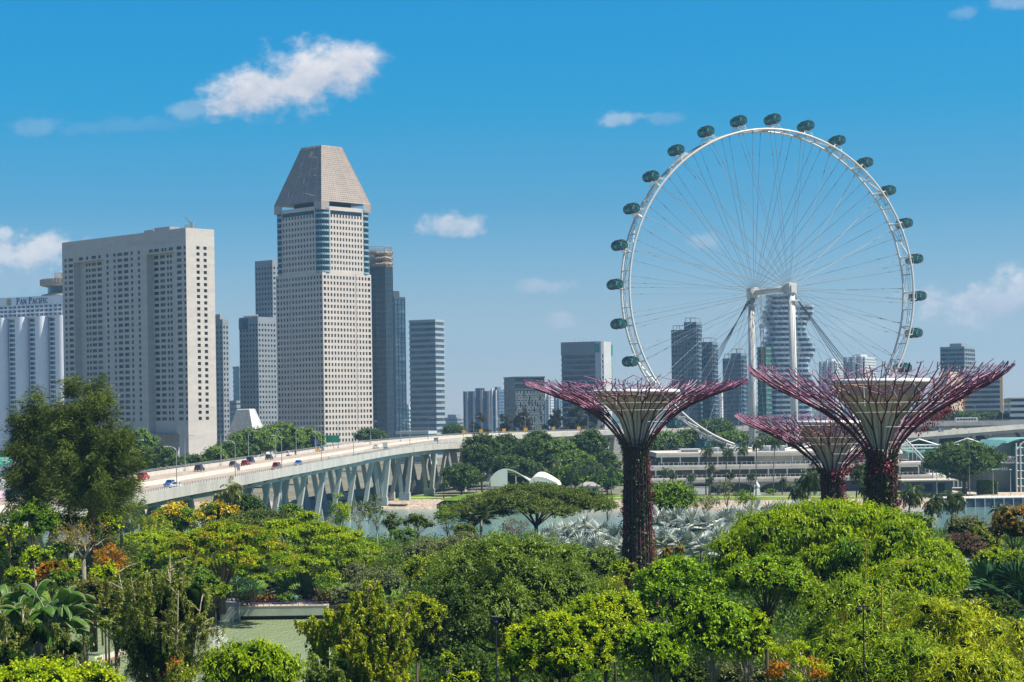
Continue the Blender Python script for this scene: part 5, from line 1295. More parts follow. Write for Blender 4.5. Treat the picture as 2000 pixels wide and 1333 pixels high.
# ------------------------------------------------------------------ the terraced terminal below the wheel
def terminal():
    d = 772
    def X(px): return at(px, 920, d).x
    def Z(y): return at(1450, y, d).z
    r = thing('terraced_terminal', (X(1560), d + 20, 3), 'long low terminal building with three stacked pale terraces and arches, below the wheel', 'terminal building')
    wl, gl, co, gr, sf = MB(), [], MB(), MB(), MB()
    rg = random.Random(6)
    lev = [(1283, 1772, Z(886), Z(892), Z(908), 3), (1270, 1836, Z(910.5), Z(917), Z(932.5), 0), (1262, 1850, Z(935), Z(941), 3.0, -4)]
    for k, (x0, x1, zt, zs, zf, back) in enumerate(lev):
        a, b = X(x0), X(x1); e = 2.5 if k < 2 else 4
        nose = [(a, d + back), (b - 6, d + back), (b - 2, d + back + 1.5), (b, d + back + 6), (b, d + 52), (a, d + 52)]
        sl = MB().prism(nose, zs, zt, None); sl.prism([(p[0] - .3 if p[0] > b - 7 else p[0] + .3, p[1] + .8) for p in nose], zt, zt + .5); part(sl, 'terrace_slab', PARA, r)
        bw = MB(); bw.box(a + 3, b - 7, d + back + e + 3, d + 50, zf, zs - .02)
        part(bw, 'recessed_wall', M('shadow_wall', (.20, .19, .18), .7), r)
        if k < 2:
            x = a + 5
            while x < b - 9:
                w_ = rg.uniform(5, 9); t = rg.random(); y = d + back + e + 2.95
                if t < .72:
                    m = int(w_ / 1.6)
                    for j in range(m): gl.append(((x + j * 1.6 + .06, y, zf + .3), (x + j * 1.6 + 1.54, y, zf + .3), (x + j * 1.6 + 1.54, y, zs - .3), (x + j * 1.6 + .06, y, zs - .3)))
                x += w_ + .4
            for i in range(int((b - a) / 7.3)): part(MB().box(a + 2 + i * 7.3, a + 2.5 + i * 7.3, d + back + 1.8, d + back + 2.3, zf, zs - .03), 'column', WHITE, r)
            for i in range(int((b - a - 8) / 1.9)): gr.box(a + 1 + i * 1.9, a + 1.14 + i * 1.9, d + back + .2, d + back + .34, zf + .02, zf + 1.15)
            gr.box(a + 1, b - 8, d + back + .22, d + back + .30, zf + 1.0, zf + 1.08)
    # solid beige box on the upper floor, at the right half
    bx = MB(); bx.box(X(1480), X(1590), d + 5.2, d + 40, lev[0][4], lev[0][3] - .05); part(bx, 'solid_bay', M('bay_beige', (.56, .48, .40), .8), r); bx = MB(); bx.box(X(1690), X(1772) - 6, d + 5.0, d + 40, lev[0][4], lev[0][3] - .05); part(bx, 'solid_bay', M('bay_beige', (.56, .48, .40), .8), r)
    # arches along the ground floor
    ar = MB(); zs = lev[2][3]; zz = 3.0; x = X(1330); span = 5.75 * 2.55
    y = d - 2.0
    while x < X(1500):
        n = 12; c = x + span / 2; pts = [(c - span / 2 * math.cos(math.pi * i / n) * .93, zs - 4.0 + 3.5 * math.sin(math.pi * i / n)) for i in range(n + 1)]
        for i in range(n): (xa, za), (xb, zb_) = pts[i], pts[i + 1]; ar.add([(xa, y, za), (xb, y, zb_), (xb, y, zs), (xa, y, zs), (xa, y + .8, za), (xb, y + .8, zb_)], [(0, 1, 2, 3), (0, 1, 5, 4)])
        ar.add([(x, y, zz), (x + span * .035, y, zz), (x + span * .035, y, zs), (x, y, zs)], [(0, 1, 2, 3)])
        ar.add([(x + span * .965, y, zz), (x + span, y, zz), (x + span, y, zs), (x + span * .965, y, zs)], [(0, 1, 2, 3)])
        x += span
    part(ar, 'arcade', PARA, r); part(gr, 'terrace_railing', STEEL_W, r)
    for i in range(int((X(1838) - X(1500)) / 2.2)):
        xx = X(1500) + i * 2.2
        if i % 5: gl.append(((xx, d + 1.9, 3.2), (xx + 2.0, d + 1.9, 3.2), (xx + 2.0, d + 1.9, lev[2][3] - .4), (xx, d + 1.9, lev[2][3] - .4)))
    panes_to_parts(gl, GLASS_B, r, 90)
    sg = MB(); sg.box(X(1332), X(1356), d + 3.0, d + 3.3, Z(926), Z(920)); part(sg, 'banner', M('banner_brown', (.20, .13, .10), .6, .4, 1.5), r)
    sg = MB(); sg.box(X(1393), X(1408), d + 3.0, d + 3.3, Z(921), Z(917)); part(sg, 'shop_sign', M('sign_orange', (.55, .28, .12), .6, .3, 1.5), r)
    for (x0, x1, y0) in ((1342, 1372, 876), (1398, 1422, 874), (1500, 1545, 872), (1420, 1450, 874)):
        rf = MB(); rf.box(X(x0), X(x1), d + 16, d + 26, lev[0][2], Z(y0 + 3)); rf.box(X(x0) - 1, X(x1) + 1, d + 15, d + 27, Z(y0 + 3), Z(y0 + 1.5)); part(rf, 'roof_plant', PALE, r)
    dk = MB()
    for i in range(9): x = X(1410) + i * 3.4; dk.tube([(x, d + 14, lev[0][2] + .5), (x, d + 14, lev[0][2] + rg.uniform(2, 4))], .12, 4)
    part(dk, 'roof_mast', STEEL_W, r)
terminal()
w0 = at(1370, 962, 762)
r = thing('low_white_wall', (w0.x, w0.y, 3), 'short white wall on the lawn in front of the terminal arches', 'wall'); g = MB(); g.box(w0.x - 2.8, w0.x + 2.8, w0.y, w0.y + .4, 3, 5.6); g.box(w0.x - 2.9, w0.x + 2.9, w0.y - .06, w0.y + .46, 5.6, 5.75); part(g, 'panel', WHITE, r)
w0 = at(1478, 962, 745)
r = thing('statue', (w0.x, w0.y, 3), 'white statue on a square plinth among low hedges on the terminal lawn', 'statue')
g = MB(); g.prism([(w0.x - 1.4, w0.y - 1.2), (w0.x + 1.4, w0.y - 1.2), (w0.x + 1.4, w0.y + 1.2), (w0.x - 1.4, w0.y + 1.2)], 3, 5.2, [(w0.x - 1.0, w0.y - .9), (w0.x + 1.0, w0.y - .9), (w0.x + 1.0, w0.y + .9), (w0.x - 1.0, w0.y + .9)]); part(g, 'plinth', WHITE, r)
g = MB(); g.tube([(w0.x + .2, w0.y, 5.2), (w0.x + .25, w0.y, 6.4), (w0.x - .1, w0.y, 7.3), (w0.x - .2, w0.y, 8.0)], [.8, .95, .6, .35], 10); g.sphere((w0.x - .35, w0.y, 8.3), (.5, .45, .5)); g.tube([(w0.x - .5, w0.y - .3, 6.8), (w0.x - .85, w0.y - .4, 6.0), (w0.x - .8, w0.y - .4, 5.3)], [.25, .2, .2], 6); part(g, 'figure', WHITE, r, True)

# white shell stage on its grassy mound
def shells():
    d = 745
    g = MB(); c = at(1015, 955, d); n = 24
    vs = [(c.x + 30 * math.cos(2 * math.pi * i / n) * k, d - 4 + 16 * math.sin(2 * math.pi * i / n) * k, 3 + h) for k, h in ((1, 0), (.75, 1.6), (.4, 3.0)) for i in range(n)]
    g.add(vs, [(j * n + i, j * n + (i + 1) % n, (j + 1) * n + (i + 1) % n, (j + 1) * n + i) for j in range(2) for i in range(n)] + [tuple(range(2 * n, 3 * n))]); struct('grass_mound', g, GRASS)
    SH_ = M('shell_white', (.80, .78, .74), .4, .04, .2)
    for (x0, x1, yt, yb, lab, ph, dd) in ((953, 1041, 921, 950, 'larger white shell roof with an open dark side on the grassy mound', 0, d + 4), (1032, 1090, 929, 950, 'smaller white shell roof beside the larger one on the grassy mound', 1, d - 2)):
        a, b = at(x0, yb, dd), at(x1, yb, dd); zb = a.z; zt = at((x0 + x1) / 2, yt, dd).z; r = thing('shell_roof', ((a.x + b.x) / 2, dd, zb), lab, 'stage roof', 'white shell roofs')
        m = 16; L = b.x - a.x; rows = []
        for j in range(6):
            u = j / 5; y = dd - 5 + 11 * u; hh = (zt - zb) * (1 - .35 * (u if ph == 0 else 1 - u))
            rows.append([(a.x + L * (i / m) + (1.5 * u), y, zb + hh * (math.sin(math.pi * (i / m) ** (.75 if ph == 0 else .6))) + (1.2 if 0 < i < m else .2)) for i in range(m + 1)])
        g = MB()
        for j in range(5):
            for i in range(m): g.quad(rows[j][i], rows[j][i + 1], rows[j + 1][i + 1], rows[j + 1][i])
        for i in range(m): g.quad(rows[0][i], rows[0][i + 1], tuple(Vector(rows[0][i + 1]) - Vector((0, 0, .5))), tuple(Vector(rows[0][i]) - Vector((0, 0, .5))))
        # a closed white cheek on the left third
        if ph == 0:
            for i in range(1, 7): p, q = rows[0][i], rows[0][i + 1]; g.quad(p, q, (q[0], q[1] + .1, zb), (p[0], p[1] + .1, zb))
        else:
            for i in range(0, m): p, q = rows[0][i], rows[0][i + 1]; g.quad(p, q, (q[0], q[1] + .1, zb), (p[0], p[1] + .1, zb))
        part(g, 'shell', SH_, r, True)
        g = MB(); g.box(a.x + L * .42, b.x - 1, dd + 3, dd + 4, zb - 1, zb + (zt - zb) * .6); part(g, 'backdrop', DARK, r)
        g = MB()
        for q in ((a.x + .3, dd - 4.5), (b.x - .6, dd - 4.5), (a.x + L * .62, dd - 4.8)): g.tube([(q[0], q[1], zb - 2), (q[0], q[1], zb + 1.2 + (2.6 if q[0] > a.x + 2 and q[0] < b.x - 2 else 0))], .16, 6)
        part(g, 'post', STEEL_W, r)
shells()
def kiosk(px_, py_, d, wd, h, lab, roof, wall, name='kiosk', flat=False):
    c = at(px_, py_, d); r = thing(name, (c.x, c.y, 3), lab, name.replace('_', ' '))
    g = MB(); g.box(c.x - wd / 2, c.x + wd / 2, c.y, c.y + wd * .7, 3, 3 + h); part(g, 'wall', wall, r)
    g = MB(); P = [(c.x - wd * .6, c.y - 1), (c.x + wd * .6, c.y - 1), (c.x + wd * .6, c.y + wd * .8), (c.x - wd * .6, c.y + wd * .8)]; q = (c.x, c.y + wd * .35)
    if flat: g.prism(P, 3 + h + .01, 3 + h + .5)
    else: g.prism(P, 3 + h + .01, 3 + h + 1.6, [(q[0] + (p[0] - q[0]) * .3, q[1] + (p[1] - q[1]) * .3) for p in P])
    part(g, 'roof', roof, r)
    g = MB()
    for k in range(3): g.box(c.x - wd * .38 + k * wd * .27, c.x - wd * .2 + k * wd * .27, c.y - .05, c.y, 3.8, 3 + h * .8)
    part(g, 'window', GLASS, r)
kiosk(1151, 955, 760, 7.5, 3.6, 'small grey pavilion with a hipped roof among the palms left of the lone supertree', M('roof_lilac', (.30, .28, .30), .7), PALE, 'pavilion')
kiosk(1815, 958, 735, 17, 4.6, 'low round-ended cafe with a flat pale roof at the right end of the terminal', PARA, M('cafe_glass', (.10, .16, .18), .3), 'cafe', True)
MB_ = None
# halls at the right edge
def right_halls():
    d = 740; t = M('teal_roof', (.18, .40, .36), .45, .08, .2); wg = M('hall_green_grey', (.17, .22, .20), .7, .1)
    def X(px, y=900): return at(px, y, d).x
    def Z(y): return at(1950, y, d).z
    r = thing('vaulted_hall', (X(1965), d + 20, 3), 'green-grey hall with a curved teal roof and a glazed gable at the right edge', 'hall')
    g = MB(); y0, y1 = d + 4, d + 40; xa, xb = X(1936), X(2060)
    g.add([(xa, y0, 3), (X(1968), y0, 3), (X(1968), y0, Z(863)), (xa, y0, Z(890))], [(0, 1, 2, 3)]); g.add([(xa, y0, 3), (xa, y1, 3), (xa, y1, Z(890)), (xa, y0, Z(890))], [(0, 1, 2, 3)])
    g.add([(X(1968), y0, 3), (xb, y0, 3), (xb, y0, Z(862)), (X(1968), y0, Z(863))], [(0, 1, 2, 3)]); part(g, 'wall', wg, r)
    g = MB(); g.add([(xa - 1, y0 - 1, Z(889)), (X(1968), y0 - 1, Z(861)), (X(1968), y1, Z(861)), (xa - 1, y1, Z(889))], [(0, 1, 2, 3)])
    m = 10; pts = [(X(1966) + (X(2060) - X(1966)) * i / m, Z(866) + (Z(858) - Z(866)) * math.sin(math.pi / 2 * min(1, i / 3))) for i in range(m + 1)]
    for (p, q) in zip(pts, pts[1:]): g.add([(p[0], y0 - 6, p[1]), (q[0], y0 - 6, q[1]), (q[0], y1, q[1]), (p[0], y1, p[1])], [(0, 1, 2, 3)])
    part(g, 'roof', t, r)
    tr = MB(); za, zb = Z(904), Z(893)
    for z in (za, zb): tr.tube([(X(1942), d - 2, z), (X(2040), d - 2, z)], .3, 5)
    for i in range(14): x0, x1 = X(1942 + i * 7), X(1949 + i * 7); tr.tube([(x0, d - 2, za if i % 2 else zb), (x1, d - 2, zb if i % 2 else za)], .18, 4); tr.tube([(x0, d - 2, za), (x0, d - 2, zb)], .14, 4)
    part(tr, 'truss_bridge', STEEL_W, r)
    fr = MB()
    for px_ in (1981, 1989, 1998, 2010): fr.tube([(X(px_), d - 3, 3), (X(px_), d - 3, Z(866))], .3, 5)
    for i in range(6): fr.tube([(X(1981), d - 3, Z(950 - i * 15)), (X(2010), d - 3, Z(950 - i * 15))], .16, 4)
    fr.tube([(X(1981), d - 3, Z(880)), (X(1995), d - 3, Z(864)), (X(2012), d - 3, Z(880))], .3, 5); part(fr, 'gable_frame', STEEL_W, r)
    g = MB(); g.box(X(1981), X(2012), d - 2.4, d + 3.9, 3.05, Z(872)); part(g, 'gable_glazing', GLASS_T, r)
    g = MB()
    for i in range(3): g.box(X(1962 + i * 4), X(1964.5 + i * 4), y0 - .12, y0 + .02, Z(920), Z(914))
    part(g, 'window', WHITE, r)
    g = MB(); g.add([(X(1938), d - 4, Z(918)), (X(1954), d - 4, Z(916)), (X(1938), d - 4, Z(914))], [(0, 1, 2)]); g.add([(X(1938), d - 4, Z(918)), (X(1954), d - 4, Z(916)), (X(1954), d + 4, Z(914)), (X(1938), d + 4, Z(913))], [(0, 1, 2, 3)]); part(g, 'awning', t, r)
    d2 = 790
    def X2(px): return at(px, 880, d2).x
    def Z2(y): return at(1850, y, d2).z
    r = thing('teal_roofed_shed', (X2(1850), d2 + 5, 3), 'long glazed shed with shallow teal roofs and pale roof trusses behind the big round tree', 'hall')
    g = MB(); g.box(X2(1776), X2(1950), d2 + 2, d2 + 30, 3, Z2(884)); part(g, 'wall', GLASS_T, r)
    g = MB()
    for i in range(22): x = X2(1776 + i * 8); g.box(x - .15, x + .15, d2 + 1.6, d2 + 2, 3, Z2(884))
    part(g, 'mullion', STEEL_W, r)
    for (a, b) in ((1772, 1806), (1808, 1838), (1890, 1945)): g = MB(); g.prism([(X2(a), d2), (X2(b), d2), (X2(b) - 2, d2 + 26), (X2(a) + 3, d2 + 26)], Z2(884) + .02, Z2(881)); part(g, 'roof', t, r)
    tr = MB()
    for (a, b) in ((1765, 1850), (1862, 1945)):
        for z0, z1 in ((876, 876), (870, 870)): tr.tube([(X2(a), d2 + 12, Z2(z0)), (X2(b), d2 + 12, Z2(z1))], .3, 4)
        for i in range(10): x0, x1 = X2(a + (b - a) * i / 10), X2(a + (b - a) * (i + 1) / 10); tr.tube([(x0, d2 + 12, Z2(876 if i % 2 else 870)), (x1, d2 + 12, Z2(870 if i % 2 else 876))], .2, 4)
        c = (a + b) / 2; tr.tube([(X2(a), d2 + 12, Z2(872)), (X2(c), d2 + 12, Z2(858)), (X2(b), d2 + 12, Z2(872))], .25, 4)
        for px_ in (a, b): tr.tube([(X2(px_), d2 + 12, 3), (X2(px_), d2 + 12, Z2(870))], .3, 5)
    part(tr, 'roof_truss', STEEL_W, r)
    # raking lattice stays beside the terminal end
    r = thing('lattice_stay', (X(1810, 920), d - 10, 3), 'pair of raking white lattice struts at the right end of the terminal', 'strut'); g = MB()
    a, b, c, e = at(1758, 852, 760), at(1762, 850, 760), at(1822, 922, 760), at(1827, 920, 760)
    g.tube([a, c], .22, 4); g.tube([b, e], .22, 4)
    for i in range(14): g.tube([a.lerp(c, i / 14), b.lerp(e, (i + 1) / 14)], .12, 4)
    a.z = a.z; g.tube([c, (c.x, c.y, 3)], .3, 5); part(g, 'strut', STEEL_W, r)
right_halls()
r = thing('seawall', (250, 690, 0), 'dark quay wall with pale upright ribs and a railing along the right shore', 'wall')
a = at(1848, 990, 690).x; g = MB(); g.box(a, 420, 690, 702.9, -2, 2.98); part(g, 'wall', M('quay_dark', (.06, .09, .12), .8, .2, .4, .2, streak=.2), r)
g = MB(); g.box(a - .2, 420, 689.8, 703, 2.98, 3.25); part(g, 'coping', CONC, r)
g = MB()
for i in range(45): g.box(a + i * 3.3, a + i * 3.3 + .35, 689.7, 690, -1, 2.98)
part(g, 'rib', CONC_D, r)
g = MB()
for i in range(90): g.box(a + i * 2, a + i * 2 + .08, 691, 691.08, 3.25, 4.4)
for z in (3.8, 4.35): g.box(a, a + 180, 691, 691.06, z, z + .06)
part(g, 'railing', STEEL_G, r)
for k, (px_, py0, py1, d_) in enumerate(((1894, 842, 962, 705), (1940, 918, 964, 700), (1974, 918, 964, 700), (1830, 925, 965, 702))):
    b = at(px_, py1, d_); t = at(px_, py0, d_); r = thing('lamp_post', (b.x, b.y, 3), ('tall lamp mast rising past the big round tree at the right', 'thin promenade lamp post above the dark quay wall, left of the other', 'thin promenade lamp post above the dark quay wall, right of the other', 'thin promenade lamp post by the low round-ended cafe')[k], 'lamp post', 'promenade lamp posts')
    MB().tube([(0, 0, 0), (0, 0, t.z - 3)], [.14, .08], 6).build('pole', STEEL_G, r); MB().box(-.5, .5, -.2, .2, t.z - 3, t.z - 2.8).build('lamp_head', WHITE, r)

# ------------------------------------------------------------------ left edge: grandstand, tube bridge, barrier, sign
r = thing('grandstand', tuple(at(20, 930, 740).xy) + (3,), 'green-seated grandstand with a grey sloping underside at the left edge', 'grandstand')
def q_(px, y, d): return at(px, y, d)
g = MB(); g.add([q_(-60, 925, 735), q_(48, 898, 735), q_(60, 893, 775), q_(-60, 893, 775)], [(0, 1, 2, 3)]); part(g, 'seat_bank', M('seats_green', (.03, .30, .22), .6, .25, 1.2), r)
g = MB()
for i in range(1, 4): g.tube([q_(-60, 925 - i * 8, 735 + i * 10), q_(49 + i * 3, 898 - i * 1.4, 735 + i * 10)], .18, 4)
part(g, 'aisle', CONC_D, r)
g = MB(); vs = [q_(-60, 926, 734.5), q_(49, 899, 734.5), q_(49, 905, 734.5), q_(-60, 940, 734.5)]; g.add(vs, [(0, 1, 2, 3)]); g.add([q_(49, 899, 734.5), q_(62, 893, 776), q_(62, 935, 776), q_(49, 940, 734.5)], [(0, 1, 2, 3)]); g.add([q_(-60, 940, 736), q_(20, 918, 736), q_(20, 945, 736), q_(-60, 950, 736)], [(0, 1, 2, 3)]); part(g, 'underside', CONC, r)
g = MB().box(q_(26, 0, 736).x, q_(40, 0, 736).x, 737, 745, 3, q_(26, 905, 736).z); part(g, 'stair_block', CONC_D, r)
r = thing('helix_footbridge', tuple(at(10, 970, 640).xy) + (3,), 'white footbridge wrapped in crossing spiral steel tubes at the left edge', 'footbridge')
g = MB(); a, b = at(-80, 955, 640), at(38, 953, 670); ax_ = (b - a); n = 90; side = Vector((-ax_.y, ax_.x, 0)).normalized(); R_ = 3.6
for ph in range(4):
    for sg in (-1, 1):
        g.tube([a + ax_ * (i / n) + side * (R_ * math.cos(sg * (i / n * 14 + ph * 1.57))) + Vector((0, 0, R_ * math.sin(sg * (i / n * 14 + ph * 1.57)))) for i in range(n + 1)], .16, 4)
for i in range(0, n, 9): g.tube([a + ax_ * (i / n) + side * (R_ * math.cos(t)) + Vector((0, 0, R_ * math.sin(t))) for t in [2 * math.pi * j / 14 for j in range(14)]], .12, 4, closed=True)
part(g, 'spiral_tube', STEEL_W, r)
g = MB(); g.obox((a + b) / 2 + Vector((0, 0, -2.2)), ax_ / 2, side * 2.4, (0, 0, .3)); part(g, 'walkway', CONC_D, r)
g = MB()
for i in (10, 45, 80): q = a + ax_ * (i / n); g.tube([(q.x, q.y, -1), (q.x, q.y, q.z - 2.5)], .5, 8)
part(g, 'pier', STEEL_W, r)
i_, t_ = deck_at(15, 971); q = MAIN.pos(i_, BW - .5, 0)
r = thing('barrier_banner', tuple(q), 'pink and white printed barrier along the flyover at the left edge', 'barrier'); g = MB()
j0 = max(0, i_ - 9)
MAIN.sweep(g, [(BW - .9, .1), (BW - .8, .1), (BW - .8, 1.6), (BW - .9, 1.6)], j0, i_ + 3); part(g, 'banner', M('banner_pink', (.62, .40, .50), .6, .45, .5), r)
c = at(44, 951, 560); r = thing('road_sign', (c.x, c.y, 3), 'square green road sign on a post left of the feathery tree', 'road sign'); g = MB(); g.box(c.x - .95, c.x + .95, c.y - .06, c.y, c.z - .95, c.z + .95); part(g, 'plate', M('sign_teal', (.02, .26, .22), .5), r); g = MB().tube([(c.x, c.y + .1, 3), (c.x, c.y + .1, c.z + .9)], .1, 5); part(g, 'post', STEEL_G, r)
# ------------------------------------------------------------------ trees
BARK = M('bark', (.10, .075, .05), .9, .25, 2.0, .15, streak=.3); BARK_P = M('pale_bark', (.33, .29, .23), .85, .2, 2.0, .15, streak=.3); BARK_G = M('grey_bark', (.20, .18, .15), .9, .2, 2.0, .15, streak=.3)
LM = {k: leafM('leaf_' + k, *v) for k, v in {
    'mango': ((.032, .13, .002), (.42, .55, .004), 0.24, 0.16, .42), 'lime': ((.05, .20, .002), (.62, .70, .006), 0.26, 0.20), 'layer': ((.025, .13, .002), (.37, .56, .004), 0.22, 0.23),
    'feather': ((.03, .09, .010), (.29, .40, .05), 0.19, 0.20), 'olive': ((.07, .16, .004), (.48, .52, .012), 0.21, 0.20), 'bottle': ((.06, .095, .012), (.32, .37, .06), 0.20, 0.20),
    'bamboo': ((.05, .16, .004), (.46, .59, .020), 0.20, 0.20), 'bamboo_y': ((.10, .22, .004), (.64, .66, .012), 0.21, 0.20), 'rain': ((.07, .20, .002), (.48, .57, .004), 0.19, 0.15), 'rain_o': ((.20, .14, .004), (.46, .27, .008), 0.20, 0.15),
    'rain_far': ((.045, .085, .012), (.21, .26, .035), 0.19, 0.15), 'orange': ((.25, .11, .006), (.56, .25, .012), 0.20, 0.15), 'dark': ((.022, .060, .010), (.13, .20, .03), 0.14, 0.17), 'mid': ((.03, .11, .006), (.26, .40, .020), 0.17, 0.17),
    'far': ((.025, .070, .014), (.15, .22, .040), 0.15, 0.15), 'farlight': ((.05, .13, .020), (.25, .35, .05), 0.16, 0.15), 'casu': ((.026, .052, .010), (.19, .25, .045), 0.17, 0.12), 'casu_far': ((.05, .05, .030), (.13, .12, .07), 0.12, 0.10),
    'pale': ((.08, .12, .04), (.28, .30, .13), 0.19, 0.15), 'pink': ((.10, .05, .045), (.26, .15, .13), 0.19, 0.15), 'brown': ((.11, .055, .03), (.24, .13, .07), 0.19, 0.15), 'gold': ((.17, .13, .02), (.38, .29, .05), 0.19, 0.15),
    'rust': ((.055, .07, .012), (.25, .22, .03), 0.19, 0.17), 'red': ((.30, .06, .02), (.55, .16, .06), 0.19, 0.15), 'yellow': ((.55, .36, .01), (.80, .58, .02), 0.15, 0.15), 'silver': ((.20, .26, .25), (.72, .78, .74), 0.12, 0.20, .45),
    'palm': ((.020, .05, .012), (.10, .14, .03), 0.15, 0.23, .35), 'palm_y': ((.06, .09, .015), (.22, .24, .05), 0.17, 0.23, .35), 'fan': ((.012, .055, .022), (.06, .15, .05), 0.15, 0.25, .35), 'banana': ((.020, .075, .008), (.09, .20, .020), 0.22, 0.15, .4)}.items()}
SHADE_BLOB = leafM('leaf_heart', (.010, .026, .004), (.02, .05, .008), .05, 0.0, .95)  # near-black colour standing in for the shade inside crowns
def lobes_dome(rg, W, Hc, H, k=26):
    L = [((0, 0, H - Hc * .56), (W * .30, W * .30, Hc * .32))]; rm = W * .70 / math.sqrt(k)
    for i in range(k):
        a = i * 2.399 + rg.uniform(-.3, .3); zf = 1 - 1.35 * (i + .5) / k; rho = math.sqrt(max(0, 1 - min(1, abs(zf)) ** 2.2)) * rg.uniform(.80, 1.07); r = rm * rg.uniform(.75, 1.3)
        L.append(((rho * (W / 2 - r * .6) * math.cos(a), rho * (W / 2 - r * .6) * math.sin(a), H - Hc * .5 + zf * (Hc * .5 - r * .6)), (r, r, r * rg.uniform(.5, .72))))
    return L
def lobes_umbrella(rg, W, Hc, H, k=34, dip=.55, flat=.36):
    L = []
    for i in range(k):
        rho = math.sqrt((i + .6) / k) * rg.uniform(.86, 1.05); a = i * 2.399 + rg.uniform(-.4, .4); r = W * .72 / math.sqrt(k) * rg.uniform(.7, 1.25); rz = max(.5, r * flat * rg.uniform(.8, 1.2))
        z = H - rz - Hc * dip * rho ** 2 - rg.uniform(0, Hc * .22)
        L.append(((rho * (W / 2 - r * .7) * math.cos(a), rho * (W / 2 - r * .7) * math.sin(a), z), (r, r, rz)))
    return L
def lobes_irreg(rg, W, Hc, H, k=22, r0=.10, r1=.2):
    L = []
    for i in range(k):
        v = unit(rg.normal(size=(1, 3)))[0] * rg.uniform(.35, 1) ** .5; r = W * rg.uniform(r0, r1); rz = min(r * rg.uniform(.6, 1.0), Hc * .3)
        L.append(((v[0] * (W / 2 - r * .7), v[1] * (W / 2 - r * .7), H - Hc / 2 + v[2] * (Hc / 2 - rz * .8)), (r, r, rz)))
    return L
def limbs(mb, rg, lobes, H0, r0, base=(0, 0, 0), share=.7, nmax=26):
    """a tapered trunk that forks into limbs reaching the lobes"""
    fork = Vector((rg.uniform(-.03, .03) * H0, rg.uniform(-.03, .03) * H0, H0)) + Vector(base)
    mb.tube([base, Vector(base).lerp(fork, .5) + Vector((rg.uniform(-.02, .02) * H0, 0, 0)), fork], [r0 * 1.15, r0 * .9, r0 * .8], 8)
    for (c, r) in lobes[:nmax]:
        if rg.random() > share: continue
        c = Vector(c) + Vector(base); m = fork.lerp(c, .55) + Vector((0, 0, -.10 * (c - fork).length)); j = Vector((rg.normal(), rg.normal(), rg.normal())) * .03 * (c - fork).length
        mb.tube([fork - Vector((0, 0, H0 * rg.uniform(0, .15))), fork.lerp(m, .5) + j, m + j, c], [r0 * .5, r0 * .36, r0 * .25, r0 * .08], 5)
def tree(name, label, cx, ytop, wpx, hcpx, d, form, leaf, L=.3, W=.14, dens=2.2, per=9, ground=3.0, group='trees in the garden', cat='tree', bark=BARK, seed=None, k=None, spread=.7, up=.2, droop=.2, trunk=True, extra=None, dip=.55, flat=.36, inner=.35, low=.35, depth=1.0, r01=None, face_up=1.0, share=.7, tr=None, solid=None):
    seed = seed or int(cx * 7 + ytop * 3 + d); rg = np.random.default_rng(seed)
    top = at(cx, ytop, d); Wm = wpx * d / F; H = max(2.0, top.z - ground); Hc = min(hcpx * d / F, H * .97)
    r = thing(name, (top.x, d, ground), label, cat, group)
    kk = dict(k=k) if k else {}
    if form == 'dome': lobes = lobes_dome(rg, Wm, Hc, H, **kk)
    elif form == 'umbrella': lobes = lobes_umbrella(rg, Wm, Hc, H, dip=dip, flat=flat, **kk)
    else: lobes = lobes_irreg(rg, Wm, Hc, H, r0=(r01 or (.10, .2))[0], r1=(r01 or (.10, .2))[1], **kk)
    if depth != 1: lobes = [((c[0], c[1] * depth, c[2]), q) for c, q in lobes]
    P, O, T = lobe_points(rg, lobes, dens * (1.5 if d < 260 else 1.15), low, inner)
    lv = Leaves(); lv.add(tuft_leaves(rg, P, O, T, per, L, W, spread, up, droop, face_up=face_up))
    mats = [LM[leaf] if isinstance(leaf, str) else leaf]
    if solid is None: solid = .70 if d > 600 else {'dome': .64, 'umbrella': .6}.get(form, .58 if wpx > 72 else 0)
    if solid: heart(lv, rg, lobes, solid, len(mats)); mats.append(SHADE_BLOB)
    if extra:                     # blossoms or young leaves in patches on the outside
        m2, frac, L2, W2 = extra; m = rg.random(len(P)) < frac * (1 + 1.6 * np.sin(P[:, 0] * .9 + seed) * np.sin(P[:, 2] * 1.3))
        m &= O[:, 2] > -.1
        if m.sum() > 2: lv.add(tuft_leaves(rg, P[m] + O[m] * L * .5, O[m], T[m], 8, L2, W2, .8, .4, .2), len(mats)); mats.append(LM[m2])
    link('crown', lv.mesh('crown', mats), r)
    if trunk:
        tm = MB(); H0 = max(.5, (H - Hc) * .9 + Hc * (.12 if form != 'umbrella' else -.05)); limbs(tm, rg, lobes, H0, tr or max(.12, min(.55, Wm * .022)), share=share); tm.build('trunk', bark, r, True)
    return r
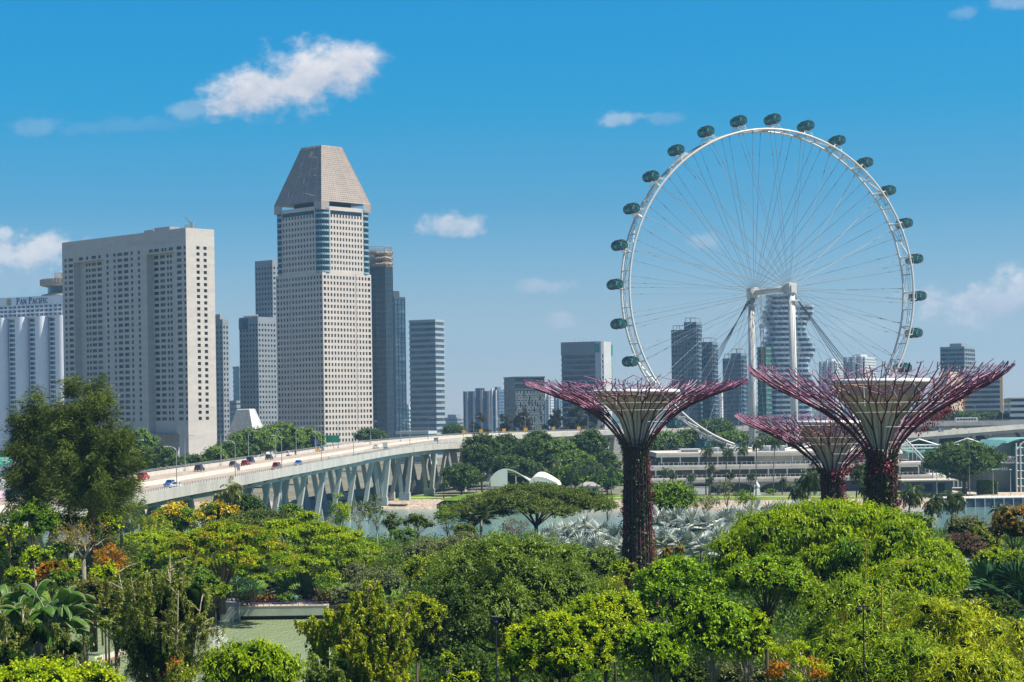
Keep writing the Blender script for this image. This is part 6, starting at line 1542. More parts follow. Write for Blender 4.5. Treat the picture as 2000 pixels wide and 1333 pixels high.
def weeping(name, label, cx, ytop, wpx, hpx, d, leaf, nb=120, strand=2.6, L=.24, W=.07, ground=3.0, group='trees in the garden', cat='tree', bark=BARK_P, seed=None, stems=5, extra=None, per=5, thick=1.0):
    """several pale upright stems, side branches and hanging strands of narrow leaves"""
    seed = seed or int(cx * 5 + ytop + d); rg = np.random.default_rng(seed); top = at(cx, ytop, d); Wm = wpx * d / F; H = top.z - ground; Hc = min(hpx * d / F, H * .95); Wm *= 1.35
    r = thing(name, (top.x, d, ground), label, cat, group); tm = MB(); P, A, T = [], [], []; tips = []
    for s in range(stems):
        a = 2 * math.pi * s / stems + rg.uniform(-.4, .4); rad = Wm * .5 * (rg.uniform(.25, .8) if s else .05); hh = H * (1 - .34 * (rad / (Wm * .5)) ** 1.3 * rg.uniform(.3, 1.2))
        e = Vector((rad * math.cos(a), rad * math.sin(a), hh)); m = Vector((e.x * .45, e.y * .45, hh * .5)); m2 = Vector((e.x * .8, e.y * .8, hh * .78))
        tm.tube([(0, 0, 0), m, m2, e], [.22 * thick, .15 * thick, .08 * thick, .02], 6)
        for b in range(nb // stems):
            f = rg.uniform(.28, 1.0); base = (m.lerp(m2, (f - .5) / .28) if f < .78 else m2.lerp(e, (f - .78) / .22)) if f > .5 else Vector((0, 0, 0)).lerp(m, f / .5)
            if base.z < H - Hc: continue
            an = rg.uniform(0, 6.28); ln = rg.uniform(.35, 1.0) * Wm * .36 * (1.15 - f * .6); tip = base + Vector((math.cos(an) * ln, math.sin(an) * ln, ln * rg.uniform(.15, .8)))
            tm.tube([base, base.lerp(tip, .55) + Vector((0, 0, ln * .1)), tip], [.06 * thick, .04 * thick, .012], 4, cap=False)
            for q in range(rg.integers(4, 7)):
                u = rg.uniform(.25, 1.05); p0 = base.lerp(tip, u); hl = rg.uniform(.4, 1) * strand; tw = rg.normal() * .2; dx, dy = rg.normal() * .22, rg.normal() * .22; n = int(hl * 10) + 4
                for i in range(n):
                    v = i / n; P.append((p0.x + dx * hl * v, p0.y + dy * hl * v, p0.z + .25 * hl * math.sin(v * 2.2) - hl * v * v)); A.append((dx + rg.normal() * .5, dy + rg.normal() * .5, -.9 * v - .1)); T.append(tw - .15 * v)
    P, A, T = np.array(P), np.array(A), np.array(T); lv = Leaves(); n = len(P)
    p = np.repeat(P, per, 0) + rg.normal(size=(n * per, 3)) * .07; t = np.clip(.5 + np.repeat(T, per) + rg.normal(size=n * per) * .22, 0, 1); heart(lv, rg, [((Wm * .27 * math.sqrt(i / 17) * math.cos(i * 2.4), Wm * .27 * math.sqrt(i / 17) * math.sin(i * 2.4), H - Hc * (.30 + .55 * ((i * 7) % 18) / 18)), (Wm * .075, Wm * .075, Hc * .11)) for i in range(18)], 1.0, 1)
    lv.add(leafcards(rg, p, np.repeat(A, per, 0) + rg.normal(size=(n * per, 3)) * .35, L, W, t, .2)); mats = [LM[leaf], SHADE_BLOB]
    link('crown', lv.mesh('crown', mats), r); tm.build('trunk', bark, r, True); return r
def feathery(name, label, cx, ytop, wpx, d, seed, ground=3.0, n_br=150, leaf='casu', lead=((0, 1.0),), low=.22, L=.75, W=.10, per=22, group=None, lean=0.0):
    """she-oak: rising limbs with long plumes of fine drooping needles"""
    rg = np.random.default_rng(seed); top = at(cx, ytop, d); H = top.z - ground; Wm = wpx * d / F; r = thing(name, (top.x, d, ground), label, 'tree', group); tm = MB(); P, A, T = [], [], []
    for (off, hf) in lead:
        e = Vector((off * Wm, rg.uniform(-.1, .1) * Wm, H * hf)); b0 = Vector((0, 0, H * low * .9)); ms = [Vector((0, 0, 0)), b0, b0.lerp(e, .5) + Vector((off * Wm * .12, 0, 0)), e]
        tm.tube(ms, [.55, .42, .22, .03], 8)
        for b in range(n_br):
            f = rg.uniform(0, 1) ** .85; base = ms[1].lerp(ms[2], f * 2) if f < .5 else ms[2].lerp(ms[3], f * 2 - 1)
            an = rg.uniform(0, 6.28); ln = Wm * .56 * (1.06 - f) ** .5 * rg.uniform(.3, 1.2) + .5; rise = rg.uniform(.0, .8)
            tip = base + Vector((math.cos(an) * ln, math.sin(an) * ln, ln * rise)); mid = base.lerp(tip, .5) + Vector((0, 0, -ln * .06))
            tm.tube([base, mid, tip], [.10 * (1.2 - f), .055, .015], 4, cap=False); tw = rg.normal() * .16
            for q in range(int(ln * 4.6) + 4):
                u = rg.uniform(.3, 1.12) ** .8; c = base.lerp(mid, u * 2) if u < .5 else mid.lerp(tip, u * 2 - 1); j = rg.normal(size=3) * (.30 + .15 * u)
                P.append((c.x + j[0], c.y + j[1], c.z + j[2])); dv = (tip - base).normalized(); A.append((dv.x * .8, dv.y * .8, dv.z * .7 + .05)); T.append(tw)
    P, A, T = np.array(P), np.array(A), np.array(T); n = len(P); lv = Leaves()
    p = np.repeat(P, per, 0) + rg.normal(size=(n * per, 3)) * .30; a = np.repeat(A, per, 0) + rg.normal(size=(n * per, 3)) * .42
    lv.add(leafcards(rg, p, a, L, W, np.clip(.45 + np.repeat(T, per) + rg.normal(size=n * per) * .16, 0, 1), .25)); link('crown', lv.mesh('crown', LM[leaf]), r); tm.build('trunk', BARK, r, True); return r
def palm_meshes(H, fl, seed, nf=20, leaf='palm', lean=.06, wind=(0, 0), sway=1.0):
    rg = np.random.default_rng(seed); tm = MB(); e = Vector((H * lean, 0, H)); tm.tube([(0, 0, 0), (H * lean * .2, 0, H * .35), (H * lean * .55, 0, H * .7), e], [.26, .2, .17, .15], 8)
    P, A, T, tube = [], [], [], MB()
    for i in range(nf):
        an = i * 2.399 + rg.uniform(-.25, .25); el = R(78 - 115 * (i / nf) ** .9 + rg.uniform(-10, 10)); l = fl * rg.uniform(.85, 1.1); d0 = Vector((math.cos(an) * math.cos(el) + wind[0], math.sin(an) * math.cos(el) + wind[1], math.sin(el))).normalized(); pts = []
        q = Vector(e); dv = d0.copy(); m = 12
        for s in range(m + 1):
            pts.append(q.copy()); dv = (dv + Vector((wind[0] * .05, wind[1] * .05, -.13 - .015 * s))).normalized(); q = q + dv * l / m
        tube.tube(pts, [.05 - .0035 * s for s in range(m + 1)], 4, cap=False); tw = rg.normal() * .15
        for s in range(1, m + 1):
            tg = (pts[s] - pts[s - 1]).normalized(); sd = tg.cross(Vector((0, 0, 1)));
            if sd.length < .05: sd = Vector((1, 0, 0))
            sd.normalize(); up = sd.cross(tg)
            for f in (0, .33, .66):
                c = pts[s - 1].lerp(pts[s], f); k_ = math.sin(math.pi * min(1, (s + f) / m * .8 + .16))
                for sg in (-1, 1):
                    v = sd * sg * .85 + tg * .55 - up * .1 + Vector((0, 0, -.35)); P.append(tuple(c)); A.append(tuple(v * (.30 + .75 * k_))); T.append(tw)
    P, A, T = np.array(P), np.array(A), np.array(T); ln = np.linalg.norm(A, axis=1); lv = Leaves()
    lv.add(leafcards(rg, P, A, ln * fl * .24, np.full(len(P), .13 * sway), np.clip(.45 + T + rg.normal(size=len(P)) * .15, 0, 1), .25)); return tm.mesh('trunk', BARK_G, True), lv.mesh('crown', LM[leaf]), tube.mesh('frond_stalk', LM[leaf])
PC = {}
def palm(label, cx, ytop, d, fpx, ground=3.0, seed=0, leaf='palm', group='coconut palms', lean=.06, wind=(0, 0), name='coconut_palm', rz=None, nf=20, cat='palm'):
    """ytop: pixel row of the top of the crown; fpx: frond length in pixels"""
    fl = fpx * d / F; c = at(cx, ytop, d); H = max(1.0, c.z - ground - fl * .55); key = (seed, leaf, round(H / fl, 1))
    r = thing(name, (c.x - (lean * H if rz is None else 0), d, ground), label, cat, group, rz or 0.0)
    t, cr, st = palm_meshes(H, fl, seed, nf, leaf, lean, wind)
    link('trunk', t, r); o = link('crown', cr, r); link('frond_stalk', st, o); return r
def fan_mesh(n_leaf, R0, pet, seed, leaf, seg=15, arc=215, zc=0.0, up=70, cup=.10, split=.5):
    """costapalmate fans on stalks: pleated discs with split tips"""
    rg = np.random.default_rng(seed); V, Q, T = [], [], []; st = MB(); nb = 0
    for i in range(n_leaf):
        an = i * 2.399 + rg.uniform(-.3, .3); el = R(up - (up + 12) * (i / n_leaf) ** .9 + rg.uniform(-8, 8)); pl = pet * rg.uniform(.75, 1.1); rr = R0 * rg.uniform(.8, 1.1)
        o = Vector((math.cos(an) * math.cos(el), math.sin(an) * math.cos(el), math.sin(el))); c = o * pl + Vector((0, 0, zc)); st.tube([(0, 0, zc), o * pl * .5 + Vector((0, 0, zc + .05 * pl)), c], [.05, .04, .035], 4, cap=False)
        sd = o.cross(Vector((0, 0, 1))); sd = sd.normalized() if sd.length > .05 else Vector((1, 0, 0)); n = sd.cross(o).normalized(); tw = rg.normal() * .14
        f = (o + n * rg.uniform(-.35, .15)).normalized(); n = sd.cross(f).normalized()
        for k in range(seg):
            a0, a1 = (R(arc) * ((k + e) / seg - .5) for e in (0, 1)); am = (a0 + a1) / 2; r1 = rr * (1 - .12 * abs(am)); dv = lambda a: f * math.cos(a) + sd * math.sin(a)
            dr = n * (-cup * r1 * .4); pl_ = n * (.06 * r1)
            p0 = c; a0, a1 = am + (a0 - am) * .86, am + (a1 - am) * .86; pa = c + dv(a0) * r1 * (1 - split) - pl_ + dr * .35; pb = c + dv(a1) * r1 * (1 - split) - pl_ + dr * .35; pm = c + dv(am) * r1 * (1 - split) + pl_ + dr * .35; tip = c + dv(am + rg.uniform(-.02, .02)) * r1 + dr + Vector((0, 0, -.10 * r1 * rg.uniform(.2, 1.4)))
            V += [p0, pa, pm, pb, tip]; b = len(V) - 5; Q += [(b, b + 1, b + 2, b + 2), (b, b + 2, b + 3, b + 3), (b + 1, b + 4, b + 2, b + 2), (b + 2, b + 4, b + 3, b + 3)]; T += [tw + rg.normal() * .1 + (.28 if k % 2 else -.26)] * 4
    me = bpy.data.meshes.new('crown'); me.from_pydata([tuple(v) for v in V], [], [q[:3] for q in Q]); me.materials.append(LM[leaf]); a = me.attributes.new('tint', 'FLOAT', 'FACE'); a.data.foreach_set('value', np.clip(.5 + np.array(T), 0, 1).astype(np.float32)); me.update()
    return me, st.mesh('leaf_stalk', LM[leaf])
FP = {}
def fanpalm(label, cx, ytop, d, rpx, leaf='silver', seed=0, ground=3.0, group='silver fan palms', name='silver_fan_palm', n=11, pet=.8, up=84, cup=.06, cat='palm'):
    R0 = rpx * d / F; c = at(cx, ytop, d); H = max(.6, c.z - ground - R0 * (pet * .55 + .9)); r = thing(name, (c.x, d, ground), label, cat, group, seed * 1.3)
    key = (leaf, seed % 4, n, pet)
    if key not in FP: FP[key] = fan_mesh(n, 1.0, pet, 100 + seed, leaf, up=up, cup=cup)
    me, st = FP[key]; o = link('crown', me, r, (0, 0, H)); o.scale = (R0,) * 3; s = link('leaf_stalk', st, o); MB().tube([(0, 0, 0), (0, 0, H + .1)], [.32, .24], 8).build('trunk', BARK_G, r, True); return r
def paddle_plant(name, label, cx, ytop, wpx, hpx, d, leaf='banana', n=26, seed=1, ground=3.0, fan=False, LL=4.2, WW=1.1, group=None, stem=BARK_P):
    """banana-like plants: long arching paddle leaves with a midrib; fan=True spreads them in one plane"""
    rg = np.random.default_rng(seed); top = at(cx, ytop, d); H = top.z - ground; Wm = wpx * d / F; Hh = hpx * d / F; r = thing(name, (top.x, d, ground), label, 'plant', group); V, Q, T, st = [], [], [], MB()
    for i in range(n):
        if fan: an = 0 if i % 2 else math.pi; tl = (i / (n - 1)) * 2 - 1; base = Vector((0, 0, H - Hh)); el = R(90 - abs(tl) * 78); dx = 1 if tl > 0 else -1; d0 = Vector((dx * math.cos(el), .1 * rg.normal(), math.sin(el))); pl = Hh * .42
        else: an = i * 2.399; rad = Wm * .33 * math.sqrt(rg.random()); base = Vector((rad * math.cos(an), rad * math.sin(an), H - Hh + rg.uniform(-.1, .55) * Hh * (1 - rad / Wm))); a2 = an + rg.normal() * .9; el = R(rg.uniform(15, 72)); d0 = Vector((math.cos(a2) * math.cos(el), math.sin(a2) * math.cos(el), math.sin(el))); pl = LL * .35
        l = LL * rg.uniform(.8, 1.15); w = WW * rg.uniform(.8, 1.15); b0 = base + d0 * pl; st.tube([(base.x * .8, base.y * .8, 0), base, b0], [.13, .10, .05], 5, cap=False)
        q, dv = b0.copy(), d0.copy(); m = 9; sd = d0.cross(Vector((0, 0, 1))); sd = sd.normalized() if sd.length > .05 else Vector((1, 0, 0)); pts = []; tw = rg.normal() * .15
        roll = rg.normal() * .35; nn0 = sd.cross(d0).normalized(); sd = (sd * math.cos(roll) + nn0 * math.sin(roll)).normalized()
        if fan: sd = Vector((.25, 1, 0)).normalized() if False else Vector((-d0.z, .3, d0.x)).normalized()
        for s in range(m + 1):
            ww = w * (math.sin(math.pi * min(1, (s + .35) / (m + .5)) ** .75) ** .7 if s < m else .05) * .5; up = sd.cross(dv).normalized(); pts.append((q - sd * ww - up * ww * .35, q.copy(), q + sd * ww - up * ww * .35))
            q = q + dv * l / m; dv = (dv + Vector((0, 0, -.16 - .04 * s if not fan else -.03))).normalized()
        b = len(V)
        for a_, c_, e_ in pts: V += [a_, c_, e_]
        for s in range(m):
            for e in (0, 1): Q.append((b + s * 3 + e, b + s * 3 + e + 1, b + s * 3 + e + 4, b + s * 3 + e + 3)); T.append(tw + rg.normal() * .12)
        st.tube([p[1] for p in pts], .035, 4, cap=False)
    link('foliage', npmesh('foliage', np.array([tuple(v) for v in V]), np.array(Q), LM[leaf], np.clip(.5 + np.array(T), 0, 1)), r); st.build('stem', stem, r); return r
def spiky(name, label, cx, ytop, wpx, hpx, d, leaf='fan', heads=9, seed=1, ground=3.0, L=1.1, W=.12, group=None, per=46):
    rg = np.random.default_rng(seed); top = at(cx, ytop, d); H = top.z - ground; Wm = wpx * d / F; Hh = hpx * d / F; r = thing(name, (top.x, d, ground), label, 'plant', group); P, A, T, st = [], [], [], MB()
    for i in range(heads):
        a = i * 2.399; rad = Wm * .38 * math.sqrt((i + .3) / heads); c = Vector((rad * math.cos(a), rad * math.sin(a), H - L * .7 - rg.uniform(0, Hh * .6) * (rad / Wm * 2))); st.tube([(c.x * .5, c.y * .5, 0), c], [.1, .06], 5)
        for k in range(per): v = unit(rg.normal(size=(1, 3)))[0]; v[2] = abs(v[2]) * 1.1 - .25; P.append(tuple(c)); A.append(v); T.append(rg.normal() * .15)
    lv = Leaves(); n = len(P); lv.add(leafcards(rg, np.array(P), np.array(A), L, W, np.clip(.5 + np.array(T), 0, 1), .3)); link('foliage', lv.mesh('foliage', LM[leaf]), r); st.build('stem', BARK, r); return r
def bamboo(label, cx, ytop, wpx, hpx, d, leaf='bamboo', culms=34, seed=1, ground=3.0, L=.5, W=.085, dens=1.0, culm_c=(.45, .33, .05), name='bamboo_clump'):
    rg = np.random.default_rng(seed); top = at(cx, ytop, d); H = top.z - ground; Wm = wpx * d / F; Hh = hpx * d / F; r = thing(name, (top.x, d, ground), label, 'bamboo', 'bamboo clumps'); cu = MB()
    for i in range(culms):
        an = i * 2.399; rad = Wm * .12 * math.sqrt(rg.random()); out = Wm * .42 * rg.uniform(.2, 1.1); hh = H * (1 - .40 * (out / (Wm * .46)) ** 2 * rg.uniform(.5, 1.1)); b = Vector((rad * math.cos(an), rad * math.sin(an), 0)); e = Vector((b.x + out * math.cos(an), b.y + out * math.sin(an), hh)); m = Vector((b.x * 1.4, b.y * 1.4, hh * .55)); m2 = m.lerp(e, .55) + Vector((0, 0, hh * .10))
        pts = [b, m, m2, e]; cu.tube(pts, [.06, .05, .035, .01], 5, cap=False)
    lobes = lobes_irreg(rg, Wm * 1.06, Hh, H, k=42, r0=.07, r1=.135); P, O, T = lobe_points(rg, lobes, 3.6 * dens, .25, .4); lv = Leaves()
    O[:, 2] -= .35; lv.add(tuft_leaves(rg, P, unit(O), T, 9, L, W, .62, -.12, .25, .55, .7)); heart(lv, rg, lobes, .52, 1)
    link('foliage', lv.mesh('foliage', [LM[leaf], SHADE_BLOB]), r); cu.build('culm', M('culm_yellow', culm_c, .45, .15, 1.0), r); return r
def bare_tree(label, cx, ytop, wpx, d, ytrunk, seed, leaf='gold', ground=3.0, bark=BARK_G, nl=900):
    rg = np.random.default_rng(seed); top = at(cx, ytop, d); H = top.z - ground; Wm = wpx * d / F; r = thing('bare_tree', (top.x, d, ground), label, 'tree', 'trees in the garden'); tm = MB(); fk = at(cx, ytrunk, d).z - ground; tm.tube([(0, 0, 0), (.1, 0, fk * .6), (0, 0, fk)], [.38, .3, .26], 8); P = []
    def grow(p, dv, l, rad, dep):
        q = p + dv * l; m = p.lerp(q, .5) + Vector(tuple(rg.normal(size=3))) * l * .06; tm.tube([p, m, q], [rad, rad * .8, rad * .6], 5)
        if dep == 0: P.append(tuple(q)); return
        for i in range(rg.integers(2, 4)):
            n_ = (dv + Vector(tuple(rg.normal(size=3))) * .55 + Vector((0, 0, .12))).normalized(); grow(q, n_, l * rg.uniform(.55, .8), rad * .6, dep - 1)
    for i in range(5): a = i * 1.26 + .4; grow(Vector((0, 0, fk)), Vector((math.cos(a) * .75, math.sin(a) * .75, .9)).normalized(), (H - fk) * .42, .16, 4)
    P = np.array(P); rep = max(1, nl // len(P)); p = np.repeat(P, rep, 0) + rg.normal(size=(len(P) * rep, 3)) * .35; lv = Leaves(); lv.add(leafcards(rg, p, rg.normal(size=p.shape), .28, .16, rg.random(len(p)), .1)); link('crown', lv.mesh('crown', LM[leaf]), r); tm.build('trunk', bark, r, True); return r
# ================================================================== planting, far to near
FT = 'trees on the far shore'
def far(label, cx, yt, w, hc, d, leaf='far', form='dome', name='broadleaf_tree', L=.8, W=.5, dens=.75, per=7, **kw):
    return tree(name, label, cx, yt, w, hc, d, form, leaf, L=L, W=W, dens=dens, per=per, group=FT, **kw)
# behind the flyover
for k, (cx, yt, w, lab) in enumerate(((938, 812, 40, 'grey-brown feathery tree behind the flyover below the blue ribbed apartment block'), (985, 815, 34, 'grey-brown feathery tree behind the flyover, lower one beside the dark glass box'),
        (1020, 806, 44, 'grey-brown feathery tree in front of the dark glass box'), (1085, 806, 44, 'grey-brown feathery tree below the pale apartment slabs'), (1125, 796, 52, 'grey-brown feathery tree at the foot of the glazed block with the solid end'), (1162, 790, 56, 'grey-brown feathery tree partly hidden by the tips of the lone supertree'))):
    feathery('feathery_tree', lab, cx, yt, w, 1190 + k * 6, 300 + k, n_br=60, leaf='casu_far', low=.1, L=1.5, W=.35, per=9, group='feathery trees behind the flyover')
for (cx, yt, w, hc, d, leaf, lab) in ((885, 828, 46, 30, 1250, 'far', 'round green tree behind the flyover at the foot of the striped tower'), (722, 838, 60, 30, 1150, 'far', 'low olive tree beyond the flyover in front of the dark many-sided tower'),
        (1395, 818, 76, 46, 1010, 'far', 'dark rounded tree behind the flyover left of the wheel legs'), (1350, 838, 70, 44, 960, 'far', 'dark green tree below the lowest bend of the wheel rim'), (1300, 842, 64, 50, 950, 'farlight', 'light green tree between the lone supertree and the lowest wheel capsules'),
        (1432, 842, 70, 40, 940, 'farlight', 'light green tree at the foot of the left wheel leg'), (1520, 846, 80, 36, 945, 'far', 'dark green tree behind the right wheel leg above the terminal roof'), (1590, 848, 70, 36, 950, 'far', 'dark green tree behind the terminal roof right of the wheel legs'), (1275, 850, 56, 60, 860, 'far', 'dark green tree directly right of the lone supertree trunk top'),
        (1800, 852, 50, 30, 1110, 'far', 'green tree under the flyover beside the largest supertree'), (1845, 848, 60, 32, 1120, 'farlight', 'green tree under the flyover left of the pier fins'), (1900, 846, 70, 34, 1130, 'far', 'brownish green tree under the flyover just before the pier fins'),
        (1800, 800, 60, 24, 1250, 'far', 'dark tree at the foot of the beige slab tower above the flyover'), (1868, 804, 80, 24, 1260, 'far', 'dark tree line tree in front of the ochre banded tower, left one'), (1940, 806, 70, 22, 1270, 'far', 'dark tree in front of the ochre banded tower, right one')):
    far(lab, cx, yt, w, hc, d, leaf, L=1.0, W=.6, dens=.6)
# along the left side of the flyover
for (cx, yt, w, hc, d, leaf, lab) in ((448, 862, 86, 60, 830, 'far', 'dark green round tree left of the pale mesh pyramid beside the flyover'), (492, 836, 96, 70, 880, 'farlight', 'broad green tree just in front of the pale mesh pyramid'), (548, 826, 90, 70, 900, 'farlight', 'broad green tree right of the mesh pyramid in front of the stone tower'),
        (598, 836, 70, 60, 930, 'farlight', 'green tree in front of the stone tower beside the flyover parapet'), (418, 872, 50, 50, 800, 'farlight', 'pale green tree at the sunlit foot of the grey hotel'), (375, 888, 60, 40, 780, 'far', 'low dark tree at the passage of the grey hotel'),
        (272, 838, 70, 80, 800, 'farlight', 'light green tree in front of the grey hotel just right of the feathery tree'), (312, 868, 66, 70, 770, 'far', 'dark green tree left of the hotel passage'), (345, 892, 50, 46, 760, 'far', 'small dark green tree below the hotel passage beside the parapet'),
        (8, 880, 60, 24, 860, 'far', 'green tree above the grandstand at the left edge'), (60, 884, 50, 40, 850, 'far', 'dark tree behind the grandstand beside the feathery tree')):
    far(lab, cx, yt, w, hc, d, leaf)
# grove on the far shore between flyover and terminal
for (cx, yt, w, hc, d, leaf, lab) in ((940, 846, 84, 100, 800, 'far', 'large dark green tree where the slip road ends'), (985, 848, 70, 70, 840, 'far', 'olive green tree behind the large one at the end of the slip road'), (1038, 852, 80, 90, 815, 'far', 'dark green tree left of centre in the far shore grove'),
        (1092, 856, 84, 90, 810, 'farlight', 'bright green tree in the middle of the far shore grove'), (1150, 838, 76, 90, 825, 'far', 'tall dark tree of the far shore grove nearest the lone supertree'), (1122, 878, 80, 80, 790, 'farlight', 'lighter green tree low in the far shore grove left of the lone supertree'), (1050, 842, 60, 40, 870, 'farlight', 'pale green crown rising behind the far shore grove'),
        (1000, 888, 90, 62, 780, 'far', 'dull green tree above the white shells'), (900, 905, 78, 64, 775, 'far', 'rounded grey-green tree on the bank left of the white shells'), (1185, 880, 56, 90, 795, 'far', 'dark green tree directly left of the lone supertree trunk'), (1100, 910, 70, 50, 765, 'mid', 'bushy green tree right of the smaller white shell'), (1185, 918, 70, 44, 768, 'mid', 'olive green bushy tree behind the lilac-roofed pavilion'),
        (1145, 898, 70, 60, 780, 'far', 'grey-green tree over the lilac-roofed pavilion')):
    far(lab, cx, yt, w, hc, d, leaf, L=.75, W=.48, dens=.85)
far('big round dark tree beside the glazed shed at the right', 1882, 862, 150, 84, 715, 'far', 'dome', 'round_tree', L=.6, W=.42, dens=1.2, trunk=True, tr=.9, low=.2)
t = thing('clipped_hedge', (at(1928, 950, 720).x, 720, 3), 'tall clipped green hedge block right of the big round tree', 'hedge')
rg = np.random.default_rng(8); n = 5200; Wd = 34 * 720 / F; P = np.stack([rg.uniform(-Wd / 2, Wd / 2, n), rg.uniform(-2, 2, n), rg.uniform(0, 4.9, n)], 1); s_ = rg.integers(0, 3, n); P[s_ == 0, 1] = -2; P[s_ == 1, 2] = 4.9; P[(s_ == 2), 0] = np.where(rg.random((s_ == 2).sum()) < .5, -Wd / 2, Wd / 2)
lv = Leaves(); lv.add(leafcards(rg, P, rg.normal(size=P.shape), .5, .35, np.clip(.5 + rg.normal(size=n) * .2, 0, 1))); link('foliage', lv.mesh('foliage', LM['far']), t); MB().box(-Wd / 2 + .2, Wd / 2 - .2, -1.8, 1.8, 0, 4.7).build('stem_mass', M('hedge_dark', (.012, .02, .008), .95), t)
for k, (cx, lab) in enumerate(((1452, 'low clipped hedge left of the white statue'), (1505, 'low clipped hedge right of the white statue'))):
    tree('hedge', lab, cx, 957, 22, 8, 744, 'dome', 'mid', L=.4, W=.3, dens=2, per=6, group=None, cat='hedge', trunk=False, k=8)
# palms in front of the terminal and on the far shore
CW = (.32, .05)
for k, (cx, yt, d, fp, lab) in enumerate(((1380, 868, 752, 20, 'tall coconut palm at the terminal, leftmost of the row'), (1420, 871, 750, 19, 'tall coconut palm at the terminal, second from the left of the row'), (1448, 865, 748, 20, 'tall coconut palm at the terminal just left of the statue'), (1478, 852, 742, 22, 'tallest leaning coconut palm rising from the lawn beside the statue'), (1514, 846, 738, 23, 'tall coconut palm at the terminal, rightmost of the row'),
        (1298, 912, 750, 14, 'short palm in front of the terminal next to the lone supertree'), (1314, 920, 748, 13, 'short palm at the terminal, second from the lone supertree'), (1349, 922, 748, 15, 'short palm by the low white wall, left of it'), (1386, 928, 746, 14, 'short palm right of the low white wall'), (1388, 905, 748, 15, 'middle-height palm in front of the second terrace'), (1467, 920, 745, 15, 'short palm left of the statue'), (1426, 918, 747, 14, 'short palm between the low white wall and the statue'), (1528, 930, 744, 14, 'short palm on the lawn right of the statue'))):
    palm(lab, cx, yt, d, fp, seed=400 + k, group='palms in front of the terminal', lean=.03 + .02 * (k % 3), wind=CW if k < 5 else (.15, 0), nf=18)
for k, (cx, yt, fp, lab) in enumerate(((1052, 900, 20, 'palm in the far shore grove, leftmost'), (1082, 892, 22, 'palm in the middle of the far shore grove'), (1118, 905, 22, 'palm of the far shore grove near the smaller shell'), (1140, 902, 22, 'palm of the far shore grove above the pavilion'), (1168, 900, 22, 'palm of the far shore grove right of the pavilion'), (1196, 905, 22, 'palm of the far shore grove touching the lone supertree trunk'), (968, 930, 11, 'small palm standing before the larger white shell'), (932, 935, 9, 'small palm left of the white shells'), (868, 935, 16, 'palm under the grey-green tree by the flyover piers'))):
    palm(lab, cx, yt, 760 - k, fp, seed=430 + k, group='palms of the far shore grove', nf=16)
for k, (cx, yt, d, fp, lab) in enumerate(((1582, 908, 420, 40, 'large leaning coconut palm left of the smallest supertree'), (1558, 935, 430, 34, 'coconut palm half hidden behind the large leaning one by the smallest supertree'), (1678, 896, 440, 34, 'coconut palm between the two right supertrees'), (1690, 935, 420, 26, 'lower coconut palm between the two right supertrees'), (1779, 940, 400, 38, 'coconut palm just right of the largest supertree trunk'), (1822, 962, 395, 34, 'coconut palm before the channel, left of the pair'), (1862, 955, 400, 36, 'coconut palm before the channel, right of the pair'), (1952, 985, 330, 26, 'small coconut palm showing its fronds above the golden tree at the right'),
        (452, 938, 400, 32, 'coconut palm against the flyover above the yellow blossoms'), (432, 958, 405, 26, 'lower coconut palm left of the one against the flyover'))):
    palm(lab, cx, yt, d, fp, seed=450 + k, wind=(.18, 0), leaf='palm' if k < 8 else 'palm_y', lean=.08, nf=24)
# ------------------------------------------------------------------ middle distance, left half
G_ = 'trees in the garden'
feathery('feathery_tree', 'huge dark feathery she-oak at the left, its crown reaching the hotel windows', 176, 752, 132, 268, 41, n_br=54, lead=((-.14, 1.0), (.20, .93), (-.28, .88), (.42, .80)), low=.57, per=18, L=.8)
feathery('feathery_tree', 'dark feathery she-oak left of the huge one, in front of the grandstand', 58, 774, 78, 276, 42, n_br=50, lead=((.10, 1.0), (-.25, .90), (.3, .93)), low=.57, per=18, L=.8)
feathery('feathery_tree', 'wispy grey branches of a small she-oak beside the flyover fascia', 236, 960, 56, 280, 43, n_br=40, low=.4, per=14)
tree('broadleaf_tree', 'dense dark green tree with pale trunks below the dark feathery tree', 68, 978, 100, 80, 262, 'irreg', 'mid', L=.42, W=.24, dens=1.6, bark=BARK_P)
tree('broadleaf_tree', 'grey-green tree under the huge feathery tree', 128, 990, 80, 70, 268, 'irreg', 'dark', L=.42, W=.24, dens=1.6)
tree('broadleaf_tree', 'small bright green tree at the foot of the flyover fascia', 197, 988, 80, 80, 275, 'dome', 'lime', L=.4, W=.26, dens=1.6)
tree('broadleaf_tree', 'dark tree trunked clump right below the flyover at the left edge', 14, 985, 60, 60, 290, 'irreg', 'dark', L=.45, W=.25, dens=1.5)
tree('broadleaf_tree', 'yellow-green tree at the left edge below the flyover road', 24, 1022, 76, 70, 300, 'dome', 'lime', L=.42, W=.24, dens=1.5)
tree('broadleaf_tree', 'dark shadowed tree between the yellow-green one and the pale trunks', 45, 1052, 60, 60, 292, 'dome', 'dark', L=.42, W=.24, dens=1.5)
tree('broadleaf_tree', 'grey-green tree at the left edge above the bright lawn', 2, 1056, 70, 60, 300, 'irreg', 'mid', L=.42, W=.24, dens=1.5)
bare_tree('nearly leafless tree with grey forking branches left of the orange tree', 162, 1014, 72, 246, 1092, 51)
tree('orange_tree', 'bright orange-leaved tree beside the bare forked tree', 210, 1056, 66, 82, 250, 'irreg', 'orange', L=.34, W=.2, dens=2.2, k=26, extra=('bottle', .15, .3, .18))
tree('orange_tree', 'orange and green tree left of the bare forked tree', 98, 1092, 76, 60, 244, 'irreg', 'orange', L=.34, W=.2, dens=2, k=22, extra=('mid', .5, .3, .2))
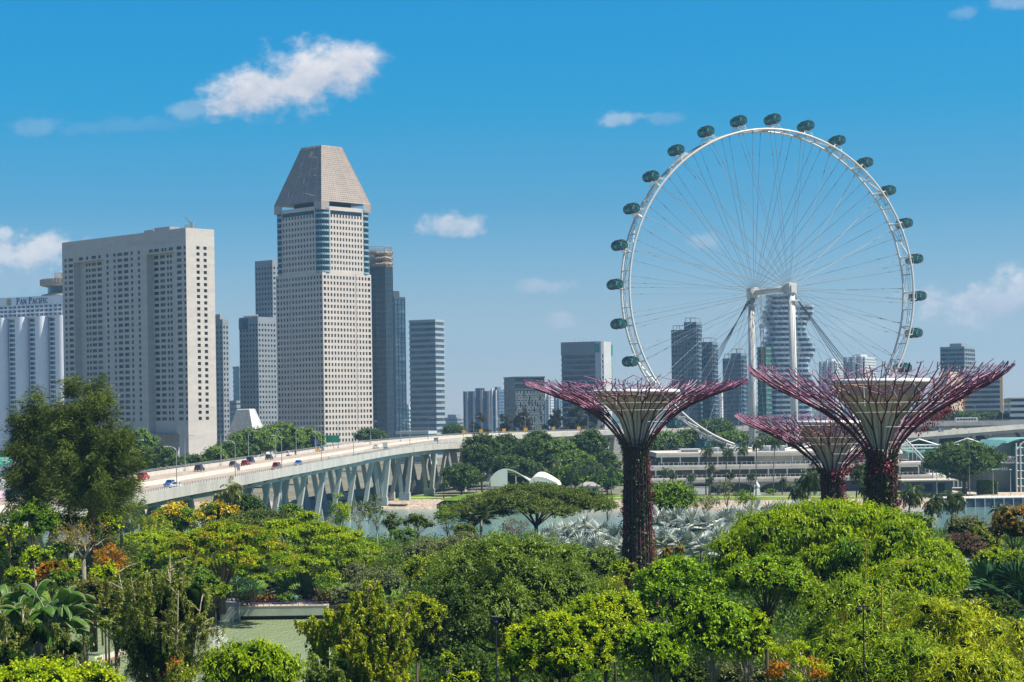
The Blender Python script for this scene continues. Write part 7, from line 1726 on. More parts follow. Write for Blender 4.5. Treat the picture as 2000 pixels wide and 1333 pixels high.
tree('broadleaf_tree', 'small flat-topped green tree between the orange trees and the left edge', 72, 1066, 66, 30, 248, 'umbrella', 'lime', L=.32, W=.2, dens=2)
tree('broadleaf_tree', 'thin light tree left of the bare forked tree', 122, 1050, 60, 36, 285, 'umbrella', 'mid', L=.34, W=.2, dens=1.6)
tree('broadleaf_tree', 'yellow-green shrub behind the bare forked trunk', 140, 1090, 50, 40, 262, 'dome', 'lime', L=.34, W=.2, dens=1.8, trunk=False, cat='shrub')
tree('rain_tree', 'broad flat rain tree with fine light green leaves left of the orange-tinged one', 300, 1034, 236, 74, 335, 'umbrella', 'rain', L=.34, W=.2, dens=3.2, k=100, share=.6, flat=.24, low=.1)
tree('rain_tree', 'spreading rain tree with orange-tinged crown in the left middle', 432, 1018, 300, 120, 318, 'umbrella', 'rain', L=.34, W=.2, dens=3.2, k=140, share=.6, flat=.24, low=.1, extra=('rain_o', .26, .34, .2), depth=.8)
tree('rain_tree', 'broad bright green rain tree with layered crown, right of the orange-tinged one', 590, 1000, 370, 128, 345, 'umbrella', 'rain', L=.36, W=.2, dens=3.2, k=170, share=.5, dip=.8, flat=.24, low=.1)
tree('rain_tree', 'olive rain tree behind the bright layered one below the V-shaped piers', 500, 996, 250, 56, 390, 'umbrella', 'rain_far', L=.42, W=.26, dens=1.5, k=40)
tree('flowering_tree', 'tree covered in yellow blossoms below the flyover, left of the pair', 352, 984, 118, 52, 395, 'irreg', 'mid', L=.42, W=.25, dens=1.7, extra=('yellow', .75, .5, .34))
tree('flowering_tree', 'tree covered in yellow blossoms below the flyover, right of the pair', 424, 981, 92, 50, 400, 'irreg', 'mid', L=.42, W=.25, dens=1.7, extra=('yellow', .8, .5, .34))
tree('broadleaf_tree', 'greenish yellow bush left of the yellow blossom trees', 300, 1006, 70, 40, 370, 'irreg', 'olive', L=.4, W=.24, dens=1.6, extra=('yellow', .12, .3, .2))
tree('broadleaf_tree', 'dark green bushy tree right of the yellow blossoms', 478, 966, 76, 50, 410, 'dome', 'dark', L=.45, W=.27, dens=1.5)
tree('broadleaf_tree', 'small round dark green tree in front of the flyover embankment', 568, 984, 44, 30, 420, 'dome', 'mid', L=.4, W=.25, dens=1.8)
tree('broadleaf_tree', 'upright bright green tree in front of the V-shaped pier', 662, 958, 52, 86, 400, 'irreg', 'rain', L=.4, W=.25, dens=1.7, k=20)
tree('broadleaf_tree', 'slender light green tree with thin trunks before the channel', 736, 968, 58, 60, 392, 'irreg', 'rain_far', L=.38, W=.22, dens=1.6, k=18, bark=BARK_P)
tree('broadleaf_tree', 'thin pale-trunked sapling between the two upright trees before the channel', 700, 974, 50, 60, 396, 'irreg', 'pale', L=.34, W=.2, dens=1.1, k=14, bark=BARK_P)
tree('broadleaf_tree', 'small flat-topped tree standing against the channel water', 814, 1002, 66, 30, 380, 'umbrella', 'rain_far', L=.34, W=.2, dens=1.6, k=22, bark=BARK_P)
tree('broadleaf_tree', 'small grey-green tree against the channel water right of the flat-topped one', 872, 986, 54, 54, 378, 'irreg', 'feather', L=.36, W=.2, dens=1.6, k=18)
fanpalm('green fan palm with a thin trunk before the channel', 939, 988, 360, 19, 'palm', seed=3, group=None, name='fan_palm', n=26, pet=.9)
tree('brown_tree', 'small brown-leaved tree below the flat-topped rain tree by the channel', 1008, 1010, 64, 46, 372, 'irreg', 'brown', L=.28, W=.12, dens=1.8, k=20)
tree('rain_tree', 'large flat-topped rain tree standing by the channel left of the lone supertree', 1045, 942, 330, 72, 450, 'umbrella', 'rain_far', L=.42, W=.26, dens=2, k=110, share=.7, bark=BARK, dip=.5, flat=.34, low=.12)
tree('rain_tree', 'lower flat-topped rain tree joining the large one on its left by the channel', 925, 972, 150, 40, 455, 'umbrella', 'rain_far', L=.42, W=.26, dens=1.6, k=30, share=1)
tree('broadleaf_tree', 'dark glossy tree right behind the lone supertree trunk', 1310, 936, 116, 90, 420, 'irreg', 'mid', L=.46, W=.28, dens=1.6, k=30)
tree('broadleaf_tree', 'slender small tree with thin trunk left of the lone supertree by the water', 1188, 958, 46, 50, 430, 'irreg', 'feather', L=.36, W=.22, dens=1.2, k=12)
tree('broadleaf_tree', 'thin upright sapling before the terminal lawn', 1420, 934, 48, 50, 430, 'irreg', 'pale', L=.4, W=.24, dens=1.2, k=14)
tree('broadleaf_tree', 'small leafy tree on the bank below the statue', 1456, 958, 60, 36, 435, 'irreg', 'mid', L=.38, W=.22, dens=1.4, k=14)
tree('broadleaf_tree', 'low pale green bush on the bank right of the lone supertree', 1375, 968, 70, 30, 425, 'irreg', 'pale', L=.38, W=.22, dens=1.4, k=14)
# silver fan palms in the middle
SP = [(1052, 1040), (1078, 1026), (1108, 1018), (1140, 1012), (1172, 1016), (1200, 1022), (1090, 1052), (1130, 1044), (1170, 1050), (1205, 1050), (1290, 996), (1322, 992), (1352, 1000), (1385, 1002), (1415, 996), (1445, 988), (1470, 984), (1300, 1030), (1335, 1036), (1370, 1040), (1405, 1032), (1432, 1020), (1465, 1010), (1500, 980), (1530, 978), (1560, 982), (1640, 972)]
SP.sort()
for k, (cx, yt) in enumerate(SP):
    side = 'left of the lone supertree trunk' if cx < 1246 else 'right of the lone supertree trunk'
    left = [q for q in SP if (q[0] < 1246) == (cx < 1246)]; fanpalm('silver fan palm %s, %s from the left there' % (side, ORD[left.index((cx, yt))]), cx, yt, 330 + (1060 - yt) * .55, 29, 'silver', seed=k)
for k, (cx, yt, lab) in enumerate(((1302, 1066, 'small yellow-leaved palm right of the lone supertree foot'), (1326, 1060, 'small yellow-leaved palm, second one right of the lone supertree foot'))):
    palm(lab, cx, yt, 250, 17, seed=480 + k, leaf='gold', group='yellow-leaved palms', name='yellow_palm', nf=16, lean=.02)
# pale shrubs and tropical plants around the footbridge
for k, (cx, yt, w, hc, d, leaf, lab) in enumerate(((705, 1068, 70, 40, 345, 'pale', 'variegated cream and green shrub above the lakeside walk, upper one'), (690, 1096, 90, 46, 335, 'pale', 'variegated cream and green shrub above the lakeside walk, lower one'), (740, 1112, 120, 56, 315, 'pale', 'wide variegated shrub right of the lakeside walk'), (690, 1140, 90, 36, 305, 'pale', 'variegated shrub closest to the end of the lakeside walk'),
        (800, 1052, 110, 60, 330, 'pale', 'pale green bushy tree right of the bright layered rain tree'), (860, 1046, 110, 50, 340, 'pale', 'pale green bushy tree below the small flat-topped one'), (760, 1066, 70, 70, 320, 'feather', 'soft dull green tree between the rain tree and the pale bushes'), (915, 1040, 100, 40, 345, 'pale', 'pale leafy shrub at the foot of the green fan palm'), (975, 1050, 90, 36, 330, 'feather', 'dull green shrub below the brown-leaved tree'),
        (835, 1080, 120, 70, 300, 'olive', 'olive green tree in front of the pale bushes'), (1160, 1068, 120, 60, 280, 'feather', 'dull green shrub mass in front of the silver palms left of the supertree'), (640, 1120, 60, 40, 330, 'mid', 'dark green shrub behind the lakeside ramp'))):
    tree('shrub', lab, cx, yt, w, hc, d, 'irreg', leaf, L=.34, W=.18, dens=2.0, k=20, cat='shrub', group='shrubs in the garden')
paddle_plant('travellers_palm', 'traveller palm fan behind the lakeside walk, leftmost of the three', 582, 1104, 40, 62, 338, 'banana', 15, 61, fan=True, LL=2.8, WW=.75, group='fan-shaped traveller palms')
paddle_plant('travellers_palm', 'traveller palm fan behind the lakeside walk, middle one', 622, 1112, 40, 60, 336, 'banana', 15, 62, fan=True, LL=2.6, WW=.7, group='fan-shaped traveller palms')
paddle_plant('travellers_palm', 'tall traveller palm fan under the layered rain tree beside the trunk', 666, 1080, 40, 60, 342, 'banana', 15, 63, fan=True, LL=2.6, WW=.7, group='fan-shaped traveller palms')
for k, (cx, yt, w, h, d, lab) in enumerate(((462, 1122, 60, 50, 330, 'dark spiky-leaved plant clump left of the lakeside wall, upper one'), (490, 1128, 54, 46, 328, 'dark spiky-leaved plant clump behind the lakeside wall'), (432, 1130, 60, 46, 332, 'dark spiky-leaved plant clump behind the weeping tree'))):
    spiky('spiky_plant', lab, cx, yt, w, h, d, 'fan', 9, 70 + k, L=1.5, W=.13, group='spiky plants')
for k, (cx, yt, w, h, d, leaf, lab) in enumerate(((560, 1160, 46, 20, 331, 'mid', 'low green shrub on the lakeside walk, left of the person'), (520, 1162, 36, 18, 332, 'orange', 'low orange-leaved shrub behind the lakeside railing'), (640, 1158, 50, 26, 331, 'gold', 'low yellow-leaved shrub behind the lakeside railing'), (478, 1168, 26, 16, 329, 'mid', 'small round bush on the lakeside wall'), (600, 1152, 50, 26, 334, 'fan', 'low dark green shrub behind the lakeside railing'))):
    tree('shrub', lab, cx, yt, w, h, d, 'dome', leaf, L=.26, W=.13, dens=3, k=10, cat='shrub', group='shrubs in the garden', trunk=False)
for k, (cx, yt, w, hc, d, leaf, lab) in enumerate(((262, 1098, 70, 50, 262, 'rain', 'fresh green shrub behind the top of the weeping bottlebrush tree'), (205, 1100, 60, 40, 240, 'lime', 'lime shrub at the foot of the orange tree'), (120, 1112, 70, 40, 236, 'mid', 'green shrub under the orange and green tree'), (40, 1108, 70, 40, 238, 'rain', 'green shrub at the edge of the bright left lawn'),
        (395, 1110, 70, 50, 290, 'mid', 'green shrub under the orange-tinged rain tree'), (268, 1160, 80, 70, 215, 'mid', 'leafy green shrub left of the weeping bottlebrush trunk'), (225, 1190, 70, 60, 196, 'rain', 'pale green leafy shrub above the boardwalk'), (420, 1130, 60, 40, 300, 'rain', 'fresh green shrub left of the spiky plants'),
        (540, 1128, 70, 36, 345, 'mid', 'dark green shrub under the bright layered rain tree'), (765, 1000, 50, 40, 400, 'rain_far', 'small bushy tree on the near bank of the channel'), (905, 1020, 60, 34, 372, 'rain_far', 'rounded bush left of the green fan palm'), (790, 1030, 60, 30, 372, 'mid', 'green bush below the flat-topped tree by the water'),
        (300, 1068, 80, 50, 318, 'mid', 'green shrub under the light green rain tree'), (1215, 1092, 60, 40, 240, 'rain', 'green shrub hugging the foot of the lone supertree'), (1105, 1060, 80, 34, 300, 'mid', 'green bush in front of the left silver palms'), (690, 1196, 90, 60, 240, 'mid', 'green shrub at the right end of the lakeside wall'))):
    tree('shrub', lab, cx, yt, w, hc, d, 'irreg', leaf, L=.3, W=.16, dens=2.2, k=18, cat='shrub', group='shrubs in the garden', solid=.55)
# right middle distance
tree('pink_tree', 'dusty pink-leaved tree right of the big glossy mango tree', 1876, 1040, 96, 66, 255, 'dome', 'pink', L=.24, W=.09, dens=2.6, k=26, bark=BARK_P)
tree('golden_tree', 'golden-orange tree at the right edge before the channel', 1982, 988, 96, 80, 262, 'dome', 'gold', L=.3, W=.17, dens=2.2, k=26, extra=('orange', .35, .28, .15))
tree('broadleaf_tree', 'beige-green tree before the channel at the right, left of the golden tree', 1885, 1008, 90, 50, 290, 'irreg', 'pale', L=.34, W=.18, dens=1.8, k=24, extra=('gold', .3, .3, .16))
tree('broadleaf_tree', 'olive and cream tree between the beige-green tree and the golden tree', 1930, 1026, 76, 60, 275, 'irreg', 'olive', L=.32, W=.18, dens=1.9, k=22, extra=('pale', .4, .3, .16))
tree('broadleaf_tree', 'green tree at the foot of the largest supertree', 1785, 996, 84, 60, 310, 'irreg', 'mid', L=.36, W=.2, dens=1.7, k=24)
tree('broadleaf_tree', 'bright green bush below the dusty pink tree', 1950, 1070, 90, 40, 250, 'irreg', 'rain', L=.32, W=.18, dens=2, k=18, cat='shrub')
for k, (cx, yt, d, rp, lab) in enumerate(((1935, 1098, 205, 62, 'huge dark green fan palm at the right, in the middle of its group'), (1990, 1104, 200, 60, 'huge dark green fan palm cut by the right edge'), (1896, 1118, 212, 40, 'smaller dark green fan palm left of the huge one'))):
    fanpalm(lab, cx, yt, d, rp, 'fan', seed=k, group='dark green fan palms', name='fan_palm', n=13, pet=.8, up=84, cup=.1)
fanpalm('pale fan palm below the dusty pink tree', 1858, 1080, 235, 24, 'silver', seed=2, group='silver fan palms', n=18, pet=.9)
tree('shrub', 'dark rounded clipped shrub below the huge fan palms', 1948, 1166, 84, 46, 188, 'dome', 'dark', L=.2, W=.11, dens=5, k=22, cat='shrub', group='shrubs in the garden', trunk=False)
# ------------------------------------------------------------------ foreground, left to right
paddle_plant('banana_plant', 'large banana-like clump with long arching green leaves at the left', 92, 1132, 150, 118, 205, 'banana', 70, 81, LL=3.9, WW=1.5)
paddle_plant('banana_plant', 'smaller banana-like clump cut by the left edge', 10, 1146, 90, 90, 208, 'banana', 34, 82, LL=3.6, WW=1.4)
tree('broadleaf_tree', 'rust and green leafy shrub right of the banana-like clump', 165, 1120, 110, 110, 212, 'irreg', 'rust', L=.3, W=.16, dens=2.4, k=26)
tree('broadleaf_tree', 'rusty green shrub between the orange tree and the weeping tree', 222, 1132, 80, 90, 205, 'irreg', 'rust', L=.3, W=.16, dens=2.4, k=20, extra=('mid', .4, .3, .18))
tree('broadleaf_tree', 'glossy dark shrub at the lake boardwalk', 160, 1236, 50, 60, 195, 'irreg', 'dark', L=.28, W=.17, dens=2.6, k=14)
weeping('weeping_tree', 'tall weeping bottlebrush tree with pale branches at the left front', 326, 1080, 186, 270, 165, 'bottle', nb=260, strand=2.2, seed=91, stems=9)
weeping('weeping_tree', 'grey-green weeping shrub at the lower left edge', 40, 1190, 130, 130, 150, 'bottle', nb=90, strand=1.8, seed=92, stems=5)
weeping('weeping_tree', 'brownish weeping shrub below the banana-like clump', 120, 1232, 100, 90, 146, 'bottle', nb=90, strand=1.6, seed=93, stems=5)
tree('shrub', 'yellow-green leafy shrub along the bottom left corner', 60, 1288, 200, 90, 132, 'irreg', 'lime', L=.24, W=.14, dens=4, k=30, cat='shrub', group='shrubs in the garden')
tree('shrub', 'yellow-green leafy shrub at the bottom, right of the corner one', 185, 1296, 130, 80, 134, 'irreg', 'lime', L=.24, W=.14, dens=4, k=24, cat='shrub', group='shrubs in the garden', extra=('olive', .3, .22, .1))
tree('shrub', 'red-tipped shrub at the bottom in front of the weeping tree', 352, 1270, 66, 80, 136, 'irreg', 'olive', L=.22, W=.11, dens=3, k=14, cat='shrub', group='shrubs in the garden', extra=('red', .8, .22, .11))
tree('mango_tree', 'bright drooping-leaved tree at the bottom in front of the lake', 490, 1250, 190, 130, 150, 'dome', 'mango', L=.34, W=.13, dens=3.4, per=9, k=28, up=-.3, droop=.5)
weeping('weeping_tree', 'olive yellow tree with hanging twigs right of the lake', 712, 1150, 186, 260, 168, 'olive', nb=420, strand=1.5, L=.26, W=.11, seed=94, stems=10, bark=BARK, thick=1.3)
weeping('weeping_tree', 'grey-green hanging shrub at the right bank of the lake', 640, 1262, 100, 110, 160, 'feather', nb=90, strand=2.4, L=.24, W=.08, seed=95, stems=5)
tree('feathery_leaved_tree', 'large dark tree with feathery leaf sprays in the centre front', 1000, 1036, 420, 250, 205, 'irreg', 'feather', L=.42, W=.13, dens=2.1, per=11, solid=.5, k=64, r01=(.055, .12), spread=.55, up=.1, droop=.4, bark=BARK, share=1)
tree('feathery_leaved_tree', 'dark leafy tree under the left side of the large feathery one', 868, 1122, 180, 210, 190, 'irreg', 'dark', L=.4, W=.15, dens=2.2, per=10, k=36, r01=(.09, .16))
tree('broadleaf_tree', 'yellowish leafy tree left of the large feathery one', 815, 1148, 110, 120, 180, 'irreg', 'olive', L=.3, W=.14, dens=2.6, k=24)
tree('broadleaf_tree', 'small dark tree in the shade left of the lamp pole', 905, 1250, 130, 120, 150, 'irreg', 'dark', L=.3, W=.15, dens=2.6, k=24)
tree('broadleaf_tree', 'lime green bushy tree at the bottom centre behind the lamp pole', 1085, 1196, 230, 170, 150, 'dome', 'lime', L=.21, W=.105, dens=4.2, per=11, k=60)
tree('broadleaf_tree', 'lime green tree above the bushy one at the bottom centre', 1178, 1148, 170, 140, 168, 'irreg', 'lime', L=.22, W=.11, dens=3.8, per=10, k=34)
tree('broadleaf_tree', 'yellow-topped small tree at the foot of the lone supertree', 1198, 1118, 60, 60, 196, 'irreg', 'olive', L=.26, W=.13, dens=2.6, k=14, extra=('yellow', .12, .2, .1))
tree('layered_tree', 'layered bright green tree with dark hollow beneath, right of the lone supertree foot', 1318, 1080, 226, 130, 182, 'umbrella', 'layer', L=.32, W=.17, dens=3.2, per=9, k=44, dip=.62, flat=.5, up=.15)
tree('layered_tree', 'green tree hung with dry creepers in front of the big glossy mango tree', 1500, 1078, 190, 90, 180, 'umbrella', 'layer', L=.32, W=.17, dens=3, per=9, k=38, dip=.45, flat=.55, extra=('brown', .12, .25, .1))
tree('mango_tree', 'big glossy mango tree with dense domed crown in front of the right supertrees', 1620, 976, 460, 250, 205, 'dome', 'mango', L=.42, W=.155, dens=2.6, per=9, k=110, up=-.25, droop=.55, extra=('pink', .02, .2, .1))
tree('mango_tree', 'smaller glossy mango tree at the right shoulder of the big one', 1822, 1062, 124, 130, 192, 'dome', 'mango', L=.40, W=.15, dens=2.8, per=9, k=30, up=-.25, droop=.55)
tree('mango_tree', 'dense glossy tree below the right side of the big mango', 1772, 1092, 190, 110, 186, 'dome', 'mango', L=.38, W=.15, dens=2.8, per=9, k=34, up=-.25, droop=.5)
for k, (cx, yt, w, hc, lab) in enumerate(((1388, 1158, 150, 150, 'umbrella-tufted green tree at the bottom right of centre, tallest of its group'), (1452, 1182, 110, 130, 'umbrella-tufted green tree at the bottom, right of the tallest'), (1278, 1214, 130, 130, 'umbrella-tufted green tree at the bottom, left of the tallest'), (1452, 1296, 100, 60, 'low pale green tuft below the umbrella-tufted trees'), (1350, 1270, 150, 90, 'dark green leafy tree below the umbrella-tufted ones'))):
    tree('tufted_tree', lab, cx, yt, w, hc, 150 + k * 3, 'dome', ('layer', 'rain', 'layer', 'pale', 'dark')[k], L=.28, W=.14, dens=3.6, per=9, k=24, bark=BARK_P, group='umbrella-tufted trees', up=-.1, droop=.4)
BB = [(1632, 1106, 180, 230, 158, 'bamboo', 18, 'green bamboo clump with long narrow leaves left of the floodlight post'), (1725, 1112, 220, 200, 166, 'bamboo', 16, 'green and yellow bamboo clump behind the floodlight post'), (1850, 1160, 220, 190, 156, 'bamboo_y', 36, 'yellow-green bamboo clump below the smaller mango tree'), (1960, 1205, 190, 190, 148, 'bamboo_y', 36, 'bright yellow bamboo clump at the bottom right corner'),
      (1672, 1215, 180, 150, 140, 'bamboo', 34, 'dark green bamboo clump at the bottom below the floodlight post'), (1770, 1235, 200, 140, 138, 'bamboo', 34, 'green bamboo clump at the bottom right, beside the yellow ones'), (1890, 1262, 200, 140, 134, 'bamboo_y', 34, 'low yellow bamboo clump along the bottom edge at the right')]
for k, (cx, yt, w, h, d, leaf, cu, lab) in enumerate(BB): bamboo(lab, cx, yt, w, h, d, leaf, cu, 110 + k, dens=1.15)
# yellow young culms rising out of the bamboo
for k, (a, m, b, lab) in enumerate((((1690, 1120), (1692, 1070), (1697, 1033), 'single upright yellow bamboo shoot rising before the big mango tree'), ((1722, 1145), (1748, 1100), (1800, 1090), 'yellow bamboo shoot arching to the right before the big mango tree'), ((1645, 1200), (1643, 1170), (1641, 1148), 'short yellow bamboo shoot among the green bamboo leaves'))):
    p = [at(*q, 160) for q in (a, m, b)]; base = Vector((p[0].x, 160, 3)); r = thing('bamboo_shoot', tuple(base), lab, 'bamboo', 'yellow bamboo shoots'); g = MB().tube([base] + p, [.06, .06, .05, .02], 5); part(g, 'culm', M('culm_yellow', (.45, .33, .05), .45, .15, 1.0), r)
    rg = np.random.default_rng(k); pts = np.array([tuple(p[0].lerp(p[1], t) if t < 1 else p[1].lerp(p[2], t - 1)) for t in rg.uniform(0, 2, 130)]); lv = Leaves(); lv.add(leafcards(rg, pts + rg.normal(size=pts.shape) * .12, rg.normal(size=pts.shape) + np.array([0, 0, .6]), .3, .06, rg.random(130), .1)); o = link('foliage', lv.mesh('foliage', LM['bamboo_y']), r); o.matrix_parent_inverse = Matrix.Translation(-r.location)
# sapling with pale forking branches and red-green tufts
def tufted_sapling():
    d = 132; c = at(1572, 1333, d); r = thing('sapling', (c.x, d, 3), 'small tree with bare pale branches ending in red and green leaf tufts at the bottom', 'tree', G_); g = MB(); lv = Leaves(); rg = np.random.default_rng(5)
    f0 = at(1572, 1330, d); g.tube([(c.x, d, 3), f0], [.16, .12], 6)
    for (px_, py_, dy) in ((1515, 1262, 0), (1545, 1270, 1.2), (1520, 1295, -.8), (1560, 1255, .4), (1568, 1288, -1), (1585, 1290, .6), (1604, 1300, 0), (1600, 1312, -.7), (1540, 1308, 1), (1512, 1312, .2), (1556, 1322, -.4)):
        e = at(px_, py_ + 8, d + dy); m = f0.lerp(e, .5) + Vector((rg.normal() * .15, 0, -.25)); g.tube([f0, m, e], [.08, .06, .035], 5)
        P = np.tile([[e.x, e.y, e.z + .15]], (30, 1)) + rg.normal(size=(30, 3)) * np.array([.32, .32, .12]); O = np.tile([[0, 0, 1.0]], (30, 1)) + rg.normal(size=(30, 3)) * .5
        lv.add(tuft_leaves(rg, P, unit(O), np.zeros(30), 8, .24, .10, .7, -.2, .5), 0 if rg.random() < .7 else 1)
    part(g, 'trunk', BARK_P, r, True); o = link('crown', lv.mesh('crown', [LM['lime'], LM['orange']]), r); o.matrix_parent_inverse = Matrix.Translation(-r.location)
tufted_sapling()
for k, (cx, yt, w, h, lab) in enumerate(((877, 1274, 28, 30, 'little lime sapling tuft at the bottom left of the lamp pole, upper one'), (872, 1314, 28, 24, 'little lime sapling tuft right at the bottom edge, left of the pair'), (918, 1314, 36, 26, 'little lime sapling tuft at the bottom edge just left of the lamp pole'))):
    tree('sapling', lab, cx, yt, w, h, 128, 'dome', 'lime', L=.2, W=.1, dens=6, k=8, group='little lime saplings', tr=.05, bark=BARK_P)
# undergrowth: one mass of ground cover under and between the trees
rg = np.random.default_rng(3); n = 15000; X = rg.uniform(-205, 205, n); Y = rg.uniform(120, 498, n); ok = (np.abs(X) < Y * .37 + 16) & ~((X > -81) & (X < -19) & (Y > 200) & (Y < 345)) & ~((Y > 338) & (Y < 420) & (X < -20) & (rg.random(n) < .75)); X, Y = X[ok], Y[ok]; n = len(X)
hgt = rg.uniform(1.0, 4.6, n) * np.where(Y > 440, .5, 1); per = 64; p = np.repeat(np.stack([X, Y, np.full(n, 3.0)], 1), per, 0); hh = np.repeat(hgt, per); p[:, 0] += rg.normal(size=n * per) * 1.5; p[:, 1] += rg.normal(size=n * per) * 1.5; p[:, 2] += rg.random(n * per) * hh
lv = Leaves(); lv.add(leafcards(rg, p, rg.normal(size=p.shape) + np.array([0, 0, .5]), .55, .28, np.clip(np.repeat(rg.random(n), per) * .6 + rg.random(n * per) * .4, 0, 1))); tag(link('undergrowth', lv.mesh('undergrowth', leafM('leaf_under', (.016, .06, .004), (.15, .27, .012), .15, .12))), kind='stuff')

# ------------------------------------------------------------------ lakeside walk, boardwalk, fountain, posts, person
LIL = M('rail_lilac', (.20, .17, .42), .4, .08, .5); WALLG = M('lake_wall', (.36, .40, .38), .8, .1, .5, .2)
def lake_walk():
    d = 327
    def X(px): return at(px, 1190, d).x
    def Z(y): return at(550, y, d).z
    r = thing('lakeside_walk', (X(540), d, 1), 'pale concrete lakeside walk on a low wall with a lilac railing', 'walkway')
    zt = Z(1185); g = MB(); g.box(X(468), X(640), d, d + 7, Z(1203), zt); g.box(X(430), X(468), d - .4, d + 7.2, .6, Z(1176)); part(g, 'wall', WALLG, r)
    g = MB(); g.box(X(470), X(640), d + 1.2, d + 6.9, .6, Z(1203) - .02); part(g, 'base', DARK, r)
    g = MB(); g.box(X(468), X(640), d - .06, d + 6.9, zt, zt + .1); part(g, 'paving', PAVE, r)
    g = MB(); g.box(X(428), X(469), d - .5, d + .3, Z(1176), Z(1175)); g.box(X(464), X(468.3), d - .5, d - .4, zt, Z(1176)); part(g, 'coping', LIL, r)
    g = MB()
    def rail(x0, x1, y, h, n):
        for i in range(n + 1): x = x0 + (x1 - x0) * i / n; g.box(x - .05, x + .05, y - .05, y + .05, zt + .1, zt + .1 + h)
        for z in (.45, .9): g.box(x0, x1, y - .03, y + .03, zt + .05 + h * z, zt + .11 + h * z)
    rail(X(469), X(640), d + .1, .62, 15); rail(X(502), X(640), d + 6.6, 1.15, 12); part(g, 'railing', LIL, r)
    g = MB(); g.box(X(502), X(609), d + 5.2, d + 6.2, zt + .1, zt + .6); part(g, 'bench', M('bench_mauve', (.27, .18, .24), .7), r)
    g = MB()
    for a in (502, 609): g.box(X(a) - .2, X(a) + .2, d + 5.0, d + 5.4, zt + .1, zt + 1.0)
    part(g, 'post', LIL, r)
    r2 = thing('garden_ramp', (X(560), d + 10, 3), 'sloping garden ramp with a dark railing behind the lakeside walk', 'ramp'); g = MB(); a, b = at(510, 1168, d + 8), at(652, 1134, d + 22)
    g.add([a, b, b + Vector((0, 1.5, 0)), a + Vector((0, 1.5, 0)), a - Vector((0, 0, .4)), b - Vector((0, 0, .4))], [(0, 1, 2, 3), (0, 1, 5, 4)]); part(g, 'ramp_slab', PAVE, r2); g = MB()
    for i in range(13): q = a.lerp(b, i / 12); g.box(q.x - .04, q.x + .04, q.y, q.y + .06, q.z, q.z + 1.0)
    for z in (.55, 1.0): g.tube([a + Vector((0, 0, z)), b + Vector((0, 0, z))], .04, 4)
    part(g, 'railing', STEEL_G, r2)
    # person with raised elbows, taking a photograph
    c = Vector((X(576), d + 1.6, zt + .1)); p = thing('person', tuple(c), 'person in a turquoise top with both hands raised, standing on the lakeside walk', 'person', None, 0)
    SK = M('skin', (.42, .26, .18), .6, .05, 4); V = [(0, 0, .95), (0, 0, 1.2), (0, 0, 1.38), (0, .01, 1.47), (0, 0, 1.58), (0, 0, 1.7)]; E = [(0, 1), (1, 2), (2, 3), (3, 4), (4, 5)]; Rr = [(.15, .11), (.14, .10), (.17, .11), (.055, .055), (.09, .1), (.07, .08)]
    for s in (-1, 1):
        b_ = len(V); V += [(s * .09, 0, .86), (s * .10, -.02, .48), (s * .10, .02, .09), (s * .11, -.14, .04)]; Rr += [(.09, .09), (.06, .065), (.045, .045), (.035, .03)]; E += [(0, b_), (b_, b_ + 1), (b_ + 1, b_ + 2), (b_ + 2, b_ + 3)]
        b_ = len(V); V += [(s * .2, 0, 1.38), (s * .36, -.08, 1.27), (s * .14, -.2, 1.50)]; Rr += [(.055, .055), (.045, .045), (.03, .03)]; E += [(2, b_), (b_, b_ + 1), (b_ + 1, b_ + 2)]
        h = len(V) - 1
        for f in range(5): V.append((s * (.14 - .035 + .008 * f - (.03 if f == 4 else 0)), -.22 - .004 * f, 1.57 + (.035, .05, .055, .045, -.005)[f] - .01)); Rr.append((.009, .009)); E.append((h, len(V) - 1))
    me = bpy.data.meshes.new('body'); me.from_pydata(V, E, []); me.materials.append(SK); o = link('body', me, p); md = o.modifiers.new('skin', 'SKIN'); sv = me.skin_vertices[0].data
    for i, q in enumerate(Rr): sv[i].radius = q
    sv[0].use_root = True; o.modifiers.new('smooth', 'SUBSURF').levels = 1; o.modifiers['smooth'].render_levels = 1
    g = MB().tube([(0, 0, .92), (0, 0, 1.1), (0, 0, 1.3), (0, 0, 1.43)], [.19, .18, .205, .10], 12)
    for s in (-1, 1): g.tube([(s * .16, 0, 1.38), (s * .26, -.03, 1.34), (s * .31, -.06, 1.30)], [.085, .075, .068], 8)
    g.build('shirt', M('shirt_turquoise', (.03, .36, .42), .8), p, True); g = MB().tube([(0, 0, .97), (0, 0, .84)], [.185, .19], 12)
    for s in (-1, 1): g.tube([(s * .09, 0, .88), (s * .10, -.02, .48), (s * .10, .02, .12)], [.11, .085, .07], 8)
    g.build('trousers', M('trousers_dark', (.03, .05, .09), .85), p, True); g = MB(); g.sphere((0, .025, 1.68), (.105, .115, .115), 12, 8); g.build('hair', M('hair_dark', (.03, .018, .012), .6), p, True)
    g = MB().box(-.07, .07, -.27, -.23, 1.54, 1.64); g.build('camera', BLACK, p)
lake_walk()
a, b = at(170, 1252, 255), at(232, 1236, 268); r = thing('boardwalk', tuple(a.xy) + (1,), 'brown timber boardwalk at the left edge of the lake', 'boardwalk'); g = MB()
for i in range(26): p = a.lerp(b, i / 26); g.obox((p.x, p.y + 2, 2.3), (b - a) / 60, (0, 2.2, 0), (0, 0, .06))
part(g, 'plank', M('timber', (.24, .13, .09), .85, .2, 2), r)
for i in range(9): p = a.lerp(b, i / 8); part(MB().box(p.x - .1, p.x + .1, p.y, p.y + .2, .5, 2.2), 'post', BARK, r)
g = MB()
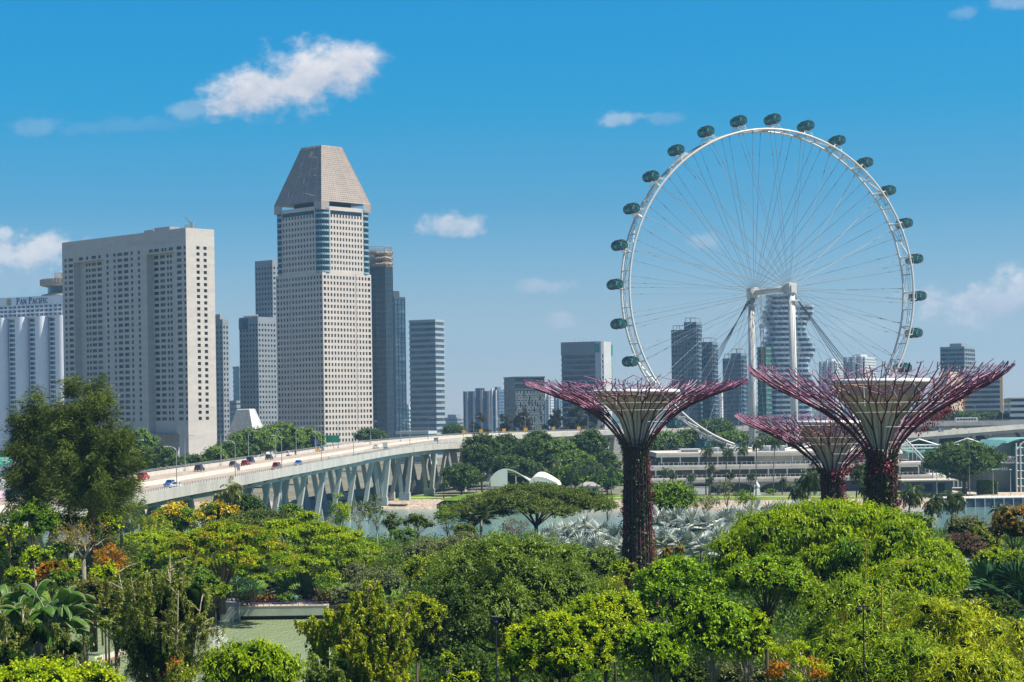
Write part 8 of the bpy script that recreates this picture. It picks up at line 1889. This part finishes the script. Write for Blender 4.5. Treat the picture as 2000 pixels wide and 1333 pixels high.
g.obox(((a + b) / 2 + Vector((0, 4.4, 0))).xy[:] + (2.75,), (b - a) / 2, (0, .1, 0), (0, 0, .35)); part(g, 'kerb', CONC, r)
r = thing('fountain', tuple(at(424, 1250, 296).xy) + (1,), 'white fountain jets splashing on the lake beside the weeping tree', 'fountain'); rg = np.random.default_rng(4); P, A = [], []
for i in range(420):
    u = rg.random(); an = rg.uniform(0, 6.28); ro = rg.random() ** .5 * 1.5; P.append((ro * math.cos(an) * (.4 + u), ro * math.sin(an) * (.4 + u), 2.6 * (1 - u) * rg.random())); A.append((math.cos(an) * .4, math.sin(an) * .4, rg.normal()))
lv = Leaves(); lv.add(leafcards(rg, np.array(P), np.array(A), .3, .10, np.zeros(len(P)))); link('water_jet', lv.mesh('water_jet', M('spray_white', (.85, .87, .88), .3)), r); MB().lathe([(1.0, 0), (.9, .15), (.2, .2)], 16).build('nozzle_ring', STEEL_G, r)
for k, (px_, yt, d, heads, lab) in enumerate(((968, 1208, 128, 1, 'thin dark lamp pole with a small floodlight at the bottom centre'), (1686, 1184, 130, 2, 'dark post with a crossbar carrying two floodlights among the bamboo'))):
    t = at(px_, yt, d); r = thing('floodlight_post', (t.x, d, 3), lab, 'lamp post'); H = t.z - 3; MB().tube([(0, 0, 0), (0, 0, H)], [.07, .05], 8).build('pole', BLACK, r)
    g = MB(); g.box(-.42 if heads == 2 else -.18, .42 if heads == 2 else .18, -.05, .05, H - .06, H + .02); g.build('crossbar', BLACK, r)
    for x in ((-.3, .3) if heads == 2 else (0,)):
        g = MB(); g.tube([(x, 0, H - .08), (x, -.05, H - .16)], .03, 5); g.tube([(x, .06, H - .20), (x, -.16, H - .34)], [.12, .15], 10); g.build('floodlight', BLACK, r)
        MB().tube([(x, -.162, H - .341), (x, -.166, H - .344)], .125, 10).build('lens', GLASS, r)
    if heads == 1: MB().obox((0, 0, H + .12), (.22, 0, 0), (0, .12, 0), (0, .03, .02)).build('solar_panel', NAVY, r)

# ------------------------------------------------------------------ the air: one closed box of faint haze round everything
HAZE_D, HAZE_C = 9.5e-5, (.34, .67, 1.0)
m = bpy.data.materials.new('haze'); m.use_nodes = True; T = NT(m.node_tree); T.n.clear()
v = T.add('ShaderNodeVolumePrincipled', ins={'Color': (*HAZE_C, 1), 'Density': HAZE_D, 'Anisotropy': .2}); T.l.new(v.outputs[0], T.add('ShaderNodeOutputMaterial').inputs['Volume'])
w = MB(); w.box(-5600, 5600, -60, 9100, -5, 330); o = w.build('haze', m); tag(o, kind='stuff')
